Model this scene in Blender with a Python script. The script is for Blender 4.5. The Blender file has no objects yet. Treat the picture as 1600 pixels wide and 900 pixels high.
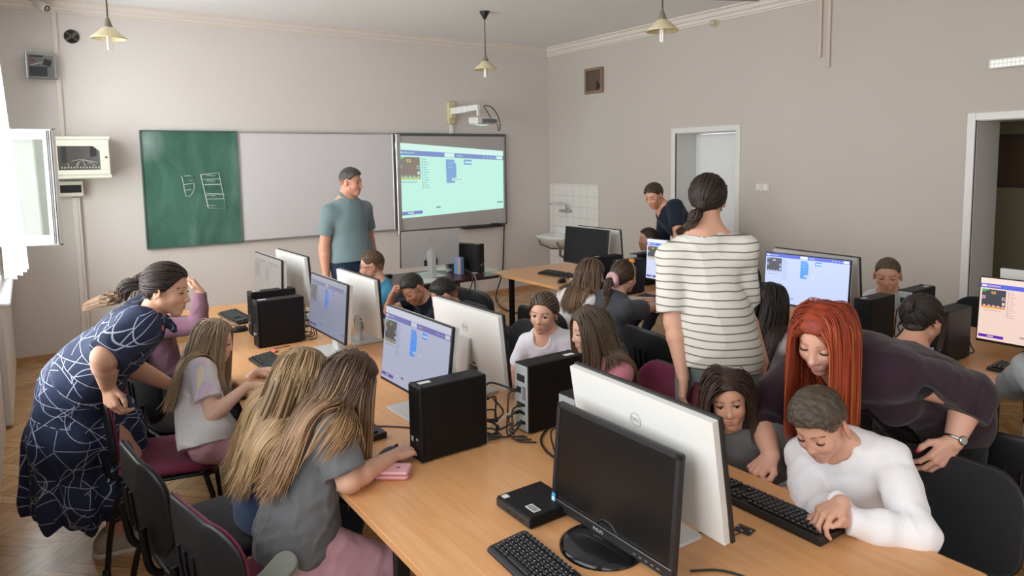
import bpy, math, random, hashlib
import numpy as np
from mathutils import Vector, Matrix

# ---------------------------------------------------------------- camera, world, light, exposure
SC = bpy.context.scene
COL = SC.collection
R_ = math.radians
CAM_H = 1.87
F_PX, PX0, PY0 = 1081.1, 800.0, 354.2
YAW, PITCH, ROLL = R_(34.857), R_(5.508), R_(-0.867)

_fw = np.array([math.sin(YAW)*math.cos(PITCH), math.cos(YAW)*math.cos(PITCH), -math.sin(PITCH)])
_r0 = np.array([math.cos(YAW), -math.sin(YAW), 0.0])
_u0 = np.cross(_r0, _fw)
_rt = math.cos(ROLL)*_r0 + math.sin(ROLL)*_u0
_up = -math.sin(ROLL)*_r0 + math.cos(ROLL)*_u0
CAMP = np.array([0.0, 0.0, CAM_H])

cd = bpy.data.cameras.new('camera')
cam = bpy.data.objects.new('camera', cd)
COL.objects.link(cam)
cam.matrix_world = Matrix(((_rt[0], _up[0], -_fw[0], 0), (_rt[1], _up[1], -_fw[1], 0), (_rt[2], _up[2], -_fw[2], CAM_H), (0, 0, 0, 1)))
cd.sensor_width = 36.0
cd.sensor_fit = 'HORIZONTAL'
cd.lens = F_PX/1600.0*36.0
cd.shift_x = (800.0-PX0)/1600.0
cd.shift_y = (PY0-450.0)/1600.0
cd.clip_start = 0.05
SC.camera = cam

SC.view_settings.view_transform = 'Standard'
SC.view_settings.look = 'None'
SC.view_settings.gamma = 1.0
SC.view_settings.use_curve_mapping = False
SC.view_settings.exposure = 0.0
SC.cycles.use_denoising = True
SC.cycles.max_bounces = 8
SC.cycles.diffuse_bounces = 5
SC.cycles.glossy_bounces = 3
SC.cycles.transmission_bounces = 6
SC.cycles.transparent_max_bounces = 8
SC.cycles.sample_clamp_indirect = 6.0
SC.cycles.caustics_reflective = False
SC.cycles.caustics_refractive = False

world = bpy.data.worlds.new('overcast_sky')
SC.world = world
world.use_nodes = True
bg = world.node_tree.nodes['Background']
bg.inputs['Color'].default_value = (0.93, 0.97, 1.0, 1)
bg.inputs['Strength'].default_value = 2.4

XL, XR, YF, YB, ZC = -0.25, 6.29, 8.06, -4.6, 3.46       # room: window wall, door wall, board wall, back wall, ceiling
WINDOWS = [(-4.3, -2.6), (-2.2, -0.2), (0.5, 2.5), (3.15, 5.15), (5.55, 7.35)]  # first one added behind the camera for more fill light
WIN_POWER = [30.0, 48.0, 32.0, 72.0, 100.0]
WIN_SPREAD = [180, 180, 150, 150, 135]
FILL_WIN = (1.2, 4.6)          # x range of the fill window added to the back wall, unseen behind the camera          # y ranges of the windows in the left wall
WIN_Z0, WIN_Z1 = 0.95, 3.05

def area_light(name, loc, rot, sx, sy, power, color=(1, 1, 1)):
    l = bpy.data.lights.new(name, 'AREA')
    l.shape = 'RECTANGLE'; l.size = sx; l.size_y = sy; l.energy = power; l.color = color
    o = bpy.data.objects.new(name, l); COL.objects.link(o)
    o.location = loc; o.rotation_euler = rot
    return o
# daylight through each window: one soft light in each opening, facing into the room
for _i, (_a, _b) in enumerate(WINDOWS):
    _l = area_light('window_daylight', (XL-0.05, (_a+_b)/2, (WIN_Z0+WIN_Z1)/2), (0, R_(-90), 0), WIN_Z1-WIN_Z0, _b-_a, WIN_POWER[_i], (0.965, 0.985, 1.0))
    _l.data.spread = R_(WIN_SPREAD[_i])
area_light('window_daylight', (sum(FILL_WIN)/2, YB-0.28, (WIN_Z0+WIN_Z1)/2), (R_(90), 0, R_(180)), FILL_WIN[1]-FILL_WIN[0], WIN_Z1-WIN_Z0, 135.0, (0.965, 0.985, 1.0))  # added fill from behind the camera, no such window is known
# ---------------------------------------------------------------- helpers: objects, properties, materials
def link(name, me, parent=None, mats=()):
    o = bpy.data.objects.new(name, me)
    COL.objects.link(o)
    for m in mats:
        me.materials.append(m)
    if parent is not None:
        o.parent = parent
    return o

def tag(o, label, cat, group=None):
    o['label'] = label; o['category'] = cat
    if group: o['group'] = group
    return o

def thing(name, label, cat, loc=(0, 0, 0), rz=0.0, group=None):
    o = bpy.data.objects.new(name, None)
    COL.objects.link(o)
    o.location = loc; o.rotation_euler = (0, 0, rz)
    o.empty_display_size = 0.05
    return tag(o, label, cat, group)

def dup(root, loc, rz, label, group=None):
    r = root.copy(); COL.objects.link(r); r.location = loc; r.rotation_euler = (0, 0, rz); r['label'] = label
    if group: r['group'] = group
    for ch in list(root.children):
        c = ch.copy(); COL.objects.link(c); c.parent = r
        for g in ch.children:
            d = g.copy(); COL.objects.link(d); d.parent = c
    return r

_mats = {}
def srgb(h):
    if isinstance(h, str):
        h = [int(h[i:i+2], 16)/255 for i in (0, 2, 4)]
    return tuple(c/12.92 if c <= 0.04045 else ((c+0.055)/1.055)**2.4 for c in h)

def mat(name, col=(.8, .8, .8), rough=0.6, metal=0.0, spec=0.5, emit=None, estr=0.0, noise=0.0, nscale=20.0, bump=0.0, bscale=200.0, sheen=0.0, coat=0.0):
    if name in _mats: return _mats[name]
    if isinstance(col, str): col = srgb(col)
    m = bpy.data.materials.new(name); m.use_nodes = True
    nt = m.node_tree; b = nt.nodes['Principled BSDF']
    b.inputs['Base Color'].default_value = (*col, 1)
    b.inputs['Roughness'].default_value = rough
    b.inputs['Metallic'].default_value = metal
    b.inputs['Specular IOR Level'].default_value = spec
    if sheen: b.inputs['Sheen Weight'].default_value = sheen
    if coat: b.inputs['Coat Weight'].default_value = coat
    if emit is not None:
        if isinstance(emit, str): emit = srgb(emit)
        b.inputs['Emission Color'].default_value = (*emit, 1)
        b.inputs['Emission Strength'].default_value = estr
    tc = None
    if noise or bump:
        tc = nt.nodes.new('ShaderNodeTexCoord')
    if noise:
        n = nt.nodes.new('ShaderNodeTexNoise'); n.inputs['Scale'].default_value = nscale; n.inputs['Detail'].default_value = 4
        nt.links.new(tc.outputs['Object'], n.inputs['Vector'])
        mr = nt.nodes.new('ShaderNodeMapRange'); mr.inputs['To Min'].default_value = 1-noise; mr.inputs['To Max'].default_value = 1+noise
        nt.links.new(n.outputs['Fac'], mr.inputs['Value'])
        mx = nt.nodes.new('ShaderNodeVectorMath'); mx.operation = 'SCALE'; mx.inputs[0].default_value = col
        nt.links.new(mr.outputs['Result'], mx.inputs['Scale'])
        nt.links.new(mx.outputs['Vector'], b.inputs['Base Color'])
    if bump:
        n2 = nt.nodes.new('ShaderNodeTexNoise'); n2.inputs['Scale'].default_value = bscale; n2.inputs['Detail'].default_value = 3
        nt.links.new(tc.outputs['Object'], n2.inputs['Vector'])
        bp = nt.nodes.new('ShaderNodeBump'); bp.inputs['Strength'].default_value = bump; bp.inputs['Distance'].default_value = 0.01
        nt.links.new(n2.outputs['Fac'], bp.inputs['Height'])
        nt.links.new(bp.outputs['Normal'], b.inputs['Normal'])
    _mats[name] = m
    return m

def emat(name, col, strength=1.0):
    return mat(name, (0.02, 0.02, 0.02), 0.35, emit=col, estr=strength)

class NT:                                  # short node-tree writer
    def __init__(s, name, rough=0.6):
        s.m = bpy.data.materials.new(name); s.m.use_nodes = True
        s.t = s.m.node_tree; s.b = s.t.nodes['Principled BSDF']; s.b.inputs['Roughness'].default_value = rough
        _mats[name] = s.m
    def n(s, kind, **kw):
        nd = s.t.nodes.new('ShaderNode'+kind)
        for k, v in kw.items():
            if k in nd.inputs.keys(): nd.inputs[k].default_value = v
            else: setattr(nd, k, v)
        return nd
    def l(s, a, b): s.t.links.new(a, b)
    def math(s, op, a, b=None, clamp=False):
        nd = s.t.nodes.new('ShaderNodeMath'); nd.operation = op; nd.use_clamp = clamp
        for i, v in enumerate((a, b)):
            if v is None: continue
            if isinstance(v, (int, float)): nd.inputs[i].default_value = v
            else: s.l(v, nd.inputs[i])
        return nd.outputs[0]
    def mix(s, fac, a, b, blend='MIX'):
        nd = s.t.nodes.new('ShaderNodeMix'); nd.data_type = 'RGBA'; nd.blend_type = blend
        if isinstance(fac, (int, float)): nd.inputs[0].default_value = fac
        else: s.l(fac, nd.inputs[0])
        for i, v in ((6, a), (7, b)):
            if isinstance(v, (tuple, list)): nd.inputs[i].default_value = (*v[:3], 1)
            else: s.l(v, nd.inputs[i])
        return nd.outputs[2]
    def ramp(s, fac, stops):
        nd = s.t.nodes.new('ShaderNodeValToRGB')
        while len(nd.color_ramp.elements) < len(stops): nd.color_ramp.elements.new(0.5)
        for e, (p, c) in zip(nd.color_ramp.elements, stops):
            e.position = p; e.color = (*c[:3], 1)
        s.l(fac, nd.inputs[0]); return nd.outputs[0]

# ---------------------------------------------------------------- camera helpers: where a pixel of the photograph lies in the room
def ray(x, y): return _rt*(x-PX0)/F_PX - _up*(y-PY0)/F_PX + _fw
def onz(x, y, z):
    d = ray(x, y); return CAMP + d*((z-CAM_H)/d[2])
def ony(x, y, Y):
    d = ray(x, y); return CAMP + d*(Y/d[1])
def onx(x, y, X):
    d = ray(x, y); return CAMP + d*(X/d[0])

# ---------------------------------------------------------------- mesh builder
class MB:
    def __init__(s): s.v = []; s.f = []; s.mi = []; s.sm = []; s.cur = 0; s.M = None
    def add(s, vs, fs, smooth=False):
        b = len(s.v)
        for p in vs:
            p = Vector(p)
            s.v.append(s.M @ p if s.M is not None else p)
        for f in fs:
            s.f.append([i+b for i in f]); s.mi.append(s.cur); s.sm.append(smooth)
        return s
    def slot(s, i): s.cur = i; return s
    def xf(s, M): s.M = M; return s
    def box(s, c, d, bev=0.0, M=None):
        x, y, z = d[0]/2, d[1]/2, d[2]/2
        c = Vector(c)
        b = min(bev, x*.98, y*.98, z*.98)
        if b <= 0:
            vs = [Vector((sx*x, sy*y, sz*z)) for sz in (-1, 1) for sy in (-1, 1) for sx in (-1, 1)]
            fs = [(0, 2, 3, 1), (4, 5, 7, 6), (0, 1, 5, 4), (2, 6, 7, 3), (0, 4, 6, 2), (1, 3, 7, 5)]
        else:
            vs = []; idx = {}
            for sz in (-1, 1):
                for sy in (-1, 1):
                    for sx in (-1, 1):
                        for a in range(3):
                            p = [sx*(x-b), sy*(y-b), sz*(z-b)]
                            p[a] = (sx*x, sy*y, sz*z)[a]
                            idx[(sx, sy, sz, a)] = len(vs); vs.append(Vector(p))
            fs = []
            I = idx
            for a in range(3):
                u, w = (a+1) % 3, (a+2) % 3
                for sg in (-1, 1):
                    q = []
                    for su, sw in ((-1, -1), (1, -1), (1, 1), (-1, 1)):
                        t = [0, 0, 0]; t[a] = sg; t[u] = su; t[w] = sw; q.append(I[(*t, a)])
                    fs.append(q if sg > 0 else q[::-1])
            for a in range(3):                  # edges along axis a
                u, w = (a+1) % 3, (a+2) % 3
                for su in (-1, 1):
                    for sw in (-1, 1):
                        q = []
                        for sa, ax in ((-1, u), (1, u), (1, w), (-1, w)):
                            t = [0, 0, 0]; t[a] = sa; t[u] = su; t[w] = sw; q.append(I[(*t, ax)])
                        fs.append(q if su*sw < 0 else q[::-1])
            for sx in (-1, 1):
                for sy in (-1, 1):
                    for sz in (-1, 1):
                        q = [I[(sx, sy, sz, k)] for k in range(3)]
                        fs.append(q if sx*sy*sz > 0 else q[::-1])
        vs = [(M @ v if M is not None else v)+c for v in vs]
        return s.add(vs, fs)
    def tube(s, pts, r, n=8, caps=True, smooth=True, flat=1.0, upv=None):
        P = [Vector(p) for p in pts]; k = len(P)
        rs = r if hasattr(r, '__len__') else [r]*k
        vs = []; fs = []; nrm = None
        for i in range(k):
            t = (P[min(i+1, k-1)]-P[max(i-1, 0)])
            if t.length < 1e-9: t = Vector((0, 0, 1))
            t.normalize()
            if nrm is None:
                a = Vector(upv) if upv is not None else (Vector((0, 0, 1)) if abs(t.z) < .9 else Vector((1, 0, 0)))
                nrm = (a - t*a.dot(t)).normalized()
            else:
                nrm = nrm - t*nrm.dot(t)
                if nrm.length < 1e-6: nrm = t.orthogonal()
                nrm.normalize()
            bn = t.cross(nrm)
            for j in range(n):
                an = 2*math.pi*j/n
                vs.append(P[i]+nrm*(math.cos(an)*rs[i])+bn*(math.sin(an)*rs[i]*flat))
        for i in range(k-1):
            for j in range(n):
                j2 = (j+1) % n
                fs.append((i*n+j, i*n+j2, (i+1)*n+j2, (i+1)*n+j))
        s.add(vs, fs, smooth)
        if caps:
            s.add(vs[:n], [tuple(range(n))[::-1]]); s.add(vs[-n:], [tuple(range(n))])
        return s
    def lathe(s, prof, n=24, M=None, smooth=True, cap=True):
        vs = []; fs = []
        for (r, z) in prof:
            for j in range(n):
                a = 2*math.pi*j/n; p = Vector((r*math.cos(a), r*math.sin(a), z)); vs.append(M @ p if M is not None else p)
        for i in range(len(prof)-1):
            for j in range(n):
                j2 = (j+1) % n; fs.append((i*n+j, i*n+j2, (i+1)*n+j2, (i+1)*n+j))
        s.add(vs, fs, smooth)
        if cap:
            if prof[0][0] > 1e-5: s.add(vs[:n], [tuple(range(n))[::-1]])
            if prof[-1][0] > 1e-5: s.add(vs[-n:], [tuple(range(n))])
        return s
    def prism(s, poly, h, M=None, z0=0.0):       # polygon in xy extruded in z
        n = len(poly)
        vs = [Vector((p[0], p[1], z0)) for p in poly]+[Vector((p[0], p[1], z0+h)) for p in poly]
        if M is not None: vs = [M @ v for v in vs]
        fs = [tuple(range(n))[::-1], tuple(range(n, 2*n))]+[(i, (i+1) % n, n+(i+1) % n, n+i) for i in range(n)]
        return s.add(vs, fs)
    def quad(s, a, b, c, d): return s.add([a, b, c, d], [(0, 1, 2, 3)])
    def sphere(s, c, r, n=16, m=10, M=None):
        c = Vector(c); rr = r if hasattr(r, '__len__') else (r, r, r)
        vs = []; fs = []
        for i in range(m+1):
            t = math.pi*i/m
            for j in range(n):
                a = 2*math.pi*j/n
                p = Vector((rr[0]*math.sin(t)*math.cos(a), rr[1]*math.sin(t)*math.sin(a), rr[2]*math.cos(t)))
                vs.append((M @ p if M is not None else p)+c)
        for i in range(m):
            for j in range(n):
                j2 = (j+1) % n; fs.append((i*n+j, (i+1)*n+j, (i+1)*n+j2, i*n+j2))
        return s.add(vs, fs, True)
    def build(s, name, mats, parent=None, bevel=0.0):
        me = bpy.data.meshes.new(name)
        me.from_pydata([tuple(v) for v in s.v], [], s.f)
        if not isinstance(mats, (list, tuple)): mats = [mats]
        for m in mats: me.materials.append(m)
        me.polygons.foreach_set('material_index', s.mi); me.polygons.foreach_set('use_smooth', s.sm)
        me.validate(); me.update()
        o = bpy.data.objects.new(name, me); COL.objects.link(o)
        if parent is not None: o.parent = parent
        if bevel:
            md = o.modifiers.new('bevel', 'BEVEL'); md.width = bevel; md.segments = 2; md.limit_method = 'ANGLE'
        return o

def rrect(w, h, r, n=5):
    out = []
    for cx, cy, a0 in ((w/2-r, h/2-r, 0), (-w/2+r, h/2-r, 90), (-w/2+r, -h/2+r, 180), (w/2-r, -h/2+r, 270)):
        for i in range(n+1):
            a = R_(a0+90*i/n); out.append((cx+r*math.cos(a), cy+r*math.sin(a)))
    return out

def spline(pts, n=8):                       # Catmull-Rom through the points
    P = [np.array(p, float) for p in pts]; P = [2*P[0]-P[1]]+P+[2*P[-1]-P[-2]]
    out = []
    for i in range(1, len(P)-2):
        for k in range(n):
            t = k/n; a, b, c, d = P[i-1:i+3]
            out.append(.5*((2*b)+(c-a)*t+(2*a-5*b+4*c-d)*t*t+(3*b-a-3*c+d)*t**3))
    out.append(P[-2]); return out

def structure(o, kind='structure'): o['kind'] = kind; return o
# ---------------------------------------------------------------- soft bodies: distance fields turned into one continuous quad surface
F32 = np.float32
def _smin(a, b, k):
    if k <= 0: return np.minimum(a, b)
    h = np.maximum(k-np.abs(a-b), 0)/k
    return np.minimum(a, b)-h*h*(k*0.25)
def _smax(a, b, k): return -_smin(-a, -b, k)

class Field:
    """ordered list of shapes; op u = union, s = subtract, i = intersect, f = free function(p, d)"""
    def __init__(s, k=0.02): s.items = []; s.k = k
    def _a(s, op, kind, prm, k): s.items.append((op, kind, prm, s.k if k is None else k)); return s
    def rc(s, a, b, r1, r2=None, k=None, op='u', fl=None):
        """tapered capsule; fl = (axis, factor): flattened along the axis"""
        a = np.array(a, float); b = np.array(b, float)
        return s._a(op, 'rc', (a, b, r1, r1 if r2 is None else r2, fl), k)
    def ell(s, c, r, M=None, k=None, op='u'):
        return s._a(op, 'el', (np.array(c, float), np.array(r if hasattr(r, '__len__') else (r, r, r), float), None if M is None else np.array(M, float)), k)
    def box(s, c, h, r, M=None, k=None, op='u'):
        return s._a(op, 'bx', (np.array(c, float), np.array(h, float), r, None if M is None else np.array(M, float)), k)
    def plane(s, p, n, k=0.004, op='i'):          # keeps the side that -n points to
        n = np.array(n, float); n /= np.linalg.norm(n)
        return s._a(op, 'pl', (np.array(p, float), n), k)
    def fun(s, f): s.items.append(('f', f, None, 0)); return s
    def sub(s, field, k=None, op='u'): return s._a(op, 'fd', field, k)
    @staticmethod
    def prim(kind, q, p):
        if kind == 'rc':
            a, b, r1, r2, fl = q
            ab = (b-a); L2 = float(ab @ ab)+1e-12
            pa = p-a.astype(p.dtype)
            t = np.clip(pa @ ab.astype(p.dtype)/L2, 0, 1)
            dv = pa-t[:, None]*ab.astype(p.dtype)
            if fl is not None:
                ax, fa = fl; ax = np.array(ax, p.dtype)
                c = dv @ ax; dv = dv+c[:, None]*ax*(1/fa-1)
                return (np.sqrt((dv*dv).sum(1))-(r1+(r2-r1)*t))*(fa if fa < 1 else 1)
            return np.sqrt((dv*dv).sum(1))-(r1+(r2-r1)*t)
        if kind == 'el':
            c, r, M = q
            v = p-c.astype(p.dtype)
            if M is not None: v = v @ M.astype(p.dtype)
            a = v/r.astype(p.dtype); b = a/r.astype(p.dtype)
            k0 = np.sqrt((a*a).sum(1)); k1 = np.sqrt((b*b).sum(1))+1e-9
            return np.where(k0 < 0.05, -float(r.min()), k0*(k0-1)/k1)
        if kind == 'bx':
            c, h, r, M = q
            v = p-c.astype(p.dtype)
            if M is not None: v = v @ M.astype(p.dtype)
            d = np.abs(v)-(h-r).astype(p.dtype)
            return np.sqrt((np.maximum(d, 0)**2).sum(1))+np.minimum(d.max(1), 0)-r
        if kind == 'pl':
            c, n = q
            return (p-c.astype(p.dtype)) @ n.astype(p.dtype)
        if kind == 'fd':
            return q(p)
    def __call__(s, p, sel=None):
        d = np.full(len(p), 9.0, p.dtype)
        for i, (op, kind, q, k) in enumerate(s.items):
            if sel is not None and not sel[i]: continue
            if op == 'f': d = kind(p, d); continue
            e = Field.prim(kind, q, p)
            if op == 'u': d = _smin(d, e, k)
            elif op == 's': d = _smax(d, -e, k)
            else: d = _smax(d, e, k)
        return d
    def bounds(s):
        lo = np.full(3, 1e9); hi = -lo
        for op, kind, q, k in s.items:
            if op != 'u': continue
            if kind == 'rc':
                for c, r in ((q[0], q[2]), (q[1], q[3])): lo = np.minimum(lo, c-r); hi = np.maximum(hi, c+r)
            elif kind == 'el': m = q[1].max(); lo = np.minimum(lo, q[0]-m); hi = np.maximum(hi, q[0]+m)
            elif kind == 'bx': m = np.linalg.norm(q[1]); lo = np.minimum(lo, q[0]-m); hi = np.maximum(hi, q[0]+m)
            elif kind == 'fd': a, b = q.bounds(); lo = np.minimum(lo, a); hi = np.maximum(hi, b)
        return lo-.03, hi+.03

def polygonise(F, h, B=10, slack=0.012):
    lo, hi = F.bounds()
    nb = np.maximum(1, np.ceil((hi-lo)/(B*h)).astype(int))
    gi = np.stack(np.meshgrid(*[np.arange(n) for n in nb], indexing='ij'), -1).reshape(-1, 3)
    cen = (lo+(gi+.5)*B*h).astype(F32)
    Rb = B*h*math.sqrt(3)/2
    D = []                                       # per shape distance at block centres, for culling
    for op, kind, q, k in F.items:
        D.append(None if op == 'f' else Field.prim(kind, q, cen))
    un = [i for i, it in enumerate(F.items) if it[0] == 'u']
    dmin = np.min([D[i] for i in un], axis=0)
    cand = np.where(np.abs(F(cen)) < Rb*1.25+slack)[0]
    m = B+1
    off = np.stack(np.meshgrid(*[np.arange(m)]*3, indexing='ij'), -1).reshape(-1, 3)
    G = nb*B+3
    vals = np.empty((len(cand), m**3), F32)
    for j, c in enumerate(cand):
        p = (lo+(gi[c]*B+off)*h).astype(F32)
        sel = []
        for i, (op, kind, q, k) in enumerate(F.items):
            if op == 'f' or op == 'i': sel.append(True)
            elif op == 'u': sel.append(bool(D[i][c] <= max(dmin[c], 0)+2*Rb+k*1.5+.004))
            else: sel.append(bool(D[i][c] <= 2*Rb+k))
        vals[j] = F(p, sel)
    S = vals.reshape(len(cand), m, m, m)
    neg = S < 0
    cs = [(a, b, c) for a in (0, 1) for b in (0, 1) for c in (0, 1)]
    cnt = sum(neg[:, a:a+B, b:b+B, c:c+B].astype(np.int8) for a, b, c in cs)
    act = np.argwhere((cnt > 0) & (cnt < 8))
    if len(act) == 0: return np.zeros((0, 3)), np.zeros((0, 4), int)
    bi, x, y, z = act.T
    acc = np.zeros((len(act), 3)); nn = np.zeros(len(act))
    vv = {c: S[bi, x+c[0], y+c[1], z+c[2]].astype(float) for c in cs}
    for a in cs:
        for ax in range(3):
            if a[ax] == 0:
                b = list(a); b[ax] = 1; b = tuple(b)
                va, vb = vv[a], vv[b]; cr = (va < 0) != (vb < 0)
                t = np.where(cr, va/np.where(cr, va-vb, 1), 0)
                pt = np.tile(np.array(a, float), (len(act), 1)); pt[:, ax] += t
                acc += pt*cr[:, None]; nn += cr
    cell = gi[cand[bi]]*B+np.stack([x, y, z], 1)
    V = lo+(cell+acc/nn[:, None])*h
    key = (cell[:, 0]*G[1]+cell[:, 1])*G[2]+cell[:, 2]
    od = np.argsort(key); ks = key[od]
    quads = []
    for ax in range(3):
        s0 = [slice(0, B)]*3; s1 = list(s0); s1[ax] = slice(1, B+1)
        A = neg[(slice(None), *s0)]; Bn = neg[(slice(None), *s1)]
        e = np.argwhere(A != Bn)
        if not len(e): continue
        ec = gi[cand[e[:, 0]]]*B+e[:, 1:]
        flip = A[tuple(e.T)]
        u, w = (ax+1) % 3, (ax+2) % 3
        ids = []; ok = np.ones(len(e), bool)
        for du, dw in ((-1, -1), (0, -1), (0, 0), (-1, 0)):
            c = ec.copy(); c[:, u] += du; c[:, w] += dw
            kk = (c[:, 0]*G[1]+c[:, 1])*G[2]+c[:, 2]
            pos = np.clip(np.searchsorted(ks, kk), 0, len(ks)-1)
            ok &= (ks[pos] == kk) & (c.min(1) >= 0); ids.append(od[pos])
        Q = np.stack(ids, 1)
        Q[~flip] = Q[~flip][:, ::-1]
        quads.append(Q[ok])
    Q = np.concatenate(quads)
    return V, Q

def np_mesh(name, V, Q, col=None, smooth=True):
    me = bpy.data.meshes.new(name)
    V = np.asarray(V, np.float32); Q = np.asarray(Q, np.int32); k = Q.shape[1]
    me.vertices.add(len(V)); me.vertices.foreach_set('co', V.ravel())
    me.loops.add(Q.size); me.loops.foreach_set('vertex_index', Q.ravel())
    me.polygons.add(len(Q)); me.polygons.foreach_set('loop_start', np.arange(0, Q.size, k, dtype=np.int32))
    me.polygons.foreach_set('use_smooth', np.full(len(Q), smooth))
    me.update(calc_edges=True)
    if col is not None:
        a = me.color_attributes.new('Col', 'FLOAT_COLOR', 'POINT')
        c = np.ones((len(V), 4), np.float32); c[:, :3] = col
        a.data.foreach_set('color', c.ravel())
    return me

def rotm(yaw=0.0, pitch=0.0, roll=0.0):
    """columns: right, forward, up; yaw = heading of 'forward' in the floor plane (0 = +x, 90 = +y), pitch = nodding down, roll = tilt to own right; degrees"""
    y, p, r = R_(yaw), R_(pitch), R_(roll)
    f = np.array([math.cos(y)*math.cos(p), math.sin(y)*math.cos(p), -math.sin(p)])
    rt = np.array([math.sin(y), -math.cos(y), 0.0])
    u = np.cross(rt, f)
    rt2 = math.cos(r)*rt-math.sin(r)*u; u2 = math.sin(r)*rt+math.cos(r)*u
    return np.stack([rt2, f, u2], 1)

def vnoise(p, scale, seed=0):
    """cheap smooth noise from a few warped sines, about -1..1"""
    rs = np.random.RandomState(seed)
    o = np.zeros(len(p), p.dtype)
    for i in range(5):
        w = rs.normal(size=3); w /= np.linalg.norm(w); w *= scale*(0.7+0.9*rs.rand())
        o += np.sin(p @ w.astype(p.dtype)+rs.rand()*6.28+1.3*np.sin(p @ (np.roll(w, 1)*.6).astype(p.dtype)+rs.rand()*6.28))
    return o/3.0
# ---------------------------------------------------------------- room materials
def plaster(name, a, b):
    N = NT(name, 0.85)
    tc = N.n('TexCoord'); n = N.n('TexNoise'); n.inputs['Scale'].default_value = 0.8; n.inputs['Detail'].default_value = 5
    N.l(tc.outputs['Object'], n.inputs['Vector'])
    N.l(N.mix(n.outputs['Fac'], srgb(a), srgb(b)), N.b.inputs['Base Color'])
    n2 = N.n('TexNoise'); n2.inputs['Scale'].default_value = 60; N.l(tc.outputs['Object'], n2.inputs['Vector'])
    bp = N.n('Bump'); bp.inputs['Strength'].default_value = .06; bp.inputs['Distance'].default_value = .01
    N.l(n2.outputs['Fac'], bp.inputs['Height']); N.l(bp.outputs['Normal'], N.b.inputs['Normal'])
    N.b.inputs['Specular IOR Level'].default_value = .25
    return N.m
M_WALL = plaster('wall_plaster', 'd9d4d0', 'd3cdc9')
M_WALLR = plaster('wall_plaster_beige', 'c5beb6', 'beb7af')
M_CEIL = plaster('ceiling_plaster', 'ecedee', 'e6e7e8')
M_WHITE = mat('white_paint', 'e4e4e2', .4)
M_TRIMW = mat('cornice_paint', 'dcd4cc', .6)

def parquet():
    N = NT('herringbone_parquet', .22)
    tc = N.n('TexCoord'); mp = N.n('Mapping'); mp.inputs['Rotation'].default_value = (0, 0, R_(45)); w = .075; mp.inputs['Scale'].default_value = (1/w, 1/w, 1/w)
    mp.inputs['Location'].default_value = (200, 200, 0)
    N.l(tc.outputs['Object'], mp.inputs['Vector'])
    sp = N.n('SeparateXYZ'); N.l(mp.outputs['Vector'], sp.inputs[0]); X, Y = sp.outputs[0], sp.outputs[1]
    n = 5; M = N.math
    i, j = M('FLOOR', X), M('FLOOR', Y)
    k = M('FLOORED_MODULO', M('SUBTRACT', i, j), 2*n)
    hz = M('LESS_THAN', k, n-.5)
    fx, fy = M('FRACT', X), M('FRACT', Y)
    m = M('SUBTRACT', 2*n-1, k)
    uh = M('ADD', k, fx); uv = M('ADD', m, fy)
    def sel(a, b): return M('ADD', M('MULTIPLY', hz, a), M('MULTIPLY', M('SUBTRACT', 1, hz), b))
    u = sel(uh, uv); v = sel(fy, fx)
    ida = sel(M('SUBTRACT', i, k), i); idb = sel(j, M('SUBTRACT', j, m))
    cb = N.n('CombineXYZ'); N.l(ida, cb.inputs[0]); N.l(idb, cb.inputs[1]); N.l(hz, cb.inputs[2])
    wn = N.n('TexWhiteNoise'); N.l(cb.outputs[0], wn.inputs['Vector'])
    base = N.ramp(wn.outputs['Value'], [(0, srgb('b98a5a')), (.5, srgb('c89a68')), (1, srgb('d6ab7a'))])
    c2 = N.n('CombineXYZ'); N.l(M('MULTIPLY', u, .25), c2.inputs[0]); N.l(M('MULTIPLY', v, 4.0), c2.inputs[1]); N.l(M('MULTIPLY', wn.outputs['Value'], 50), c2.inputs[2])
    gr = N.n('TexNoise'); gr.inputs['Scale'].default_value = 1.6; gr.inputs['Detail'].default_value = 5; N.l(c2.outputs[0], gr.inputs['Vector'])
    col = N.mix(M('MULTIPLY', M('SUBTRACT', gr.outputs['Fac'], .35), 1.1, True), base, srgb('8f6238'))
    ev = M('MINIMUM', M('MINIMUM', v, M('SUBTRACT', 1, v)), M('MINIMUM', u, M('SUBTRACT', n, u)))
    gap = M('LESS_THAN', ev, .022)
    N.l(N.mix(gap, col, srgb('5a3c22')), N.b.inputs['Base Color'])
    N.l(M('ADD', M('MULTIPLY', gr.outputs['Fac'], .18), .14), N.b.inputs['Roughness'])
    bp = N.n('Bump'); bp.inputs['Strength'].default_value = .12; bp.inputs['Distance'].default_value = .004
    N.l(M('SUBTRACT', 1, gap), bp.inputs['Height']); N.l(bp.outputs['Normal'], N.b.inputs['Normal'])
    N.b.inputs['Coat Weight'].default_value = .3; N.b.inputs['Coat Roughness'].default_value = .12
    return N.m
M_FLOOR = parquet()

def wood(name, a, b, rough=.35, axis=1, sc=3.0):
    N = NT(name, rough)
    tc = N.n('TexCoord'); mp = N.n('Mapping'); s = [14*sc, 14*sc, 14*sc]; s[axis] = 1.1*sc; mp.inputs['Scale'].default_value = s
    N.l(tc.outputs['Object'], mp.inputs['Vector'])
    n = N.n('TexNoise'); n.inputs['Scale'].default_value = 1.0; n.inputs['Detail'].default_value = 6; n.inputs['Distortion'].default_value = .6
    N.l(mp.outputs['Vector'], n.inputs['Vector'])
    N.l(N.ramp(n.outputs['Fac'], [(.3, srgb(a)), (.7, srgb(b))]), N.b.inputs['Base Color'])
    return N.m
M_BEECH = wood('beech_laminate', 'cf9562', 'd9a471', .3, 1)
M_BEECHEDGE = wood('beech_edge', 'b98550', 'c6935e', .35, 1)
M_DARKWOOD = wood('dark_red_veneer', '3a1c1c', '48262a', .3, 0)
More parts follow.
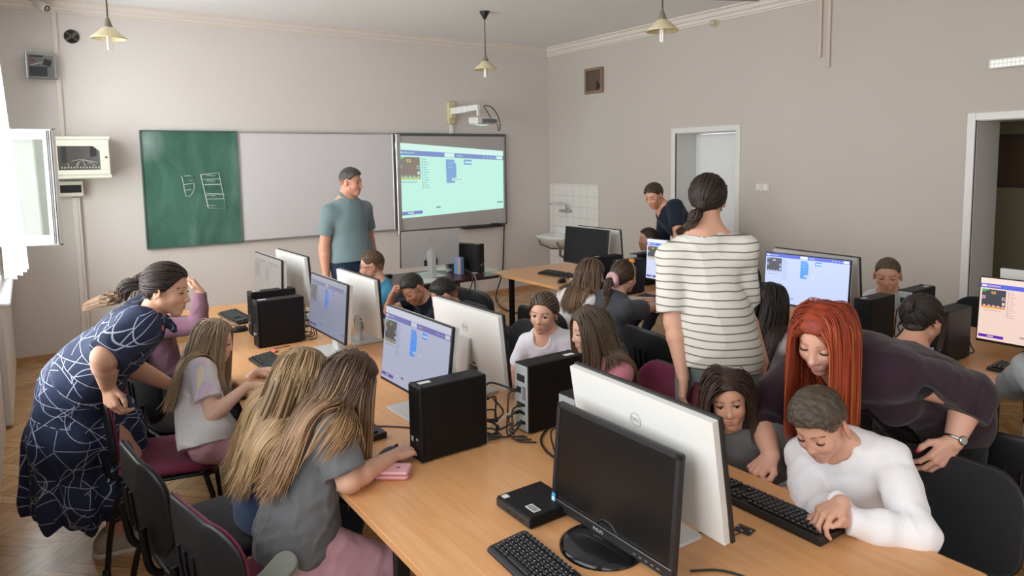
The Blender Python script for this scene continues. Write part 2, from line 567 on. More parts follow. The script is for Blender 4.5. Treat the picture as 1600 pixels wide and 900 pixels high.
M_SKIRT = wood('skirting_wood', 'b98d62', 'c59a6e', .4, 0)

def wmesh(name, boxes, m, kind='structure'):
    b = MB()
    for lo, hi in boxes: b.box([(lo[i]+hi[i])/2 for i in range(3)], [hi[i]-lo[i] for i in range(3)])
    return structure(b.build(name, m), kind)

TW = .45
o = wmesh('floor', [((XL-.5, YB-.3, -.1), (XR+3.5, YF+.3, 0))], M_FLOOR)
wmesh('ceiling', [((XL-.5, YB-.3, ZC), (XR+.45, YF+.3, ZC+.15))], M_CEIL)
wmesh('wall_front', [((XL-.5, YF, 0), (XR+TW, YF+.3, ZC))], M_WALL)
wmesh('wall_back', [((XL-.5, YB-.3, 0), (FILL_WIN[0], YB, ZC)), ((FILL_WIN[1], YB-.3, 0), (XR+TW, YB, ZC)), ((FILL_WIN[0], YB-.3, 0), (FILL_WIN[1], YB, WIN_Z0)), ((FILL_WIN[0], YB-.3, WIN_Z1), (FILL_WIN[1], YB, ZC))], M_WALL)
D1 = (4.78, 5.63, 2.15); D2 = (1.52, 2.47, 2.13)
wmesh('wall_right', [((XR, D1[1], 0), (XR+TW, YF, ZC)), ((XR, D1[0], D1[2]), (XR+TW, D1[1], ZC)), ((XR, D2[1], 0), (XR+TW, D1[0], ZC)),
                     ((XR, D2[0], D2[2]), (XR+TW, D2[1], ZC)), ((XR, YB, 0), (XR+TW, D2[0], ZC))], M_WALLR)
bx = []; yp = YB
for a, b in WINDOWS:
    bx.append(((XL-.4, yp, 0), (XL, a, ZC))); bx.append(((XL-.4, a, 0), (XL, b, WIN_Z0))); bx.append(((XL-.4, a, WIN_Z1), (XL, b, ZC))); yp = b
bx.append(((XL-.4, yp, 0), (XL, YF, ZC)))
wmesh('wall_left', bx, M_WALL)
# corridor behind the open door
M_OLIVE = mat('olive_paint', '8f8768', .7, noise=.05, nscale=2)
wmesh('wall_corridor', [((7.6, .2, 0), (7.75, 4.2, 3.0)), ((XR+TW, 4.2, 0), (7.75, 4.35, 3.0)), ((XR+TW, .05, 0), (7.75, .2, 3.0))], M_OLIVE)
wmesh('ceiling_corridor', [((XR+TW, .05, 3.0), (7.75, 4.35, 3.1))], M_CEIL)
o = MB(); o.box((7.58, 2.67, 1.79), (.03, .24, .44), .004); o.slot(1).box((7.585, 2.67, 1.79), (.015, .30, .50), .004)
tag(o.build('notice_board', [mat('brown_board', '5c4433', .8, noise=.1, nscale=30), mat('board_rim', '4a4032', .6)]), 'brown notice board on the olive corridor wall beyond the open doorway', 'notice board')
o = MB(); o.box((7.58, 2.30, 1.0), (.04, .06, 2.0), .004)
structure(o.build('trim_corridor', mat('corridor_trim', '6b6450', .6)))

# door frames and leaves
def frame_mesh(y0, y1, z1, w=.062):
    b = MB(); x = XR-.012
    for lo, hi in (((x, y0-w, 0), (XR+.02, y0, z1+w)), ((x, y1, 0), (XR+.02, y1+w, z1+w)), ((x, y0, z1), (XR+.02, y1, z1+w))):
        b.box([(lo[i]+hi[i])/2 for i in range(3)], [hi[i]-lo[i] for i in range(3)], .004)
    for lo, hi in (((XR+.02, y0-.01, 0), (XR+TW, y0+.004, z1)), ((XR+.02, y1-.004, 0), (XR+TW, y1+.01, z1)), ((XR+.02, y0, z1-.004), (XR+TW, y1, z1+.01))):
        b.box([(lo[i]+hi[i])/2 for i in range(3)], [hi[i]-lo[i] for i in range(3)])
    return b
M_FRAME = mat('door_frame_paint', 'd9d8d5', .35)
structure(frame_mesh(*D1).build('trim_1', M_FRAME)); structure(frame_mesh(*D2).build('trim_2', M_FRAME))
b = MB(); b.box((XR+TW-.08, (D1[0]+D1[1])/2, 1.07), (.04, D1[1]-D1[0]-.01, 2.14), .004)
door = structure(b.build('door_1', mat('door_paint', 'e3e5e6', .35)))
b = MB(); M = Matrix.Translation((XR+TW-.10, D1[0]+.09, 1.05)) @ Matrix.Rotation(R_(-90), 4, 'Y')
b.lathe([(.02, 0), (.02, .01), (.009, .012), (.009, .05)], 12, M); b.tube([(XR+TW-.15, D1[0]+.09, 1.05), (XR+TW-.15, D1[0]+.21, 1.05)], .009)
b.build('door_handle', mat('brushed_metal', (.55, .55, .55), .3, 1.0), door)

# skirting and cornice
wmesh('baseboard_front', [((XL, YF-.015, 0), (XR, YF, .045))], M_SKIRT)
wmesh('baseboard_right', [((XR-.015, D1[1]+.07, 0), (XR, YF, .045)), ((XR-.015, D2[1]+.07, 0), (XR, D1[0]-.07, .045)), ((XR-.015, YB, 0), (XR, D2[0]-.07, .045))], M_SKIRT)
prof = [(0, 0), (0, .12), (.10, .12), (.10, .105), (.075, .095), (.06, .06), (.035, .045), (.03, .02), (.015, .015), (.012, 0)]
def cornice(name, M, L):
    b = MB(); b.prism([(p[0], p[1]) for p in prof][::-1], L, M); structure(b.build(name, M_TRIMW))
cornice('trim_3', Matrix(((0, 0, 1, XL), (-1, 0, 0, YF), (0, 1, 0, ZC-.12), (0, 0, 0, 1))), XR-XL)
cornice('trim_4', Matrix(((-1, 0, 0, XR), (0, 0, 1, YB), (0, 1, 0, ZC-.12), (0, 0, 0, 1))), YF-YB)

# windows: frame, sashes, thin clear panes
def thin_glass():
    N = NT('window_glass'); out = N.t.nodes['Material Output']
    tr = N.n('BsdfTransparent'); gl = N.n('BsdfGlossy'); gl.inputs['Roughness'].default_value = .02
    mx = N.n('MixShader'); lw = N.n('LayerWeight'); lw.inputs['Blend'].default_value = .25
    N.l(N.math('ADD', N.math('MULTIPLY', lw.outputs['Fresnel'], .9), .03, True), mx.inputs[0]); N.l(tr.outputs[0], mx.inputs[1]); N.l(gl.outputs[0], mx.inputs[2]); N.l(mx.outputs[0], out.inputs['Surface'])
    return N.m
M_GLASS = thin_glass()
M_PVC = mat('white_pvc', 'eeeeec', .3)
def bars(b, w, h, t, d, M):              # rectangular sash w x h, profile t, depth d, in local xz
    for c, s in (((0, 0, h/2-t/2), (w, d, t)), ((0, 0, -h/2+t/2), (w, d, t)), ((w/2-t/2, 0, 0), (t, d, h-2*t)), ((-w/2+t/2, 0, 0), (t, d, h-2*t))):
        b.box(M @ Vector(c), s, .006, M.to_3x3().to_4x4())
for i, (a, c) in enumerate(WINDOWS):
    b = MB(); M = Matrix.Translation((XL-.16, (a+c)/2, (WIN_Z0+WIN_Z1)/2)) @ Matrix.Rotation(R_(90), 4, 'Z')
    W, Hh = c-a, WIN_Z1-WIN_Z0
    bars(b, W, Hh, .06, .08, M)
    b.box(M @ Vector((0, 0, .28)), (.06, .08, W-.1), .004, Matrix.Rotation(R_(90), 4, 'X'))
    for sx in (-1, 0, 1):
        if i == 4 and sx > 0: continue
        b.box(M @ Vector((sx*(W/2-.1), 0, 0)) if sx else M @ Vector((0, 0, 0)), (.07, .07, Hh-.1), .004)
    wo = structure(b.build('window_%d' % (i+1), M_PVC))
    g = MB()
    if i == 4:        # last window: its far lower sash stands open, so that pane is not in the frame
        g.box(M @ Vector((-W/4, 0, 0)), (.006, W/2-.06, Hh-.1)); g.box(M @ Vector((W/4, 0, .66)), (.006, W/2-.06, .70))
    else: g.box(M @ Vector((0, 0, 0)), (.006, W-.08, Hh-.08))
    g.build('window_pane', M_GLASS, wo)
    s = MB(); s.box((XL-.08, (a+c)/2, WIN_Z0-.02), (.19, W+.1, .035), .008); s.build('window_sill', M_WHITE, wo)
b = MB(); M = Matrix.Translation((sum(FILL_WIN)/2, YB-.15, (WIN_Z0+WIN_Z1)/2)); bars(b, FILL_WIN[1]-FILL_WIN[0], WIN_Z1-WIN_Z0, .06, .08, M)  # made-up window frame around the added back-wall fill light
for sx in (-.57, .57): b.box(M @ Vector((sx, 0, 0)), (.07, .07, WIN_Z1-WIN_Z0-.1), .004)
wo = structure(b.build('window_6', M_PVC)); g = MB(); g.box(M @ Vector((0, 0, 0)), (FILL_WIN[1]-FILL_WIN[0]-.08, .006, WIN_Z1-WIN_Z0-.08)); g.build('window_pane', M_GLASS, wo)
# open sash of the last window
yh, xe, zb, zt = 7.10, .195, 1.235, 2.172
ws = (xe-(XL-.10))/math.cos(R_(30))
root = thing('window_sash', 'open white window sash swung into the room beside the chalkboard wall', 'window sash', (XL-.10, yh, zb))
b = MB(); M = Matrix.Translation((ws/2, 0, (zt-zb)/2)); bars(b, ws, zt-zb, .075, .055, M); b.build('sash_frame', M_PVC, root)
b = MB()
for dx in (0, .018, .032): b.box((ws-.006-dx, -.03, (zt-zb)/2), (.006, .012, zt-zb-.01), .001)
b.box((ws/2, 0, -.004), (ws, .05, .008)); b.box((ws/2, 0, zt-zb+.004), (ws, .05, .008))
b.build('seal', mat('grey_seal', '5a5a5c', .4), root)
b = MB(); b.box((ws/2, 0, (zt-zb)/2), (ws-.13, .012, zt-zb-.13))
N = NT('sash_glass'); out = N.t.nodes['Material Output']; tr = N.n('BsdfTransparent'); gl = N.n('BsdfGlossy'); gl.inputs['Roughness'].default_value = .03; mx = N.n('MixShader'); mx.inputs[0].default_value = .035; tr.inputs['Color'].default_value = (.90, .95, .91, 1)
N.l(tr.outputs[0], mx.inputs[1]); N.l(gl.outputs[0], mx.inputs[2]); N.l(mx.outputs[0], out.inputs['Surface'])
b.build('pane', N.m, root)
root.rotation_euler = (0, 0, R_(-30))
# sheer curtain at the last window
def curtain(name, label, y0, y1, z0, z1, x0, amp, seed):
    n, m = 90, 24; V = []; Q = []
    for i in range(m+1):
        for j in range(n+1):
            t = j/n; z = z1+(z0-z1)*i/m; f = (i/m)
            y = y0+(y1-y0)*t
            x = x0+amp*(.5+.7*f)*math.sin(t*46+seed+.6*math.sin(f*4))+.07*f*math.sin(t*3.1)
            dz = -.02*abs(math.sin(t*46*1.0))*(i == m)
            V.append((x, y, z+dz))
    for i in range(m):
        for j in range(n): a = i*(n+1)+j; Q.append((a, a+1, a+n+2, a+n+1))
    N = _mats.get('sheer_cloth')
    if N is None:
        t = NT('sheer_cloth', .9); out = t.t.nodes['Material Output']
        df = t.n('BsdfDiffuse'); df.inputs['Color'].default_value = (.9, .9, .9, 1); tl = t.n('BsdfTranslucent'); tl.inputs['Color'].default_value = (.92, .92, .92, 1)
        mx = t.n('MixShader'); mx.inputs[0].default_value = .6; t.l(df.outputs[0], mx.inputs[1]); t.l(tl.outputs[0], mx.inputs[2])
        tp = t.n('BsdfTransparent'); m2 = t.n('MixShader'); m2.inputs[0].default_value = .25; t.l(mx.outputs[0], m2.inputs[1]); t.l(tp.outputs[0], m2.inputs[2]); t.l(m2.outputs[0], out.inputs['Surface'])
        N = t.m
    o = link(name, np_mesh(name, V, Q), None, [N])
    sd = o.modifiers.new('thickness', 'SOLIDIFY'); sd.thickness = .0015
    return tag(o, label, 'curtain')
curtain('curtain', 'sheer white curtain glowing in the window light at the left edge', 5.5, 6.75, 1.16, 3.1, XL+.10, .035, .4)
# radiator cover under the last window
root = thing('radiator_cover', 'white slatted radiator cover under the window at the left edge', 'radiator cover', (XL+.0, 6.05, 0))
b = MB(); b.box((.02, .95, .45), (.05, 1.9, .88), .008); b.build('front_panel', mat('radiator_white', 'dcdcda', .4), root)
b = MB(); b.box((.03, .95, .90), (.12, 1.92, .03), .008); b.build('shelf', mat('shelf_white', 'e2e8ea', .3), root)
# garden outside the windows
M_LAWN = mat('lawn', '6f8a4a', .9, noise=.25, nscale=3)
b = MB(); b.box((-14, 4, -1.2), (24, 60, .1)); structure(b.build('ground_garden', M_LAWN))
M_LEAF = mat('tree_leaves', '5f7a48', .8, noise=.3, nscale=4); M_BARK = mat('bark', '5a4a3a', .9)
for i, (tx, ty, hh) in enumerate(((-9, -6, 7), (-11, 1.5, 8), (-10, 9, 7.5), (-13, 16, 8))):
    r = thing('tree', ('leafy garden tree seen in the open sash glass', 'broad garden tree outside the second window', 'leafy garden tree outside the last window', 'far garden tree outside beyond the board wall')[i], 'tree', (tx, ty, -1.15))
    b = MB(); b.tube([(0, 0, 0), (.1, 0, 2), (0, .1, hh*.6)], [.22, .17, .08], 8); b.build('trunk', M_BARK, r)
    rs = random.Random(i); b = MB()
    for k in range(26):
        a = rs.random()*6.28; q = rs.random()**.5*2.0; z = hh*.45+rs.random()*hh*.5
        b.sphere((q*math.cos(a), q*math.sin(a), z), .5+.5*rs.random(), 8, 6)
    b.build('crown', M_LEAF, r)

# ---------------------------------------------------------------- things on the board wall
M_ALU = mat('aluminium', (.62, .62, .62), .35, .9)
def chalk():
    N = NT('chalkboard_green', .75)
    tc = N.n('TexCoord'); n = N.n('TexNoise'); n.inputs['Scale'].default_value = 2.2; n.inputs['Detail'].default_value = 6; n.inputs['Distortion'].default_value = 1.0
    mp = N.n('Mapping'); mp.inputs['Scale'].default_value = (1.6, 1, .8); N.l(tc.outputs['Object'], mp.inputs['Vector']); N.l(mp.outputs['Vector'], n.inputs['Vector'])
    c = N.ramp(n.outputs['Fac'], [(.35, srgb('3c6254')), (.6, srgb('4d7466')), (.8, srgb('668a7d'))])
    # a wiped patch of chalk dust in the upper left corner
    gx = N.n('SeparateXYZ'); N.l(tc.outputs['Object'], gx.inputs[0])
    dx = N.math('SUBTRACT', gx.outputs[0], -.40); dz = N.math('SUBTRACT', gx.outputs[2], .48)
    r = N.math('SQRT', N.math('ADD', N.math('MULTIPLY', dx, dx), N.math('MULTIPLY', N.math('MULTIPLY', dz, dz), .6)))
    f = N.math('MULTIPLY', N.math('SUBTRACT', .17, r, True), N.math('MULTIPLY', n.outputs['Fac'], 6.0), True)
    N.l(N.mix(f, c, srgb('b4c4c4')), N.b.inputs['Base Color'])
    N.b.inputs['Specular IOR Level'].default_value = .2
    return N.m
M_CHALK = mat('chalk_line', 'c9d3cd', .9)
root = thing('chalkboard', 'green chalkboard with chalk table sketch left of the whiteboard', 'chalkboard', (1.445, YF, 1.615))
b = MB(); b.box((0, -.02, 0), (.935, .03, 1.215), .003); b.build('writing_surface', chalk(), root)
b = MB()
for c, s in (((0, -.022, .612), (.945, .045, .012)), ((0, -.022, -.612), (.945, .045, .012)), ((-.473, -.022, 0), (.012, .045, 1.225)), ((.473, -.022, 0), (.014, .045, 1.225))): b.box(c, s, .002)
b.build('frame', mat('grey_green_frame', '5c6a62', .5), root)
b = MB()
def cx(px, py): p = ony(px, py, YF-.037); return (p[0]-1.445, -.037, p[2]-1.615)
def cl(pts, r=.0035):
    b.tube([cx(200+x/4, 180+y/4) for x, y in pts], r, 4)
cl([(455, 372), (568, 360), (615, 585), (503, 580), (455, 372)], .005); cl([(470, 402), (578, 398)]); cl([(478, 434), (583, 432)], .005); cl([(490, 490), (605, 494)], .005); cl([(495, 524), (605, 522)])
cl([(335, 378), (345, 420), (352, 460), (362, 505), (380, 508), (398, 495), (415, 460), (412, 425), (385, 428), (352, 434)]); cl([(350, 380), (385, 378), (415, 388), (410, 405), (385, 410)]); cl([(362, 468), (395, 465)])
for yy in (378, 412, 502, 565): cl([(490, yy), (512, yy-3), (530, yy+2), (545, yy)], .003)
b.build('chalk_drawing', M_CHALK, root)
root = thing('whiteboard', 'large white magnetic board between the chalkboard and projection board', 'whiteboard', (2.855, YF, 1.615))
b = MB(); b.box((0, -.018, 0), (1.84, .025, 1.195), .002); b.build('writing_surface', mat('white_enamel', 'd5d3d6', .28, spec=.4), root)
b = MB()
for c, s in (((0, -.02, .606), (1.87, .04, .016)), ((0, -.02, -.606), (1.87, .04, .016)), ((-.928, -.02, 0), (.018, .04, 1.228)), ((.928, -.02, 0), (.018, .04, 1.228))): b.box(c, s, .003)
b.build('frame', M_ALU, root)

# interactive board; the projected light is painted as a self-glowing picture
root = thing('interactive_board', 'grey framed interactive board carrying the projected picture', 'interactive board', (4.655, YF, 1.6))
b = MB(); b.box((0, -.03, 0), (1.64, .04, 1.235), .004); b.build('panel', mat('board_grey', 'b5b2b2', .45), root)
b = MB()
b.box((0, -.035, .612), (1.66, .055, .035), .004); b.box((0, -.035, -.617), (1.66, .055, .022), .004); b.box((.826, -.035, 0), (.022, .055, 1.25), .004); b.build('frame', mat('dark_grey_frame', '55565a', .4), root)
b = MB(); b.box((-.81, -.036, -.02), (.06, .057, 1.28), .006); b.build('side_rail', M_ALU, root)
b = MB(); b.box((.42, -.07, -.635), (.62, .10, .03), .008); b.box((.62, -.075, -.615), (.12, .05, .03), .006); b.build('pen_tray', mat('black_plastic', '1c1c1e', .45), root)

def ui(bm, quad, items):
    """flat coloured areas of a screen picture; quad(u, v) -> point, u right, v up, 0..1"""
    for (u0, v0, u1, v1, s, l) in items:
        bm.slot(s); bm.quad(quad(u0, v0, l), quad(u1, v0, l), quad(u1, v1, l), quad(u0, v1, l))

def editor(variant=0):
    """block-coding editor: header bar, simulator board, tool list and stacked blocks. slots: 0 page 1 header 2 white 3 dark board 4 gold 5 green 6 block 7 purple 8 pale grey 9 text grey"""
    it = [(0, 0, 1, 1, 0, 0), (0, .84, 1, .91, 1, 1), (0, .91, 1, 1, 2, 1)] if variant != 1 else [(0, 0, 1, 1, 0, 0), (0, .93, 1, 1, 1, 1)]
    dy = 0 if variant != 1 else .09
    h0 = .84+dy
    it += [(.01, h0+.02, .05, h0+.05, 2, 2), (.055, h0+.025, .16, h0+.045, 8, 2), (.43, h0+.005, .52, h0+.065, 2, 2), (.54, h0+.02, .60, h0+.045, 8, 2), (.93, h0+.01, .99, h0+.06, 2, 2)]
    it += [(.80+.035*i, h0+.02, .815+.035*i, h0+.045, 8, 2) for i in range(4)]
    y1 = .82+dy; y0 = y1-.27
    it += [(.015, y0, .205, y1, 3, 1), (.015, y0-.035, .205, y0, 4, 1), (.09, y1-.07, .125, y1-.03, 4, 2), (.1, y1-.06, .115, y1-.04, 3, 3),
           (.02, y1-.16, .045, y1-.11, 8, 2), (.027, y1-.145, .038, y1-.125, 3, 3), (.175, y1-.16, .2, y1-.11, 8, 2), (.182, y1-.145, .193, y1-.125, 3, 3), (.18, y1-.235, .198, y1-.195, 2, 2)]
    it += [(.03+.037*i, y0-.012, .05+.037*i, y0+.02, 8, 2) for i in range(5)]
    it += [(.015, y1-.045, .045, y1, 5, 2), (.045, y1-.02, .07, y1, 5, 2)]
    it += [(.035, y0-.075, .175, y0-.06, 8, 1)]
    it += [(.222, y0-.16, .226, y1, 9, 1)]
    it += [(.235, y1-.03-.036*i, .262+.012*((i*7) % 3), y1-.018-.036*i, 8, 1) for i in range(12)]
    it += [(.01, .04, .21, .085, 7, 1), (.08, .055, .13, .07, 2, 2), (.335, .1, .375, .125, 9, 1), (.93, .1, .99, .125, 9, 1)]
    it += [(.44, y1-.36, .52, y1-.01, 6, 1), (.52, y1-.28, .535, y1-.06, 6, 1), (.61, y1-.08, .685, y1-.0, 6, 1), (.62, y1-.055, .685, y1-.03, 2, 2), (.49, y1-.325, .60, y1-.29, 2, 3), (.505, y1-.315, .585, y1-.30, 8, 4)]
    it += [(.46, y1-.07, .50, y1-.055, 8, 2), (.46, y1-.13, .50, y1-.115, 8, 2)]
    return it
def screen_mats(tag_, cols, st):
    return [emat('%s_%s' % (tag_, k), c, st) for k, c in cols.items()]
def palette(tag_, st, page='c9d3f7', head='3d56cf', white='f4f5ff', board='2b2b30', gold='c79a2e', green='2fa466', block='2f8ff0', purple='4f3fb0', pale='9aa6d8', text='5b6180'):
    return screen_mats(tag_, dict(page=page, header=head, white=white, board=board, gold=gold, green=green, block=block, purple=purple, pale=pale, text=text), st)
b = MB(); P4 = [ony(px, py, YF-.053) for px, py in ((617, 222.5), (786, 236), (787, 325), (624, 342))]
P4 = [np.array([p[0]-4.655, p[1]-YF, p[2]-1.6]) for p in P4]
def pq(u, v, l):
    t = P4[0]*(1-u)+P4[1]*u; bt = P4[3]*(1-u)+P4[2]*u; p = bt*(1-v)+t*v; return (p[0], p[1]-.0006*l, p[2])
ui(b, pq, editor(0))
b.build('glowing_projection', palette('projection', .92, 'c8fbea', '8296d2', 'd9fdf2', '8d8278', 'c8d27a', '9adca0', '86aedd', '8088c8', '9cc9d6', '86a6b4'), root)

# projector on its wall arm
root = thing('projector', 'white short throw projector on a wall arm above the board', 'projector', (4.64, YF, 2.5))
b = MB(); b.box((0, -.03, 0), (.11, .06, .30), .012); b.box((0, -.07, .0), (.09, .05, .16), .015); b.build('wall_mount', mat('cream_plastic', 'cbbf94', .5), root)
b = MB(); b.box((0, -.25, .02), (.075, .40, .085), .008); b.box((0, -.55, .025), (.06, .32, .07), .006); b.box((0, -.70, -.03), (.03, .03, .10), .004); b.build('arm', M_WHITE, root)
b = MB(); M = Matrix.Translation((.06, -.72, -.14)) @ Matrix.Rotation(R_(4), 4, 'X')
b.xf(M); b.box((0, 0, 0), (.32, .21, .09), .018); b.slot(1).box((.02, -.107, 0), (.22, .006, .06), .002)
for k in range(9): b.slot(2).box((-.06+.02*k, -.111, .005), (.008, .004, .04))
b.build('case', [mat('projector_white', 'd9d9d6', .4), mat('projector_grey', '8f9090', .5), mat('grille_dark', '505254', .6)], root)
b = MB(); b.xf(M); b.sphere((-.02, 0, -.048), (.09, .07, .012), 20, 8); b.build('lens', mat('lens_glow', (.1, .1, .1), .1, emit='b8f5e2', estr=.9), root)
b = MB()
for pts in ([(.08, -.72, .05), (.16, -.76, .03), (.24, -.78, -.08), (.26, -.8, -.2), (.235, -.8, -.26), (.22, -.78, -.15), (.18, -.8, -.12)], [(.06, -.74, .04), (.07, -.8, -.03), (.13, -.82, -.13), (.2, -.83, -.15)]): b.tube(spline(pts), .006, 6)
b.build('cable', mat('black_cable', '161616', .5), root)
b = MB(); b.box((4.652, YF-.012, 2.28), (.045, .024, .16), .003); tag(b.build('cable_conduit', M_WHITE), 'short white cable trunk between projector mount and interactive board', 'cable trunk')

# network cabinet, junction boxes and trunking at the left end of the wall
root = thing('network_cabinet', 'cream wall cabinet with a glazed door full of network cables', 'cabinet', (.44, YF, 1.955))
M_CAB = mat('cabinet_cream', 'd2d1c4', .5)
b = MB(); b.box((0, -.14, 0), (.47, .28, .39), .006); b.box((0, -.14, .185), (.485, .30, .03), .008); b.box((0, -.14, -.185), (.485, .30, .03), .008); cabb = b.build('body', M_CAB, root)
dz = -.285
b = MB()
for c, s in (((0, dz, .135), (.45, .014, .055)), ((0, dz, -.14), (.45, .014, .045)), ((-.21, dz, -.005), (.03, .014, .224)), ((.185, dz, -.005), (.08, .014, .224))): b.box(c, s, .003)
b.prism([(.145, .108), (.09, .108), (.145, .06)], .014, Matrix(((1, 0, 0, 0), (0, 0, 1, dz-.007), (0, 1, 0, 0), (0, 0, 0, 1)))); dr = b.build('door', M_CAB, root)
b = MB(); b.box((-.02, dz+.004, -.003), (.36, .004, .235)); b.build('door_glass', mat('smoked_glass', '4a4644', .1, spec=.6), dr)
b = MB(); b.lathe([(.010, 0), (.010, .008), (0, .008)], 12, Matrix.Translation((.195, dz-.006, .0)) @ Matrix.Rotation(R_(90), 4, 'X')); b.build('lock', mat('dark_metal', '303030', .4), dr)
b = MB(); b.box((-.15, dz-.001, .03), (.035, .003, .15)); b.box((.09, dz-.001, .06), (.05, .003, .10)); b.build('network_switch', mat('switch_black', '26282b', .4), root)
b = MB()
for k in range(14): b.box((-.17+.025*k, dz-.002, -.095), (.012, .004, .014))
for pts in ([(-.12, -.05), (-.11, -.09)], [(-.06, -.09), (-.03, -.04), (.03, -.03), (.06, -.06)], [(-.09, -.035), (.0, -.02), (.12, -.05)], [(.0, -.03), (.02, -.08)], [(-.03, -.05), (-.05, -.10)], [(.06, -.04), (.10, -.08)]):
    b.tube(spline([(x, dz-.004, z) for x, z in pts], 4), .003, 5)
b.build('patch_cable', mat('grey_cable', 'a9a69c', .6), root)
root = thing('meter_box', 'small wall box with dark window under the network cabinet', 'junction box', (.34, YF, 1.655))
b = MB(); b.box((0, -.05, 0), (.20, .10, .15), .006); b.build('case', M_CAB, root); b = MB(); b.box((-.005, -.103, .0), (.175, .006, .075), .002); b.build('window', mat('black_gloss', '141618', .12), root)
b = MB(); b.box((.375, YF-.02, .81), (.068, .04, 1.52), .004); b.slot(1).box((.385, YF-.041, .81), (.004, .003, 1.5)); tag(b.build('cable_duct', [mat('duct_white', 'd9d4cd', .5), mat('duct_seam', 'a59f98', .6)]), 'wide white cable duct running down to the floor below the wall box', 'cable duct')
b = MB(); b.box((.305, YF-.012, 2.76), (.042, .024, 1.20), .003); tag(b.build('cable_conduit', mat('conduit_paint', 'd9cfc6', .5)), 'narrow cable conduit running up to the cornice above the network cabinet', 'cable conduit')
root = thing('alarm_box', 'grey metal wall box with a glass front and dark parts inside', 'wall box', (.18, YF, 2.82))
b = MB(); b.box((0, -.05, 0), (.235, .10, .235), .004); b.build('case', mat('box_grey', '8f9091', .4, .4), root)
b = MB(); b.box((-.005, -.102, -.005), (.20, .004, .205)); b.slot(1).box((-.03, -.105, -.055), (.14, .004, .09)); b.box((.045, -.106, .03), (.06, .004, .06), .002, Matrix.Rotation(R_(15), 4, 'Y')); b.slot(3).tube([(-.09, -.106, -.0), (.0, -.106, .03)], .004); b.slot(4).box((-.075, -.106, .045), (.035, .004, .025)); b.slot(1).box((-.04, -.106, .085), (.1, .004, .015))
b.build('glass_front', [mat('grey_glass', '6d6f71', .12), mat('part_black', '1d1f22', .4), M_ALU, mat('rod_pale', 'b9b4ae', .4), mat('part_red', '8a3038', .5)], root)
b = MB(); b.box((-.12, -.10, 0), (.014, .03, .245), .003); b.build('door', M_ALU, root)
root = thing('wall_speaker', 'small round black speaker in the wall beside the first pendant lamp', 'speaker', (.44, YF, 3.125))
b = MB(); b.lathe([(.065, 0), (.065, .012), (.055, .016), (.05, .006), (0, .01)], 24, Matrix.Rotation(R_(90), 4, 'X')); b.build('grille', mat('speaker_black', '27241f', .6, noise=.5, nscale=60), root)
b = MB(); b.box((0, -.018, 0), (.02, .01, .13), .002, Matrix.Rotation(R_(50), 4, 'Y')); b.box((0, -.018, 0), (.012, .01, .12), .002, Matrix.Rotation(R_(-50), 4, 'Y')); b.build('bracket', mat('bracket_dull', '5e5852', .6), root)
root = thing('security_camera', 'small white security camera at the top of the left corner', 'camera', (.20, YF-.05, 3.43))
b = MB(); b.box((-.17, .02, .0), (.14, .06, .05), .006); b.build('mount', mat('camera_cream', 'ddd6b8', .5), root)
b = MB(); b.tube([(-.1, 0, .0), (-.03, -.06, -.03), (.02, -.09, -.03)], .012); b.build('arm', mat('camera_white', 'cfcac2', .4), root)
M = Matrix.Translation((.02, -.09, -.065)) @ Matrix.Rotation(R_(35), 4, 'Z') @ Matrix.Rotation(R_(115), 4, 'X')
b = MB(); b.lathe([(.0, -.07), (.034, -.07), (.038, -.05), (.038, .06), (.03, .065)], 18, M); b.build('barrel', mat('camera_white', 'cfcac2', .4), root)
b = MB(); b.lathe([(.031, .06), (.026, .068), (.012, .064), (0, .066)], 18, M); b.build('lens', mat('lens_black', '0c0c0c', .1), root)

# right wall
def wallbox(name, y, z, sy, sz, d=.02): return Matrix.Translation((XR, y, z))
root = thing('vent_opening', 'small brown framed vent opening high on the right wall', 'vent', (XR, 7.045, 2.905))
b = MB()
for c, s in (((-.012, 0, .15), (.05, .35, .035)), ((-.012, 0, -.15), (.05, .35, .035)), ((-.012, .16, 0), (.05, .035, .27)), ((-.012, -.16, 0), (.05, .035, .27))): b.box(c, s, .004)
b.build('frame', mat('brown_frame', '8b715b', .6, noise=.12, nscale=20), root)
b = MB(); b.box((-.004, 0, 0), (.006, .29, .27)); b.slot(1).box((-.012, -.06, -.07), (.02, .015, .12)); b.box((-.012, -.095, -.075), (.02, .05, .05), .006); b.build('back_plate', [mat('vent_back', '5d4f42', .7), mat('vent_dark', '2a221c', .7)], root)
for i, y in enumerate((4.478, 4.395)):
    root = thing('light_switch', ('white light switch nearer the closed door', 'white light switch farther from the closed door')[i], 'light switch', (XR, y, 1.545), 0, 'light switches by the door')
    b = MB(); b.box((-.006, 0, 0), (.012, .08, .08), .004); b.build('plate', mat('switch_white', 'd8d2ca', .4), root); b = MB(); b.box((-.014, 0, 0), (.008, .045, .05), .003); b.build('rocker', mat('rocker_white', 'dedad4', .35), root)
for i, (y, z0) in enumerate(((3.83, 2.80), (3.742, 2.70))):
    b = MB(); b.box((XR-.011, y, (z0+ZC-.1)/2), (.022, .035, ZC-.1-z0), .003)
    tag(b.build('cable_conduit', mat('conduit_beige', 'c8bbae', .6)), ('shorter of two beige conduits coming down the right wall', 'longer of two beige conduits coming down the right wall')[i], 'cable conduit', 'pair of conduits on the right wall')
root = thing('wall_sensor', 'round cream sensor just below the cornice of the right wall', 'sensor', (XR, 5.07, 3.33))
b = MB(); b.lathe([(.055, 0), (.055, .015), (.03, .03), (.03, .05), (0, .05)], 20, Matrix.Rotation(R_(-90), 4, 'Y')); b.build('case', mat('sensor_cream', 'd6d0b4', .5), root)
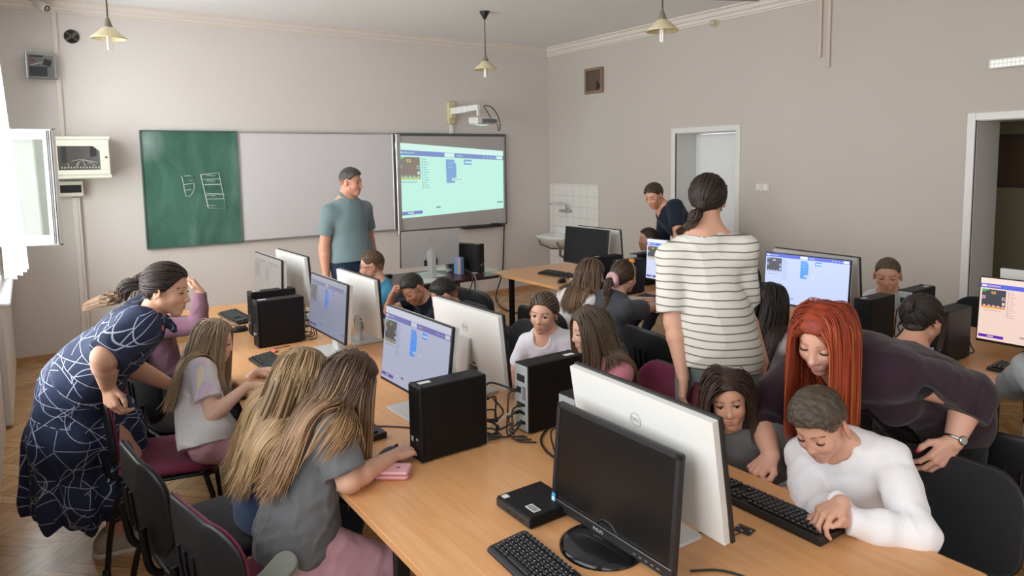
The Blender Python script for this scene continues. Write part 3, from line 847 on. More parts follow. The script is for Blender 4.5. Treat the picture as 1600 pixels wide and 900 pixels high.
b = MB(); b.sphere((-.045, 0, -.005), (.03, .04, .035), 14, 8); b.build('lens', mat('sensor_lens', 'b9b6a2', .2), root)
b = MB(); b.tube([(XR-.7, 4.75, ZC-.012), (XR-.05, 4.45, ZC-.012)], .013, 6); tag(b.build('ceiling_conduit', mat('conduit_grey', '8d8a86', .6)), 'grey conduit running across the ceiling to the right wall', 'cable conduit')
root = thing('emergency_light', 'white emergency light box with a green end above the open doorway', 'emergency light', (XR-.03, 2.20, 2.56))
b = MB(); b.box((0, 0, 0), (.06, .36, .075), .006); b.build('case', mat('emergency_white', 'e6e6e2', .4), root)
b = MB()
for k in range(9):
    for j in (-.018, .012): b.box((-.032, .15-.028*k, j), (.006, .018, .018), .002)
b.build('lamp_cells', mat('lamp_cell', 'f2f2ec', .2, emit='f2f2ec', estr=.5), root)
b = MB(); b.box((-.031, -.135, 0), (.008, .09, .075), .002); b.build('green_panel', mat('exit_green', '2c9a6a', .4), root)

# washbasin with tiled splashback
def tiles():
    N = NT('white_tiles', .2)
    tc = N.n('TexCoord'); sp = N.n('SeparateXYZ'); N.l(tc.outputs['Object'], sp.inputs[0])
    fy = N.math('FRACT', N.math('MULTIPLY', sp.outputs[1], 1/.15)); fz = N.math('FRACT', N.math('MULTIPLY', sp.outputs[2], 1/.15))
    e = N.math('MINIMUM', N.math('MINIMUM', fy, N.math('SUBTRACT', 1, fy)), N.math('MINIMUM', fz, N.math('SUBTRACT', 1, fz)))
    N.l(N.mix(N.math('LESS_THAN', e, .018), srgb('dcd9d5'), srgb('bdb8b2')), N.b.inputs['Base Color']); return N.m
b = MB(); b.box((XR-.005, 7.505, .77), (.009, 1.05, 1.50), .002); tag(b.build('tile_panel', tiles()), 'white square tile panel on the wall behind the washbasin', 'tiling')
root = thing('washbasin', 'white ceramic washbasin fixed to the tiles in the corner', 'washbasin', (XR-.01, 7.55, .80))
bs = []
def ring(hw, d, z, n=28):
    o = []
    for i in range(n):
        a = 2*math.pi*i/n; c, s_ = math.cos(a), math.sin(a)
        o.append((-d/2+math.copysign(abs(c)**.55, c)*d/2, math.copysign(abs(s_)**.6, s_)*hw, z))
    return o
rings = [ring(.12, .26, -.17), ring(.25, .40, -.10), ring(.30, .47, -.03), ring(.315, .49, 0), ring(.30, .475, .015), ring(.27, .44, .0), ring(.23, .36, -.06), ring(.12, .2, -.11)]
b = MB(); n = 28
b.add([p for r in rings for p in r], [(i*n+j, i*n+(j+1) % n, (i+1)*n+(j+1) % n, (i+1)*n+j) for i in range(len(rings)-1) for j in range(n)], True)
b.add(rings[0], [tuple(range(n))[::-1]]); b.add(rings[-1], [tuple(range(n))]); b.box((-.03, 0, .05), (.05, .55, .10), .012); b.build('bowl', mat('ceramic', 'dfdfdc', .12), root)
b = MB(); b.tube([(-.42, -.2, -.05), (-.40, -.2, -.12), (-.2, -.2, -.2), (-.02, -.2, -.22)], .012); b.tube([(-.42, .2, -.05), (-.40, .2, -.12), (-.2, .2, -.2), (-.02, .2, -.22)], .012); b.tube([(-.2, 0, -.15), (-.2, 0, -.28), (-.12, 0, -.32), (-.02, 0, -.3)], .02); b.build('bracket', mat('bracket_grey', '8c8a87', .4, .6), root)
root = thing('tap', 'chrome swivel tap on the white tiles above the washbasin', 'tap', (XR-.012, 7.62, 1.14))
M_CHROME = mat('chrome', (.6, .6, .6), .15, 1.0)
b = MB(); b.lathe([(.035, 0), (.03, .02), (.016, .03), (.016, .07)], 16, Matrix.Rotation(R_(-90), 4, 'Y')); b.tube([(-.06, -.07, 0), (-.06, .07, 0)], .018, 10); b.build('body', M_CHROME, root)
b = MB(); b.tube(spline([(-.06, -.05, .01), (-.065, -.05, .07), (-.09, -.03, .105), (-.12, .05, .11), (-.16, .16, .105), (-.165, .18, .08)]), .010, 8); b.build('spout', M_CHROME, root)
for s in (-1, 1):
    b = MB(); b.lathe([(.012, 0), (.022, .01), (.022, .03), (0, .035)], 10, Matrix.Translation((-.06, s*.07, 0)) @ Matrix.Rotation(R_(-90*s), 4, 'X')); b.build('handle', M_CHROME, root)

# pendant lamps
def pendant(x, y, label, shade_col):
    root = thing('pendant_lamp', label, 'pendant lamp', (x, y, ZC), 0, 'conical pendant lamps')
    b = MB(); b.lathe([(.055, 0), (.052, -.012), (.02, -.07), (.008, -.085)], 20); b.build('ceiling_rose', mat('rose_black', '1c1a18', .5), root)
    b = MB(); b.tube([(0, 0, -.07), (0, 0, -.46)], .006, 6); b.build('cord', mat('cord_grey', '4a4643', .6), root)
    b = MB(); b.lathe([(.004, -.44), (.012, -.46), (.034, -.525), (.030, -.53)], 20); b.build('cap', mat('cap_grey', '77705f', .5), root)
    b = MB(); b.lathe([(.030, -.522), (.125, -.605), (.127, -.615), (.122, -.612), (.028, -.530)], 28, cap=False)
    b.build('lamp_shade', mat('shade_cream', 'd6c9a4', .35, noise=.08, nscale=25), root)
    b = MB(); b.lathe([(.018, -.53), (.02, -.60), (.016, -.605)], 12)
    for k in range(3):
        a = k*2.09; c = (.013*math.cos(a), .013*math.sin(a)); b.tube([(c[0], c[1], -.60), (c[0], c[1], -.685), (c[0]*.4, c[1]*.4, -.692)], .0085, 8)
    b.build('bulb', mat('bulb_white', 'f0efec', .15), root)
pendant(.586, 6.25, 'cream conical pendant lamp hanging above the chalkboard end of the room', 0)
pendant(4.138, 6.396, 'cream conical pendant lamp with a black ceiling rose above the projector', 0)
pendant(4.114, 3.825, 'cream conical pendant lamp hanging in front of the right wall cornice', 0)
# ---------------------------------------------------------------- furniture
M_BLK = mat('black_plastic', '111113', .45, spec=.3)
M_LEGS = mat('black_steel', '101012', .4, .2)
M_SHELL = mat('chair_shell', '17181a', .42)
M_RED = mat('maroon_fabric', '701d3e', .9, sheen=.12, noise=.06, nscale=60, bump=.3, bscale=700)
M_DARK = mat('charcoal_fabric', '1c1c20', .9, sheen=.12, noise=.08, nscale=60, bump=.3, bscale=700)
M_GREYF = mat('plum_grey_fabric', '2b2730', .9, sheen=.12, noise=.08, nscale=60, bump=.3, bscale=700)
M_SILVER = mat('silver_plastic', 'c3c4c3', .35, .15)
M_BACK = mat('monitor_back', 'd4d4d1', .42)
M_BACKD = mat('monitor_back_grey', 'b4b0ae', .42)

DZ = .75
def desk(name, label, x0, y0, x1, y1, legs, rad=.03, group=None):
    root = thing(name, label, 'desk', ((x0+x1)/2, (y0+y1)/2, 0), 0, group)
    w, d = x1-x0, y1-y0
    b = MB(); b.prism(rrect(w, d, rad, 4), .027, None, DZ-.027); b.build('tabletop', [M_BEECH], root, .003)
    for lx, ly in legs:
        b = MB(); b.box((lx-root.location.x, ly-root.location.y, (DZ-.027)/2), (.045, .045, DZ-.027), .004); b.build('leg', M_LEGS, root)
    for ly in sorted({l[1] for l in legs}):
        xs = [l[0] for l in legs if l[1] == ly]
        b = MB(); b.box(((min(xs)+max(xs))/2-root.location.x, ly-root.location.y, .02), (max(xs)-min(xs)+.06, .05, .03), .004); b.box(((min(xs)+max(xs))/2-root.location.x, ly-root.location.y, DZ-.045), (max(xs)-min(xs), .035, .03), .003); b.build('foot_bar', M_LEGS, root)
    return root
desk('long_desk', 'long beech desk carrying the two nearest rows of computers', .81, .70, 2.03, 5.78, [(x, y) for y in (.85, 2.05, 3.4, 4.6, 5.65) for x in (.95, 1.90)])
desk('long_desk', 'long beech desk along the door wall with the farther computers', 3.755, -.4, 4.95, 5.80, [(x, y) for y in (-.2, 1.22, 2.6, 4.0, 5.62) for x in (3.9, 4.80)])

# ---- chairs
def pad_mesh(b, w, h, r, t, dome, xf, n=6):
    """cushion: rounded outline in local (u, v), thickness t; xf maps (u, v, t) to the chair"""
    rings = []
    f = min(1, min(w, h)/.46)
    for (ins, z) in ((.012, 0), (0, t*.25), (0, t*.6), (.008, t*.85), (.022, t), (.06*f, t+dome*.45), (.11*f, t+dome*.8), (.15*f, t+dome)):
        rings.append([xf(x, y, z) for x, y in rrect(w-2*ins, h-2*ins, max(r-ins*.6, .02), n)])
    m = len(rings[0])
    b.add([p for q in rings for p in q], [(i*m+j, i*m+(j+1) % m, (i+1)*m+(j+1) % m, (i+1)*m+j) for i in range(len(rings)-1) for j in range(m)], True)
    ins = .15*f; base = rrect(w-2*ins, h-2*ins, max(r-ins*.6, .02), n); prev = rings[-1]
    for sc in (.75, .5, .25):
        cur = [xf(x*sc, y*sc, t+dome) for x, y in base]
        b.add(prev+cur, [(j, (j+1) % m, m+(j+1) % m, m+j) for j in range(m)], True); prev = cur
    b.add(prev+[xf(0, 0, t+dome)], [(j, (j+1) % m, m) for j in range(m)], True)
    base = rrect(w-.024, h-.024, max(r-.0072, .02), n); prev = rings[0]
    for sc in (.7, .35):
        cur = [xf(x*sc, y*sc, 0) for x, y in base]
        b.add(prev+cur, [(m+j, m+(j+1) % m, (j+1) % m, j) for j in range(m)], True); prev = cur
    b.add(prev+[xf(0, 0, 0)], [(m, (j+1) % m, j) for j in range(m)], True)

def chair_parts(root, fabric):
    """stacking chair facing +x; seat top at .47, back to .83"""
    sz = .425
    b = MB(); pad_mesh(b, .42, .475, .10, .035, .012, lambda u, v, t: (u+.01-.0*v, v, sz+t-.035*max(0, (u-.10)/.12)**2+.012*max(0, -u/.2)**2)); b.build('seat', fabric, root)
    b = MB(); pad_mesh(b, .425, .48, .10, .02, -.012, lambda u, v, t: (u+.01, v, sz-.004-t-.035*max(0, (u-.10)/.12)**2)); b.build('seat_shell', M_SHELL, root)
    def bk(u, v, t, s=1):                       # u across, v up
        z = .66+v; lean = -.235-.10*(z-.50)
        curve = .055*(u/.23)**2
        return (lean+curve+s*t, u, z)
    b = MB(); pad_mesh(b, .465, .345, .11, .022, .012, lambda u, v, t: bk(u, v, t)); b.build('backrest', fabric, root)
    b = MB(); pad_mesh(b, .475, .355, .115, .016, .006, lambda u, v, t: bk(u, v, .004-t))
    for k in (-1, 0, 1): b.tube([bk(.05*k, -.10, -.021), bk(.05*k, .0, -.023), bk(.05*k, .05, -.021)], .006, 6)
    b.build('back_shell', M_SHELL, root)
    for sy in (-1, 1):
        b = MB(); b.tube([(.22, sy*.235, 0), (.20, sy*.225, .30), (.17, sy*.215, .415)], .0125, 8, flat=.8); b.lathe([(.018, 0), (.017, .03), (.012, .035)], 10, Matrix.Translation((.22, sy*.235, 0))); b.build('front_leg', M_LEGS, root)
        b = MB(); b.tube(spline([(-.26, sy*.235, 0), (-.23, sy*.228, .22), (-.185, sy*.22, .38), (-.10, sy*.215, .412), (.17, sy*.215, .412)], 5), .0125, 8, flat=.8); b.lathe([(.018, 0), (.017, .03), (.012, .035)], 10, Matrix.Translation((-.26, sy*.235, 0))); b.build('rear_leg', M_LEGS, root)
    b = MB()
    for sy in (-1, 1): b.tube(spline([(.05, sy*.12, .405), (-.16, sy*.12, .40), (-.235, sy*.125, .43), (-.255, sy*.13, .52), (-.262, sy*.13, .60)], 5), .014, 8, flat=.5)
    b.tube([(-.10, -.21, .405), (-.10, .21, .405)], .010, 6); b.tube([(.12, -.21, .405), (.12, .21, .405)], .010, 6); b.build('back_bracket', M_LEGS, root)
    return root
_protos = {}
def chair(x, y, deg, fabric, label, group='stacking chairs in the classroom'):
    k = fabric.name
    if k not in _protos:
        r = thing('stacking_chair', label, 'chair', (x, y, 0), R_(deg), group); chair_parts(r, fabric); _protos[k] = r; return r
    return dup(_protos[k], (x, y, 0), R_(deg), label, group)
# window side of the near desk, from the camera outwards
chair(.58, 2.26, 12, M_RED, 'maroon stacking chair under the girl in the grey T-shirt, nearest the camera')
chair(.49, 2.82, 7, M_DARK, 'dark stacking chair behind the nearest maroon one, under the girl in blue')
chair(.48, 3.70, -13, M_RED, 'maroon stacking chair gripped by the teacher in the navy dress')
chair(.64, 4.25, 12, M_DARK, 'dark stacking chair behind the chair the teacher grips')
chair(.70, 4.76, 10, M_RED, 'maroon stacking chair under the girl with a raised hand')
# pupils across the near desk
chair(2.30, 1.02, 180, M_DARK, 'large dark chair behind the boy in the white long sleeves')
chair(2.24, 1.72, 176, M_GREYF, 'plum grey chair under the dark haired girl in grey')
chair(2.33, 2.33, 172, M_RED, 'maroon chair under the girl in the pink top')
chair(2.42, 2.90, 180, M_GREYF, 'plum grey chair under the girl in the white T-shirt')
chair(2.36, 3.48, 180, M_DARK, 'dark chair hidden behind the monitors, under the boy with a bowed head')
chair(2.36, 4.22, 180, M_DARK, 'dark chair under the laughing boy')
chair(2.32, 5.04, 184, M_DARK, 'dark chair under the boy with glasses')
# in front of the far desk
chair(3.12, 4.78, 8, M_DARK, 'dark chair under the girl in white with a fringe')
chair(3.12, 3.88, 10, M_RED, 'maroon chair under the girl with the scrunchie')
chair(3.26, 2.92, -6, M_DARK, 'dark chair seen from behind, left of the striped T-shirt')
chair(3.26, 2.36, 0, M_DARK, 'dark chair under the girl with long straight dark hair')
chair(3.22, 1.66, 4, M_GREYF, 'plum grey chair under the girl with a bun')
chair(3.16, .98, 10, M_DARK, 'dark chair at the right edge of the picture behind the red haired woman')
chair(5.28, 4.10, 180, M_GREYF, 'plum grey chair under the boy beyond the bright monitor')
chair(5.30, 2.02, 180, M_DARK, 'dark chair under the boy with cropped hair by the wall')

# ---- monitors
def logo_text(txt, size, M, name, m, root, ext=.0004):
    c = bpy.data.curves.new(name, 'FONT'); c.body = txt; c.size = size; c.extrude = ext; c.align_x = 'CENTER'; c.align_y = 'CENTER'
    t = bpy.data.objects.new(name, c); COL.objects.link(t); bpy.context.view_layer.update()
    me = bpy.data.meshes.new_from_object(t.evaluated_get(bpy.context.evaluated_depsgraph_get()))
    bpy.data.objects.remove(t)
    me.materials.clear(); me.materials.append(m)
    o = bpy.data.objects.new(name, me); COL.objects.link(o); o.parent = root; o.matrix_local = M
    return o
M_LOGO = mat('logo_grey', '9b9b99', .3, .5)
def dell_monitor(x, y, zc, deg, tilt, label, pal=None, variant=0, back=None, W=.61, base_x=.02, logo=.6, dark=None, group='office monitors on the desks'):
    """front faces local +x; (x, y, zc) is the centre of the front plane"""
    Hh = .585*W+.003
    root = thing('monitor', label, 'monitor', (x, y, DZ), R_(deg), group)
    T = Matrix.Translation((0, 0, zc-DZ)) @ Matrix.Rotation(R_(-tilt), 4, 'Y')
    back = back or M_BACK
    b = MB().xf(T); b.box((-.008, 0, 0), (.016, W, Hh), .003); b.build('bezel', M_BLK, root)
    b = MB().xf(T)                                                   # white back cover with a cable recess
    y2, z2 = W/2-.004, Hh/2-.004
    outer = [(-y2, -z2), (y2, -z2), (y2, z2), (-y2, z2)]
    b.box((-.026, 0, .03), (.022, W-.012, Hh-.07), .0); b.box((-.026, -(y2+.07)/2-.0, -z2+.0305), (.022, y2-.07-.006, .061), .0); b.box((-.026, (y2+.07)/2+.0, -z2+.0305), (.022, y2-.07-.006, .061), .0)
    b.build('back_cover', back, root)
    b = MB().xf(T); b.box((-.018, 0, -z2+.045), (.006, .145, .085)); b.box((-.03, -.045, -z2+.075), (.016, .03, .012), .002); b.box((-.03, .045, -z2+.075), (.016, .02, .012), .002); b.build('port_recess', mat('recess_dark', '3a3836', .6), root)
    b = MB().xf(T); hw, hh = W/2-.006, Hh/2
    def q(u, v, l): return (.0004+.0003*l, -hw+2*hw*u, -hh+.014+(2*hh-.020)*v)
    if pal is None:
        b.quad(q(0, 0, 0), q(1, 0, 0), q(1, 1, 0), q(0, 1, 0)); b.build('screen', dark or mat('screen_off', '131518', .22, spec=.5), root)
    else:
        ui(b, q, editor(variant)); b.build('screen', pal, root)
    b = MB(); L = zc-DZ
    nx = -.03-math.tan(R_(tilt))*(-.0)
    b.xf(Matrix.Identity(4)); b.prism([(-.035, -.042), (-.05, -.045), (-.055, 0), (-.05, .045), (-.035, .042)], L+.02, Matrix.Translation((base_x-.03, 0, 0)) @ Matrix(((1, 0, .10, 0), (0, 1, 0, 0), (0, 0, 1, 0), (0, 0, 0, 1)))); b.build('neck', M_SILVER, root)
    b = MB(); b.prism(rrect(.20, .245, .012, 4), .012, Matrix.Translation((base_x-.03, 0, 0))); b.build('base', M_SILVER, root, .003)
    if logo is not None:
        lz = Hh*(logo-.5)
        b = MB().xf(T); R = .021
        b.tube([(-.0375, R*math.cos(a*math.pi/16), lz+R*math.sin(a*math.pi/16)) for a in range(33)], .0009, 5, caps=False); b.build('logo_ring', M_LOGO, root)
        Mt = T @ Matrix.Translation((-.0372, 0, lz)) @ Matrix(((0, 0, -1, 0), (-1, 0, 0, 0), (0, 1, 0, 0), (0, 0, 0, 1)))
        logo_text('DELL', .0155, Mt, 'logo', M_LOGO, root)
    return root
P_NEAR = palette('near_screen', 1.0, 'a3a8bf', '5a55a0', 'b9bdca', '36342f', '8c8048', '3c8f7c', '3b88e6', '4d3f96', '8488a8', '55566e')
P_MID = palette('mid_screen', 1.0, '7d8096', '5f5c8c', '8c8e9c', '4e4c4c', '6a6453', '54706c', '3f6fc0', '383a78', '6c6e86', '55566a')
P_FAR = palette('far_screen', 1.0, '9a938c', '8b8488', 'a29b95', '857f7a', '8a847c', '8a8480', '86807f', '88828a', '8e8882', '807a76')  # grey reflection on the farthest screen put into its own glow
P_LIT = palette('lit_screen', 1.0, 'c4d3fb', '4a5fe0', 'e0e8ff', '3a3c46', 'c0c6e8', '6a86c8', '3f9cf0', '8aa0e8', '9db0ec', '8b9ad0')
P_LIT2 = palette('lit_screen_board', 1.0, 'd6dcfa', '3f6fe0', 'e8ecff', '3c3a3a', 'd4b830', 'c84050', '6aa0ee', '4a3a9c', 'a8b4e0', '8b90b8')
P_WARM = palette('warm_screen', 1.0, 'f4d6c8', '4a5fdc', 'f8e0d4', '33353f', 'e0a030', '34b060', 'e8b8b8', '5a18b0', 'e0a8b0', 'a09098')
E_, W_ = 0, 180
dell_monitor(1.461, 1.405, 1.03, -2.6, 9.0, 'white backed monitor with a round logo nearest the camera, facing the boy in white', base_x=.035, logo=.735)
dell_monitor(1.735, 2.84, 1.0, 1.0, 6.0, 'white backed monitor in front of the girl in the white T-shirt', base_x=.0, logo=.70)
dell_monitor(1.356, 2.73, 1.012, 181.4, 7.0, 'monitor with blue code blocks in front of the two long haired girls', P_NEAR, 0, base_x=.015)
dell_monitor(1.40, 3.94, 1.02, 180.7, 5.0, 'dim grey blue monitor beside the two black computers', P_MID, 0, W=.58)
dell_monitor(1.675, 4.07, 1.0, .4, 3.0, 'white backed monitor with its silver stand showing, before the laughing boy', base_x=.035, logo=None)
dell_monitor(1.329, 4.915, 1.05, 180.9, 2.4, 'farthest monitor of the near desk, its grey screen turned to the windows', P_FAR, 0)
dell_monitor(1.545, 4.948, 1.055, 1.9, 4.0, 'farthest white backed monitor of the near desk, facing the boy with glasses', logo=None)
dell_monitor(4.186, 4.834, 1.062, 181.4, 6.0, 'switched off dark monitor at the sink end of the far desk', W=.585)
dell_monitor(4.42, 4.876, 1.045, -.5, 5.0, 'grey backed monitor behind the dark switched off screen', logo=None)
dell_monitor(4.386, 3.923, 1.0, 185, 3.0, 'bright monitor partly hidden behind the striped T-shirt', P_LIT2, 2)
dell_monitor(4.0, 2.50, 1.07, 183, 4.0, 'bright wide monitor right of the striped T-shirt', P_LIT, 1, W=.57)
dell_monitor(4.29, 2.59, 1.045, -4.6, 6.0, 'grey backed monitor directly behind the bright wide one', logo=None, back=M_BACKD, W=.64)
dell_monitor(4.284, 1.322, 1.012, 180.6, 3.8, 'bright peach tinted monitor cut by the right edge', P_WARM, 2)
dell_monitor(4.52, 1.30, 1.045, -2.0, 4.0, 'grey backed monitor behind the peach tinted screen', logo=None)
dell_monitor(3.161, 5.948, 1.035, 84.9, 4.4, "grey backed monitor on the teacher's dark desk", back=M_BACKD, logo=.72)

# near black monitor
root = thing('monitor', 'black switched off monitor with a round foot in the foreground', 'monitor', (1.325, 1.425, DZ), R_(180), 'office monitors on the desks')
T = Matrix.Translation((0, 0, .923-DZ+.012)) @ Matrix.Rotation(R_(-5), 4, 'Y')
b = MB().xf(T); W, Hh = .51, .335
b.box((-.010, 0, .0), (.020, W, Hh), .005); b.box((-.03, 0, 0), (.03, W-.08, Hh-.07), .012)
for c, s in (((.002, 0, Hh/2-.008), (.006, W, .016)), ((.002, W/2-.008, 0), (.006, .016, Hh)), ((.002, -W/2+.008, 0), (.006, .016, Hh)), ((.003, 0, -Hh/2+.014), (.008, W, .028))): b.box(c, s, .002)
b.build('case', M_BLK, root)
b = MB().xf(T); b.box((.0005, 0, .012), (.002, W-.03, Hh-.05)); b.build('screen', mat('screen_off_warm', '191716', .30, spec=.3), root)
b = MB().xf(T); b.box((.0075, 0, -Hh/2+.029), (.002, W-.006, .002)); b.build('silver_line', M_ALU, root)
b = MB().xf(T); b.box((.0075, -W/2+.014, -Hh/2+.030), (.0015, .018, .028), .001); b.slot(1).box((.0085, -W/2+.014, -Hh/2+.026), (.001, .012, .012)); b.build('energy_sticker', [mat('sticker_blue', '4aa6c8', .4), mat('sticker_pale', 'cfe4ec', .4)], root)
Mt = T @ Matrix.Translation((.0072, -.03, -Hh/2+.013)) @ Matrix(((0, 0, 1, 0), (1, 0, 0, 0), (0, 1, 0, 0), (0, 0, 0, 1)))
logo_text('PHILIPS', .0135, Mt, 'logo', mat('logo_silver', 'c9c9c7', .3, .3), root)
b = MB().xf(T)
for k in range(5): b.box((.0072, .12+.022*k, -Hh/2+.012), (.001, .010, .0035))
b.build('button_marks', mat('mark_grey', '77777a', .5), root)
b = MB(); b.lathe([(.125, 0), (.125, .006), (.11, .016), (.04, .022), (0, .023)], 40, Matrix.Translation((.03, 0, 0))); b.build('base', mat('gloss_black', '141415', .15), root)
b = MB(); b.prism([(.0, -.035), (-.028, -.03), (-.028, .03), (.0, .035)], .12, Matrix.Translation((-.005, 0, .015))); b.tube([(.012, .05*math.cos(a*math.pi/12), .02+.05*math.sin(a*math.pi/12)) for a in range(13)], .004, 6); b.build('neck', M_BLK, root)

# ---- computers
M_PCBLK = mat('pc_case_black', '0e0d0f', .5, spec=.25)
M_STEEL = mat('pc_rear_steel', 'a4abab', .4, .25)
M_PORTS = mat('port_black', '0f1011', .5)
M_STICK = mat('white_sticker', 'd4d3d0', .5)
def computer(x, y, deg, label, L=.295, W=.095, H=.288, wires=True, group='black desktop computers on the desks', z=DZ):
    """slim upright computer; front at local -x end, rear panel at +x; (x, y) is the centre"""
    root = thing('desktop_computer', label, 'computer', (x, y, z), R_(deg), group)
    b = MB(); b.box((.008, 0, H/2+.004), (L-.022, W, H-.006), .004); b.build('case', M_PCBLK, root)
    b = MB(); b.box((-L/2+.011, 0, H/2+.003), (.022, W+.002, H), .006)
    for k in range(4): b.box((-L/2-.0005, -.030+.018*k, H*.72), (.003, .006, H*.42), .001)
    b.build('front_bezel', M_PCBLK, root)
    b = MB(); b.box((-L/2-.001, W*.2, H*.28), (.003, .014, .018), .001); b.slot(1).lathe([(.006, 0), (.006, .003), (0, .003)], 12, Matrix.Translation((-L/2, -W*.2, H*.3)) @ Matrix.Rotation(R_(-90), 4, 'Y')); b.build('badge', [mat('badge_blue', '9fb6c8', .4), mat('power_ring', '8a9094', .4)], root)
    b = MB(); b.box((-L/2+.05, W*.12, H+.0005), (.05, .025, .0012)); b.build('sticker', M_STICK, root)
    b = MB(); b.box((L/2-.003, 0, H/2+.004), (.004, W-.008, H-.016), .001)
    for z0, y0, sy, sz in ((.80, .0, .05, .10), (.62, -.015, .03, .09), (.42, .0, .055, .04), (.30, .0, .05, .05), (.16, .01, .035, .045)):
        b.slot(1).box((L/2, y0, H*z0), (.004, sy, H*sz), .001)
    for i in range(9):
        for j in range(4): b.slot(2).box((L/2-.0005, .012+.006*j, H*(.5+.022*i)), (.0014, .0035, .0035))
    b.build('rear_panel', [M_STEEL, M_PORTS, mat('vent_hole', '3a3d3e', .6)], root)
    b = MB()
    for sx in (-1, 1):
        for sy in (-1, 1): b.box((sx*(L/2-.04), sy*(W/2-.015), .003), (.03, .012, .008), .002)
    b.build('foot', M_BLK, root)
    if wires:
        rs = random.Random(int((x+y*7)*1000)); b = MB()
        for k, (z0, y0) in enumerate(((.62, -.015), (.42, .01), (.30, -.01), (.16, .01))):
            b.box((L/2+.014, y0, H*z0), (.026, .018, .012), .003)
            d = rs.uniform(-.03, .06)
            b.tube(spline([(L/2+.025, y0, H*z0), (L/2+.055+.02*rs.random(), y0+d*.4, H*z0-.01), (L/2+.07, y0+d, H*z0*.5), (L/2+.06+.03*rs.random(), y0+d*1.6, .012), (L/2+.02, y0+d*2+.03, .006)], 5), .0035, 6)
        b.build('cable', mat('black_cable', '161616', .5), root)
    return root
computer(1.272, 2.272, 0, 'black computer with a white sticker beside the pink pencil case')
computer(1.225, 4.310, 0, 'front of two black computers beside the dim monitor')
computer(1.275, 4.632, 0, 'rear of two black computers beside the dim monitor')
computer(1.748, 2.252, 180, 'black computer with its steel rear panel showing, behind the nearest logo monitor')
computer(1.655, 1.845, 180, 'black computer mostly hidden behind the nearest logo monitor')
computer(4.04, 2.075, 0, 'black computer right of the bright wide monitor', wires=False)
computer(4.49, 2.05, 180, 'black computer with its rear panel showing, before the boy by the wall')
computer(4.045, 1.668, 0, 'black computer between the girl with a bun and the peach tinted screen')
computer(4.035, 4.38, 0, 'black computer beside the switched off dark screen', wires=False)
computer(4.02, 4.10, 0, 'black computer beyond the girl with the scrunchie', wires=False)
computer(4.43, 4.31, 180, 'black computer with a pale rear edge behind the scrunchie girl')
computer(3.60, 5.93, 118, "upright black computer on the teacher's dark desk")
root = thing('mini_computer', 'flat black mini computer lying on the desk with two white labels', 'computer', (1.268, 1.71, DZ), R_(0))
b = MB(); b.box((0, 0, .019), (.18, .185, .035), .004); b.build('case', M_PCBLK, root)
b = MB(); b.box((-.0905, 0, .018), (.004, .18, .026), .001)
for k in range(3): b.slot(1).box((-.0925, -.05+.035*k, .016), (.002, .016, .006))
b.build('front_face', [mat('grey_black', '2a2a2c', .4), M_PORTS], root)
b = MB(); b.box((-.07, .07, .0372), (.022, .022, .0008)); b.build('sticker', M_STICK, root)
b = MB(); b.box((-.045, -.045, .0372), (.028, .048, .0008))
for k in range(7): b.slot(1).box((-.045, -.062+.0055*k, .0377), (.02, .0022 if k % 2 else .0035, .0004))
b.build('barcode_label', [M_STICK, mat('ink', '2b2b2d', .6)], root)

# ---- keyboards and mice
def keyboard_parts(root):
    L, D = .445, .135
    b = MB(); b.prism([(-D/2, 0), (D/2, 0), (D/2, .026), (D/2-.02, .027), (-D/2+.01, .016), (-D/2, .010)], L, Matrix(((1, 0, 0, 0), (0, 0, 1, -L/2), (0, 1, 0, 0), (0, 0, 0, 1)))); b.build('body', M_BLK, root, .003)
    b = MB(); sl = math.atan2(.011, D-.03)
    def key(cx_, cy_, sx_, sy_):
        b.box((cx_, cy_, .0205+(cx_+D/2-.01)*.105), (sx_, sy_, .007), .0025, Matrix.Rotation(-sl, 4, 'Y'))
        if sy_ < .03: b.slot(1).box((cx_+.0025, cy_+.002, .0205+(cx_+.0025+D/2-.01)*.105+.0035), (.0034, .0030, .0004), 0, Matrix.Rotation(-sl, 4, 'Y')); b.slot(0)
    rows = [.052, .030, .0115, -.007, -.0255, -.044]
    for r, xx in enumerate(rows):
        yy = L/2-.014; n = 15 if r else 13
        if r == 5:
            for w in (.024, .021, .021, .11, .021, .021, .021, .024): key(xx, yy-w/2, .0155, w-.003); yy -= w+.0005
        else:
            for k in range(n): key(xx, yy-.0093, .0155 if r else .012, .0160); yy -= .0188
        yb = -L/2+.155
        if r in (0, 1, 2): [key(xx, yb-.0188*k, .0155 if r else .012, .016) for k in range(3)]
        if r == 4: key(xx, yb-.0188, .0155, .016)
        if r == 5: [key(xx, yb-.0188*k, .0155, .016) for k in range(3)]
        if r > 0: [key(xx, -L/2+.085-.0188*k, .0155, .016) for k in range(4)]
    b.build('keys', [mat('key_black', '1c1c1f', .5), mat('key_legend', 'a9adb0', .6)], root)
    return root
_kb = []
def keyboard(x, y, deg, label):
    g = 'black keyboards on the desks'
    if not _kb: r = thing('keyboard', label, 'keyboard', (x, y, DZ), R_(deg), g); _kb.append(keyboard_parts(r)); return r
    return dup(_kb[0], (x, y, DZ), R_(deg), label, g)
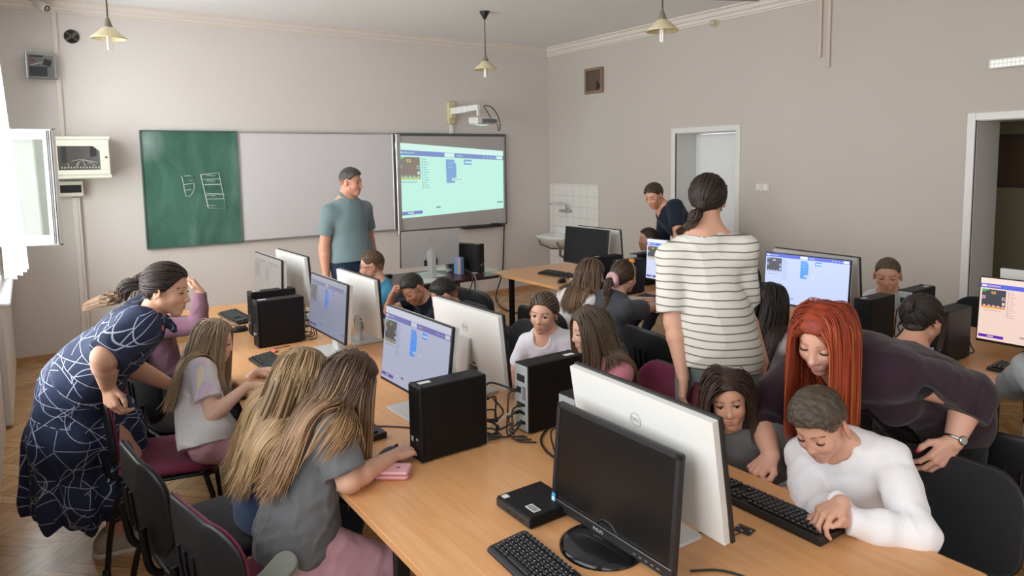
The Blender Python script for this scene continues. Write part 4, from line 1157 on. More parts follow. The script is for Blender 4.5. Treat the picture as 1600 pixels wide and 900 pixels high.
# local +x is the far side of the board from its user
keyboard(1.065, 1.375, -3, 'black keyboard below the black switched off monitor')
keyboard(1.86, 1.272, 180, 'black keyboard under the hands of the boy in white')
keyboard(1.055, 2.755, 2, 'black keyboard before the girl in the grey T-shirt')
keyboard(1.045, 3.835, 3, 'black keyboard in front of the girl in the tie-dye T-shirt')
keyboard(1.175, 5.225, 3, 'black keyboard in front of the girl with a raised hand')
keyboard(4.14, 5.17, 8, 'black keyboard in front of the switched off dark screen')
keyboard(4.06, 1.245, -3, 'black keyboard below the peach tinted screen')
keyboard(3.98, 3.70, 4, 'black keyboard below the monitor behind the striped T-shirt')
_ms = []
def mouse(x, y, deg, label):
    g = 'black mice on the desks'
    if _ms: return dup(_ms[0], (x, y, DZ), R_(deg), label, g)
    r = thing('computer_mouse', label, 'mouse', (x, y, DZ), R_(deg), g); _ms.append(r)
    F = Field(.01); F.ell((0, 0, .008), (.058, .032, .030)); F.plane((0, 0, .001), (0, 0, -1), .002)
    V, Q = polygonise(F, .003); link('shell', np_mesh('shell', V, Q), r, [M_BLK])
    b = MB(); b.lathe([(.008, -.003), (.008, .003)], 12, Matrix.Translation((.036, 0, .031)) @ Matrix.Rotation(R_(90), 4, 'X')); b.build('wheel', mat('wheel_grey', '3a3a3c', .5), r); return r
mouse(1.06, 2.36, 20, 'black mouse beside the hand of the girl in the grey T-shirt')
mouse(.955, 3.50, 30, 'black mouse under the hand of the girl in the tie-dye T-shirt')
mouse(1.10, 4.80, 10, 'black mouse in front of the rear black computer')
mouse(3.93, 4.86, 15, 'black mouse at the edge of the far desk')

# ---- small things on the near desk
M_CABLE = mat('black_cable', '161616', .5)
def cable(name, label, pts, r=.003, m=None, cat='cable'): b = MB(); b.tube(spline(pts, 6), r, 6); return tag(b.build(name, m or M_CABLE), label, cat)
z = DZ+.004
cable('keyboard_cable', 'thin black cable curving over the desk from the grey shirt girl\'s keyboard', [(1.13, 2.68, z), (1.2, 2.62, z), (1.26, 2.55, z), (1.30, 2.46, z), (1.30, 2.36, z)])
cable('monitor_cable', 'black cable looping over the desk right of the round monitor foot', [(1.40, 1.19, z), (1.47, 1.14, z), (1.50, 1.05, z), (1.46, .94, z), (1.42, .86, z)], .0035)
cable('power_cable', 'black cable looping from behind the black monitor to the mini computer', [onz(px_, py_, z+.002) for px_, py_ in ((874, 663), (858, 668), (847, 681), (846, 693), (856, 707), (874, 720), (890, 730))], .0045)
cable('network_cable', 'grey network cable between the two upright computers', [(1.58, 2.24, .86), (1.53, 2.24, .85), (1.47, 2.27, .80), (1.44, 2.33, .77), (1.50, 2.40, z)], .004, mat('grey_cable', 'a9a69c', .6))
for i, pts in enumerate(([(1.44, 2.30, .93), (1.50, 2.33, .96), (1.58, 2.27, .93)], [(1.44, 2.28, .84), (1.49, 2.26, .80), (1.52, 2.3, .765), (1.56, 2.25, .80)], [(1.43, 2.27, .79), (1.47, 2.24, .77), (1.52, 2.22, .765), (1.585, 2.23, .80)], [(1.44, 2.29, .90), (1.47, 2.36, .87), (1.46, 2.28, .82), (1.49, 2.22, .87), (1.50, 2.31, .90)])):
    cable('computer_cable', ('uppermost black cable joining the two upright computers', 'tangled black cable low between the two upright computers', 'black power lead lying lowest between the two computers', 'looped black cable hanging at the back of the stickered computer')[i], pts, .0045)
def microbit(x, y, deg, label, led):
    root = thing('circuit_board', label, 'circuit board', (x, y, DZ), R_(deg), 'small circuit boards on the desk')
    b = MB(); b.box((0, 0, .004), (.052, .042, .0025), .0008); b.build('board', mat('pcb_black', '22262a', .35), root)
    b = MB(); b.box((0, -.018, .0045), (.052, .007, .0028)); b.build('gold_edge', mat('gold_contacts', 'b08f3c', .3, .8), root)
    b = MB()
    for sx in (-1, 1): b.box((sx*.02, 0, .007), (.007, .007, .004), .001)
    b.box((0, .019, .008), (.009, .007, .005), .001); b.build('button', mat('button_grey', '7d7f80', .4), root)
    b = MB()
    for i in range(5):
        for j in range(5): b.box((-.008+.004*i, -.006+.004*j, .006), (.0022, .0014, .001))
    b.build('led_matrix', mat('led_red_lit' if led else 'led_dark', (.3, .02, .02) if led else (.10, .03, .03), .3, emit=(1, .06, .04), estr=6.0 if led else 0.0), root)
    if led:
        b = MB(); b.sphere((.004, .004, .009), .007, 12, 8); b.build('led_lamp', mat('led_glow', (.5, .05, .05), .3, emit=(1, .08, .06), estr=3.0), root)
    b = MB(); b.tube(spline([(0, .022, .008), (.0, .045, .008), (.02, .08, .004), (.09, .11, .004)], 5), .002, 6); b.build('usb_lead', M_CABLE, root)
microbit(1.13, 4.13, -20, 'small black circuit board with a glowing red light beside the black computers', True)
microbit(1.695, 1.235, 100, 'small black and gold circuit board lying by the boy in white\'s keyboard', False)
b = MB(); b.sphere(onz(802, 682, DZ+.002), (.009, .009, .006), 12, 6); o = b.build('red_reflection', mat('red_reflection_glow', (.5, .05, .05), .3, emit=(1, .10, .08), estr=3.0)); tag(o, 'tiny red reflection modelled as a glowing dot on the desk in front of the rear panel computer', 'light reflection')  # an LED's red reflection on the desk, put in as a glowing dot
root = thing('pencil_case', 'pale pink zipped pencil case at the desk edge by the grey T-shirt girl', 'pencil case', (1.0, 2.205, DZ), R_(-38))
b = MB(); b.box((0, 0, .012), (.125, .085, .022), .009); b.box((0, 0, .026), (.125, .085, .012), .006); b.build('cover', mat('pink_leatherette', 'dfa9ae', .5), root)
b = MB(); b.box((0, 0, .019), (.127, .087, .003), .001); b.build('zip', mat('zip_rose', 'c48a92', .5), root)
b = MB(); b.box((.02, -.0, .0325), (.012, .01, .001)); b.build('emblem', mat('emblem_brown', '7a4a50', .5), root)

# ---- teacher's desk
root = thing('teacher_desk', "dark red brown teacher's desk below the interactive board", 'desk', (3.177, 5.94, 0))
b = MB(); b.prism(rrect(1.115, .72, .02, 3), .028, None, .722); b.build('desktop', M_DARKWOOD, root, .002)
b = MB(); b.box((-.25, -.30, .36), (.50, .02, .722)); b.build('front_panel', M_DARKWOOD, root)
b = MB(); b.box((-.51, 0, .36), (.022, .68, .722)); b.build('side_panel', M_DARKWOOD, root)
b = MB(); b.box((.02, 0, .36), (.022, .66, .722)); b.build('side_panel', M_DARKWOOD, root)
b = MB(); b.box((.245, -.02, .22), (.46, .62, .44), .004); b.build('low_cupboard', M_DARKWOOD, root)
b = MB(); b.box((.245, -.02, .452), (.48, .64, .022), .003); b.build('cupboard_top', mat('teal_reflection', '6f8a86', .25), root)  # projector light reflected in the glossy top, painted as teal
b = MB(); b.box((.245, .28, .59), (.46, .02, .26)); b.build('back_panel', mat('panel_beige', 'b9a596', .6), root)
root = thing('wire_basket', "shallow grey wire basket on the cupboard under the teacher's desk", 'basket', (3.42, 5.80, .464))
b = MB(); b.lathe([(.07, 0), (.08, .004), (.14, .07), (.145, .085), (.138, .07), (.075, .008), (0, .006)], 28); b.build('bowl', mat('basket_grey', '7d7a76', .5, .3), root)
b = MB(); b.tube([(.145*math.cos(a*math.pi/16), .145*math.sin(a*math.pi/16), .086) for a in range(33)], .004, 6, caps=False); b.build('rim', mat('basket_rim', 'a3a09b', .4, .4), root)
M_PAPER = mat('paper', 'd5ddd6', .6)
for i, (px, py, r, lb) in enumerate(((660, 430, 10, "loose white sheets in front of the teacher's monitor"), (690, 421, -8, "white sheets beside the stand of the teacher's monitor"), (664, 440, 4, "white sheet at the front edge of the teacher's desk"), (752, 423, 5, "pale folder at the right end of the teacher's desk"))):
    p = onz(px, py, .75); b = MB(); b.box((0, 0, .002), (.29, .20, .004)); b.box((.008, .01, .005), (.28, .19, .003), 0, Matrix.Rotation(R_(6), 4, 'Z'))
    o = b.build('paper_stack', M_PAPER); o.location = (p[0], p[1], .75); o.rotation_euler = (0, 0, R_(r)); tag(o, lb, 'paper')
p = onz(703, 424, .75)
root = thing('mug', "dark mug with a pale foot on the teacher's desk", 'mug', (p[0], p[1], .75)); b = MB(); b.lathe([(.036, 0), (.04, .01), (.041, .095), (.036, .095), (.035, .02), (0, .015)], 20); b.slot(1).lathe([(.0415, .002), (.0415, .035)], 20, cap=False); b.build('cup', [mat('mug_dark', '3c4450', .3), mat('mug_pale', 'bcc6c8', .3)], root)
b = MB(); b.tube([(.04+.028*math.sin(a*math.pi/8), 0, .02+.055*a/8) for a in range(9)], .005, 6); b.build('handle', mat('mug_dark', '3c4450', .3), root)
p = onz(716, 428, .75); root = thing('box', "upright blue and orange packet on the teacher's desk", 'packet', (p[0], p[1], .75), R_(20)); b = MB(); b.box((0, 0, .085), (.05, .11, .17), .003); b.slot(1).box((0, -.035, .085), (.052, .03, .168)); b.slot(2).box((0, .045, .085), (.052, .025, .168)); b.build('carton', [mat('packet_blue', '6f9ad0', .4), mat('packet_orange', 'c99a78', .4), mat('packet_dark', '20242e', .4)], root)
p = (2.80, 6.18); b = MB(); b.box((0, 0, .013), (.12, .07, .026), .01); o = b.build('black_case', M_BLK); o.location = (p[0], p[1], .75); tag(o, "small black case on the left part of the teacher's desk", 'case')
cable('wall_cable', 'black cable hanging down the wall right of the interactive board and over the floor', [ony(788, 345, YF-.03), ony(787, 380, YF-.03), ony(785, 425, YF-.03), onz(775, 463, .02), onz(783, 480, .008), onz(800, 487, .008), onz(820, 492, .008), onz(840, 498, .008)], .010)
for i, (a, c_) in enumerate((((738, 428), (730, 462)), ((741, 430), (748, 485)), ((739, 430), (740, 470)))):
    q0 = ony(a[0], a[1], 5.56); q1 = ony(c_[0], c_[1], 5.52)
    cable('computer_cable', ("shorter black cable hanging over the edge of the teacher's desk", "long pale grey cable hanging over the edge of the teacher's desk", "middle black cable hanging over the edge of the teacher's desk")[i], [q0+np.array([0, .15, .03]), q0, (q0+q1)/2+np.array([.02, 0, 0]), q1], .006, mat('grey_cable', 'a9a69c', .6) if i == 1 else None)
# ---------------------------------------------------------------- people
def col_mat(name, rough=0.5, spec=0.4, sss=0.0, sheen=0.0, bump=0.0, bscale=300.0, streak=False):
    if name in _mats: return _mats[name]
    N = NT(name, rough)
    a = N.n('VertexColor'); a.layer_name = 'Col'
    N.l(a.outputs['Color'], N.b.inputs['Base Color'])
    N.b.inputs['Specular IOR Level'].default_value = spec
    if sss:
        N.b.inputs['Subsurface Weight'].default_value = sss
        N.b.inputs['Subsurface Radius'].default_value = (0.012, 0.005, 0.003)
        N.b.inputs['Subsurface Scale'].default_value = 0.6
    if sheen: N.b.inputs['Sheen Weight'].default_value = sheen
    if bump:
        tc = N.n('TexCoord'); n = N.n('TexNoise'); n.inputs['Scale'].default_value = bscale; n.inputs['Detail'].default_value = 2
        N.l(tc.outputs['Object'], n.inputs['Vector'])
        bp = N.n('Bump'); bp.inputs['Strength'].default_value = bump; bp.inputs['Distance'].default_value = 0.004
        N.l(n.outputs['Fac'], bp.inputs['Height']); N.l(bp.outputs['Normal'], N.b.inputs['Normal'])
    return N.m

M_SKIN = col_mat('skin', 0.48, 0.35)
M_HAIR = col_mat('hair_fibres', 0.5, 0.35)
M_CLOTH = col_mat('woven_cloth', 0.85, 0.15, sheen=0.15, bump=0.25, bscale=900.0)
M_SCLERA = mat('eye_white', (.72, .70, .68), 0.2)
M_PUPIL = mat('pupil', (.01, .01, .01), 0.15)
M_LASH = mat('eyelash', (.025, .017, .014), 0.6)
def m_iris(c): return mat('iris_'+c, c, 0.2)

class Person: pass

def _unit(v): v = np.asarray(v, float); return v/(np.linalg.norm(v)+1e-12)

def ik(a, t, l1, l2, hint):
    """elbow / knee position for a limb from a towards t"""
    d = t-a; L = np.linalg.norm(d); mx = (l1+l2)*0.995
    if L > mx: t = a+d*(mx/L); d = t-a; L = mx
    u = d/L
    x = (l1*l1-l2*l2+L*L)/(2*L); hgt = math.sqrt(max(l1*l1-x*x, 1e-8))
    h = np.asarray(hint, float); h = h-u*(h @ u); h = _unit(h)
    return a+u*x+h*hgt, t

def head_field(F, P):
    C, M, s = P.C, P.M, P.hh
    q = lambda x, y, z: C+M @ (np.array([x, y, z])*s)
    ch = P.child
    E = lambda c, r, k, op='u', rot=None: F.ell(q(*c), np.array(r)*s, M if rot is None else M @ rot, k*s, op)
    R = lambda a, b, r1, r2, k, op='u': F.rc(q(*a), q(*b), r1*s, r2*s, k*s, op)
    E((0, -.07, .11), (.335, .405, .385), .05)
    E((0, .11, -.10), (.262, .275, .33), .10)
    jw = .165 if not P.male else .185
    for sx in (-1, 1):
        R((sx*jw, .03, -.24), (sx*.03, .245, -.405), .10, .075, .10)
        E((sx*.15, .235, -.13), (.10, .10, .10), .10)
    E((0, .255, -.425), (.08, .075, .07), .08)
    if P.male and not ch: R((-.14, .325, .075), (.14, .325, .075), .035, .035, .07)
    for sx in (-1, 1):
        E((sx*.145, .385, .005), (.085, .075, .055), .06, 's')
    nt, nr = (.405, .046) if ch else (.43, .05)
    nt += P.nose
    R((0, .315, .03), (0, nt-.015, -.135), .030, .040, .05)
    E((0, nt-.012, -.15), (nr, .045, .042), .04)
    for sx in (-1, 1): E((sx*.05, nt-.055, -.165), (.036, .042, .032), .03)
    # mouth
    mo = P.smile
    E((0, .30, -.285), (.13, .085, .085), .06)
    for sx in (-1, 1):
        R((0, .372, -.262), (sx*.095, .315, -.280+.03*mo), .022, .012, .02)
        R((0, .368, -.306), (sx*.09, .315, -.288+.03*mo), .028, .012, .02)
        R((0, .395, -.284), (sx*.11, .325, -.284+.035*mo), .0075, .006, .012, 's')
    for sx in (-1, 1):
        eg = P.ears; rot = rotm(90-sx*(24+32*(eg-1)), 0, 0)
        E((sx*(.345+.065*(eg-1)), -.065, -.05), (.03*eg, .088*eg, .128*eg), .03, 'u', rot)
        E((sx*(.378+.085*(eg-1)), -.045, -.04), (.02, .05*eg, .085*eg), .02, 's', rot)
    return q

def brow_tint(P, V, col):
    """colours of lips, brows, cheeks and hair stubble on the face"""
    C, M, s = P.C, P.M, P.hh
    L = ((V-C) @ M)/s
    near = (np.abs(L).max(1) < .6)
    def seg(a, b, r):
        a = np.array(a); b = np.array(b); ab = b-a
        t = np.clip(((L-a) @ ab)/(ab @ ab), 0, 1)
        d = np.linalg.norm(L-a-t[:, None]*ab, axis=1)
        return np.clip(1.5-d/r, 0, 1)*near
    def blend(w, c):
        nonlocal col
        col = col*(1-w[:, None])+np.array(c)*w[:, None]
    skin = np.array(P.skin)
    for sx in (-1, 1):
        blend(seg((sx*.2, .24, -.12), (sx*.16, .26, -.16), .10)*.28, skin*np.array([1.03, .80, .76]))
    blend(seg((0, .41, -.15), (0, .39, -.17), .05)*.3, skin*np.array([1.0, .80, .75]))
    ear = (np.abs(L[:, 0]) > .335)*(L[:, 2] < .12)*(L[:, 2] > -.25)*near
    blend(ear*.35, skin*np.array([1.02, .72, .66]))
    mo = P.smile
    for sx in (-1, 1):
        blend(np.maximum(seg((0, .385, -.264), (sx*.085, .33, -.278+.03*mo), .022), seg((0, .385, -.304), (sx*.08, .33, -.291+.03*mo), .024))*.6, P.lips)
        blend(np.clip(seg((0, .39, -.284), (sx*.10, .33, -.284+.035*mo), .008), 0, 1)*.7, np.array(P.lips)*.5)  # dark of the gap between the lips painted as a line
        by = .008 if P.child else 0
        b = np.maximum(seg((sx*.06, .37, .106-by), (sx*.15, .335, .118-by), .017), seg((sx*.15, .335, .118-by), (sx*.225, .255, .085), .012))
        blend(np.clip(b*1.4, 0, 1)*.9, np.array(P.brow)*.8)
    return np.clip(col, 0, 1), L, near

def eyes(P, root):
    s = P.hh; C, M = P.C, P.M
    q = lambda x, y, z: C+M @ (np.array([x, y, z])*s)
    r = .066*s
    msk = _skin_plain(P.skin)
    for sx in (-1, 1):
        c = q(sx*.143, .266, -.002)
        g = rotm(90+P.gaze[0], P.gaze[1], 0)          # gaze in head frame
        vs = []; fs = []; mi = []; n, m = 20, 16
        b = MB()
        ax = M @ g
        def pt(th, ph, rad, A): return c+A @ np.array([math.sin(th)*math.cos(ph), math.cos(th), math.sin(th)*math.sin(ph)])*rad
        rings = [0.001, .13, .2, .27, .34, .41, .46, .6, .9, 1.2, 1.6]
        for i in range(len(rings)-1):
            b.slot(2 if rings[i+1] <= .21 else (1 if rings[i+1] <= .47 else 0))
            b.add([pt(rings[i+k], 2*math.pi*j/n, r, ax) for k in (0, 1) for j in range(n)], [(j, (j+1) % n, n+(j+1) % n, n+j) for j in range(n)], True)
        up, lo = P.lids                                 # lid edges as elevation in degrees
        for e0, e1, sl in ((up, 80, 3), (-75, lo, 3)):
            rows, cols_ = 7, 15
            pts = []
            for i in range(rows):
                for j in range(cols_):
                    az = R_(-72+144*j/(cols_-1)); f = math.cos(az*0.92)
                    edge = up if e1 == 80 else lo
                    a, bb = (edge*f if e1 == 80 else -75), (80 if e1 == 80 else edge*f)
                    mid = -6*(1-f)
                    el = R_(a+(bb-a)*i/(rows-1)+mid)
                    d = np.array([math.sin(az)*math.cos(el), math.cos(az)*math.cos(el), math.sin(el)])
                    pts.append(c+M @ d*r*1.09)
            b.slot(3)
            b.add(pts, [(i*cols_+j, i*cols_+j+1, (i+1)*cols_+j+1, (i+1)*cols_+j) for i in range(rows-1) for j in range(cols_-1)], True)
            line = pts[:cols_] if e1 == 80 else pts[-cols_:]
            b.slot(4)
            if e1 == 80: b.tube([p+M @ np.array([0, .012*s, -.004*s]) for p in line], [.004*s+.010*s*math.sin(math.pi*j/(cols_-1)) for j in range(cols_)], 5)
        b.build('eye', [M_SCLERA, m_iris(P.iris), M_PUPIL, msk, M_LASH], root)

def _skin_plain(c):
    k = 'eyelid_%02x%02x%02x' % tuple(int(x*255) for x in c)
    return mat(k, tuple(np.array(c)*np.array([.93, .86, .84])), 0.5, spec=0.3)

def hand_field(F, W, d, nrm, side, L, curl=25, thumb=0.0, spread=1.0, fat=1.0, k=.006):
    y = _unit(d); z = np.asarray(nrm, float); z = _unit(z-y*(z @ y)); x = np.cross(y, z)
    tx = -side                                          # thumb side
    B = np.stack([x, y, z], 1)
    q = lambda a: np.asarray(W)+B @ (np.array(a)*L)
    cu = curl if hasattr(curl, '__len__') else [curl]*4
    kn = [(tx*.205, .47, 0), (tx*.07, .51, .015), (-tx*.065, .49, .012), (-tx*.185, .43, 0)]
    ln = [(.22, .14, .105), (.245, .155, .11), (.225, .145, .105), (.175, .11, .09)]
    fr = [.056, .058, .054, .047]
    tips = []
    for i in range(4):
        F.rc(q((kn[i][0]*.45, .05, 0)), q(kn[i]), .085*L*fat, .068*L*fat, k*2)
        a = np.array(kn[i], float); an = 0.0
        yaw = tx*(.13, .03, -.05, -.15)[i]*spread
        for j in range(3):
            an += R_(cu[i]*(1.0, 1.15, .7)[j])
            v = np.array([math.sin(yaw)*math.cos(an), math.cos(yaw)*math.cos(an), -math.sin(an)])
            b2 = a+v*ln[i][j]
            F.rc(q(a), q(b2), fr[i]*L*fat*(1-.09*j), fr[i]*L*fat*(1-.09*(j+1)), k*.5)
            a = b2
        tips.append(q(a))
    F.ell(q((tx*.12, .2, -.04)), np.array([.11, .17, .09])*L*fat, B, k*2)
    F.ell(q((-tx*.11, .22, -.03)), np.array([.08, .19, .075])*L*fat, B, k*2)
    t = thumb                                           # 0 relaxed, 1 closed against the fingers, -0.5 spread out
    pts = [(tx*.13, .10, -.04), (tx*(.31-.08*t), .27, -.08-.07*t), (tx*(.36-.17*t), .42, -.10-.10*t), (tx*(.36-.27*t), .54, -.11-.11*t)]
    for j in range(3): F.rc(q(pts[j]), q(pts[j+1]), (.075, .060, .055)[j]*L*fat, (.060, .055, .042)[j]*L*fat, k)
    tips.append(q(pts[3]))
    return tips

def torso_field(F, P, g=0.0, arms=False, k=.03, flare=0.0):
    H = P.H; gi = P.girth
    T, pe, N = P.T, P.pel, P.N
    w = H*gi
    F.ell(P.at(.02), np.array([.098*w, .074*w, .088*w])+g, P.TP, k)
    F.ell(P.at(.33), np.array([.080*w, .062*w, .115*w])+g+flare, P.Tm, k)
    F.ell(P.at(.68)+P.T[:, 1]*.008*H, np.array([.088*w, .066*w, .125*w])+g, T, k)
    if P.bust:
        for sx in (-1, 1):
            F.ell(P.at(.62)+T @ np.array([sx*.045*w, .05*w, 0]), np.array([.042, .04, .045])*w*P.bust+g, T, k)
    for sd in (0, 1):
        S = P.sh[sd]
        F.rc(P.at(.93), S, .040*w+g, .034*w+g, k)
        F.rc(P.at(.62), S*.75+P.at(.62)*.25, .05*w+g, .045*w+g, k)

def arm_radii(P): w = P.H*P.armg; return .034*w, .027*w, .0275*w, .0165*w

def body_field(P):
    F = Field(.02); H = P.H; w = H*P.girth
    torso_field(F, P)
    r0, r1, r2, r3 = arm_radii(P)
    for sd in (0, 1):
        S, Eb, Wr = P.sh[sd], P.el[sd], P.wr[sd]
        F.rc(S, Eb, r0, r1, .025)
        F.rc(Eb, Eb*.72+Wr*.28, r1*.98, r2, .02); F.rc(Eb*.72+Wr*.28, Wr, r2, r3, .012, 'u', None)
        P.tips[sd] = hand_field(F, Wr, P.hd[sd], P.hn[sd], (-1, 1)[sd], .108*H*P.handg, **P.hk[sd])
        Hp, K, A = P.hip[sd], P.kn[sd], P.an[sd]
        F.rc(Hp, K, .056*w, .037*w, .03); F.rc(K, K*.68+A*.32, .036*w, .036*w, .02); F.rc(K*.68+A*.32, A, .036*w, .022*w, .02)
        fd = P.fd[sd]
        F.rc(A+np.array([0, 0, -.022*H])-fd*.015*H, A+fd*.095*H+np.array([0, 0, -.028*H]), .02*H, .017*H, .02)
    nk = (.050 if not P.child else .047)*H*P.neckg
    Nb = P.N; q = lambda x, y, z: P.C+P.M @ (np.array([x, y, z])*P.hh)
    F.rc(Nb-P.T[:, 2]*.02*H, q(0, -.12, -.22), nk*.72, nk*.66, .03)
    for sd in (0, 1): F.rc(q(0, -.16, -.33), P.sh[sd]*.62+Nb*.38, .022*H, .022*H, .035)
    head_field(F, P)
    return F

def pose(P, pelvis, yaw, C, head, neck=None, tyaw=None, hunch=0.0, shw=1.0, roll=0.0):
    """pelvis centre, heading of the hips, head centre and (yaw, pitch, roll) of the head"""
    P.pel = np.array(pelvis, float); P.C = np.array(C, float); P.M = rotm(*head)
    hips = rotm(yaw)
    P.N = P.C+P.M @ (np.array([0, -.19, -.66 if P.child else -.75])*P.hh) if neck is None else np.array(neck, float)
    up = _unit(P.N-P.pel)
    def frame(y, u):
        rt = np.array([math.sin(R_(y)), -math.cos(R_(y)), 0.0]); rt = _unit(rt-u*(rt @ u)); f = np.cross(u, rt)
        return np.stack([rt, f, u], 1)
    ty = yaw if tyaw is None else tyaw
    P.T = frame(ty, up); P.Tm = frame((ty+yaw)/2, up); P.TP = frame(yaw, _unit(up+np.array([0, 0, .8])))
    P.hunch = hunch
    if roll:
        c, s = math.cos(R_(roll)), math.sin(R_(roll)); r, f, u = P.T.T
        P.T = np.stack([c*r-s*u, f, s*r+c*u], 1)
    back = -P.T[:, 1]
    P.at = lambda t: P.pel+(P.N-P.pel)*t+back*(P.hunch*4*t*(1-t))
    sw = .098*P.H*shw*P.girth**.5
    sb = P.at(.835)
    P.sh = [sb-P.T[:, 0]*sw, sb+P.T[:, 0]*sw]         # left, right
    hw = .052*P.H*P.girth
    P.hip = [P.pel-hips[:, 0]*hw, P.pel+hips[:, 0]*hw]
    P.hips = hips

def make(spec):
    P = Person()
    d = dict(H=1.32, child=True, male=False, girth=1.0, armg=1.0, handg=1.0, neckg=1.0, bust=0.0, nose=0.0, smile=0.0, ears=1.0, skin=srgb('d9a98f'), lips=srgb('bd7c72'),
             brow=srgb('4a382c'), iris='4a3a2a', gaze=(0, 0), lids=(18, -22), shw=1.0, hunch=0.0)
    d.update(spec)
    P.__dict__.update(d)
    if not hasattr(P, 'hh'): P.hh = P.H*.158 if P.child else P.H*.132
    P.tips = [None, None]
    return P

def hang(P, s, out=.03, fwd=.02, L=.318):
    r = P.T[:, 0]*(1 if s else -1); f = P.T[:, 1]
    return P.sh[s]+r*(out+.035)+f*fwd+np.array([0, 0, -L*P.H])

def limbs(P, wrists, elbow_hint, hands, ankles, knee_hint=None, feet=None, elbows=None):
    """wrists / ankles: left, right world points; hands: per side (finger direction, back-of-hand direction, options)"""
    H = P.H; P.el = [0, 0]; P.wr = [0, 0]; P.hd = []; P.hn = []; P.hk = []; P.kn = [0, 0]; P.an = [0, 0]; P.fd = []
    for s in (0, 1):
        P.el[s], P.wr[s] = ik(P.sh[s], np.array(wrists[s], float), .178*H, .148*H, elbow_hint[s])
        if elbows is not None and elbows[s] is not None: P.el[s] = np.array(elbows[s], float); P.wr[s] = np.array(wrists[s], float)
        hd, hn, kw = hands[s]
        P.hd.append(np.array(hd, float)); P.hn.append(np.array(hn, float)); P.hk.append(kw)
        kh = P.hips[:, 1]+np.array([0, 0, .4]) if knee_hint is None else np.array(knee_hint[s], float)
        P.kn[s], P.an[s] = ik(P.hip[s], np.array(ankles[s], float), .235*H, .235*H, kh)
        P.fd.append(_unit(P.hips[:, 1] if feet is None else np.array(feet[s], float)))

# ---- clothes
def folds(amp, sc, seed, axis=None):
    def f(p, d):
        q = p
        r = 1-np.abs(vnoise(q, sc*.8, seed+3))*1.6           # narrow ridges of creased cloth
        return d-amp*vnoise(q, sc, seed)-amp*.4*vnoise(q, sc*2.3, seed+7)-amp*.9*np.maximum(r, 0)**2
    return f

def top_field(P, sleeve='short', hemv=None, g=.010, hem=-.06, neck='crew', loose=0.0, seed=1, amp=.0025, fsc=38, sl=.62, neckr=1.0):
    H = P.H
    F = Field(.03)
    torso_field(F, P, g, flare=loose)
    if loose:                                   # hanging cloth below the chest
        F.ell(P.at(.18), np.array([.092, .07, .13])*H*P.girth+g+loose, P.Tm, .04)
        F.ell(P.at(-.03), np.array([.102, .080, .10])*H*P.girth+g+loose, P.TP, .04)
    if hem is not None:
        F.plane(P.at(hem), -P.Tm[:, 2]*.75-np.array([0, 0, .25]) if hemv is None else hemv)
    r0, r1, r2, r3 = arm_radii(P)
    for s in (0, 1):
        S, E, W = P.sh[s], P.el[s], P.wr[s]
        A = Field(.02)
        if sleeve == 'short':
            e = S+(E-S)*sl
            A.rc(S, S+(E-S)*(sl+.1), r0+g+.004, r1+g*1.3+.010+loose*.3)
            A.plane(e, E-S)
        else:
            f = {'long': .96, 'three': .45}[sleeve]
            A.rc(S, E, r0+g+.002, r1+g+.006, .02); A.rc(E, E+(W-E)*.5, r1+g+.006, r2+g*.8, .02); A.rc(E+(W-E)*.5, W, r2+g*.8, r3+g*.8+.003, .02)
            A.plane(E+(W-E)*f, W-E)
        F.sub(A, .02)
    q = lambda x, y, z: P.C+P.M @ (np.array([x, y, z])*P.hh)
    nk = .050*H*P.neckg*.72*neckr
    up = _unit(q(0, -.12, -.25)-P.N)
    F.rc(P.N-up*.012+P.T[:, 1]*.008, P.N+up*.2, nk+.010, nk+.05, .006, 's')
    if neck == 'vee': F.rc(P.N+P.T[:, 1]*.05*H-up*.03*H, P.N+P.T[:, 1]*.10*H+up*.03*H, .012*H, .03*H, .01, 's')
    if neck == 'scoop': F.rc(P.N+P.T[:, 1]*.035*H-up*.012*H, P.N+P.T[:, 1]*.10*H+up*.05*H, .032*H, .05*H, .01, 's')
    F.fun(folds(amp, fsc, seed))
    return F

def pants_field(P, g=.007, waist=.16, cuff=.93, loose=0.0, seed=3, amp=.002):
    F = Field(.03); w = P.H*P.girth
    F.ell(P.at(.02), np.array([.098*w, .074*w, .088*w])+g, P.TP, .03)
    F.ell(P.at(.25), np.array([.080*w, .062*w, .1*w])+g, P.Tm, .03)
    F.plane(P.at(waist), P.Tm[:, 2])
    for s in (0, 1):
        Hp, K, A = P.hip[s], P.kn[s], P.an[s]
        L = Field(.02)
        L.rc(Hp, K, .058*w+g, .038*w+g+loose, .03); L.rc(K, K*.68+A*.32, .037*w+g+loose, .036*w+g+loose, .02); L.rc(K*.68+A*.32, A, .036*w+g+loose, .022*w+g+loose*1.5, .02)
        L.plane(K+(A-K)*cuff, A-K)
        F.sub(L, .03)
    F.fun(folds(amp, 45, seed))
    return F

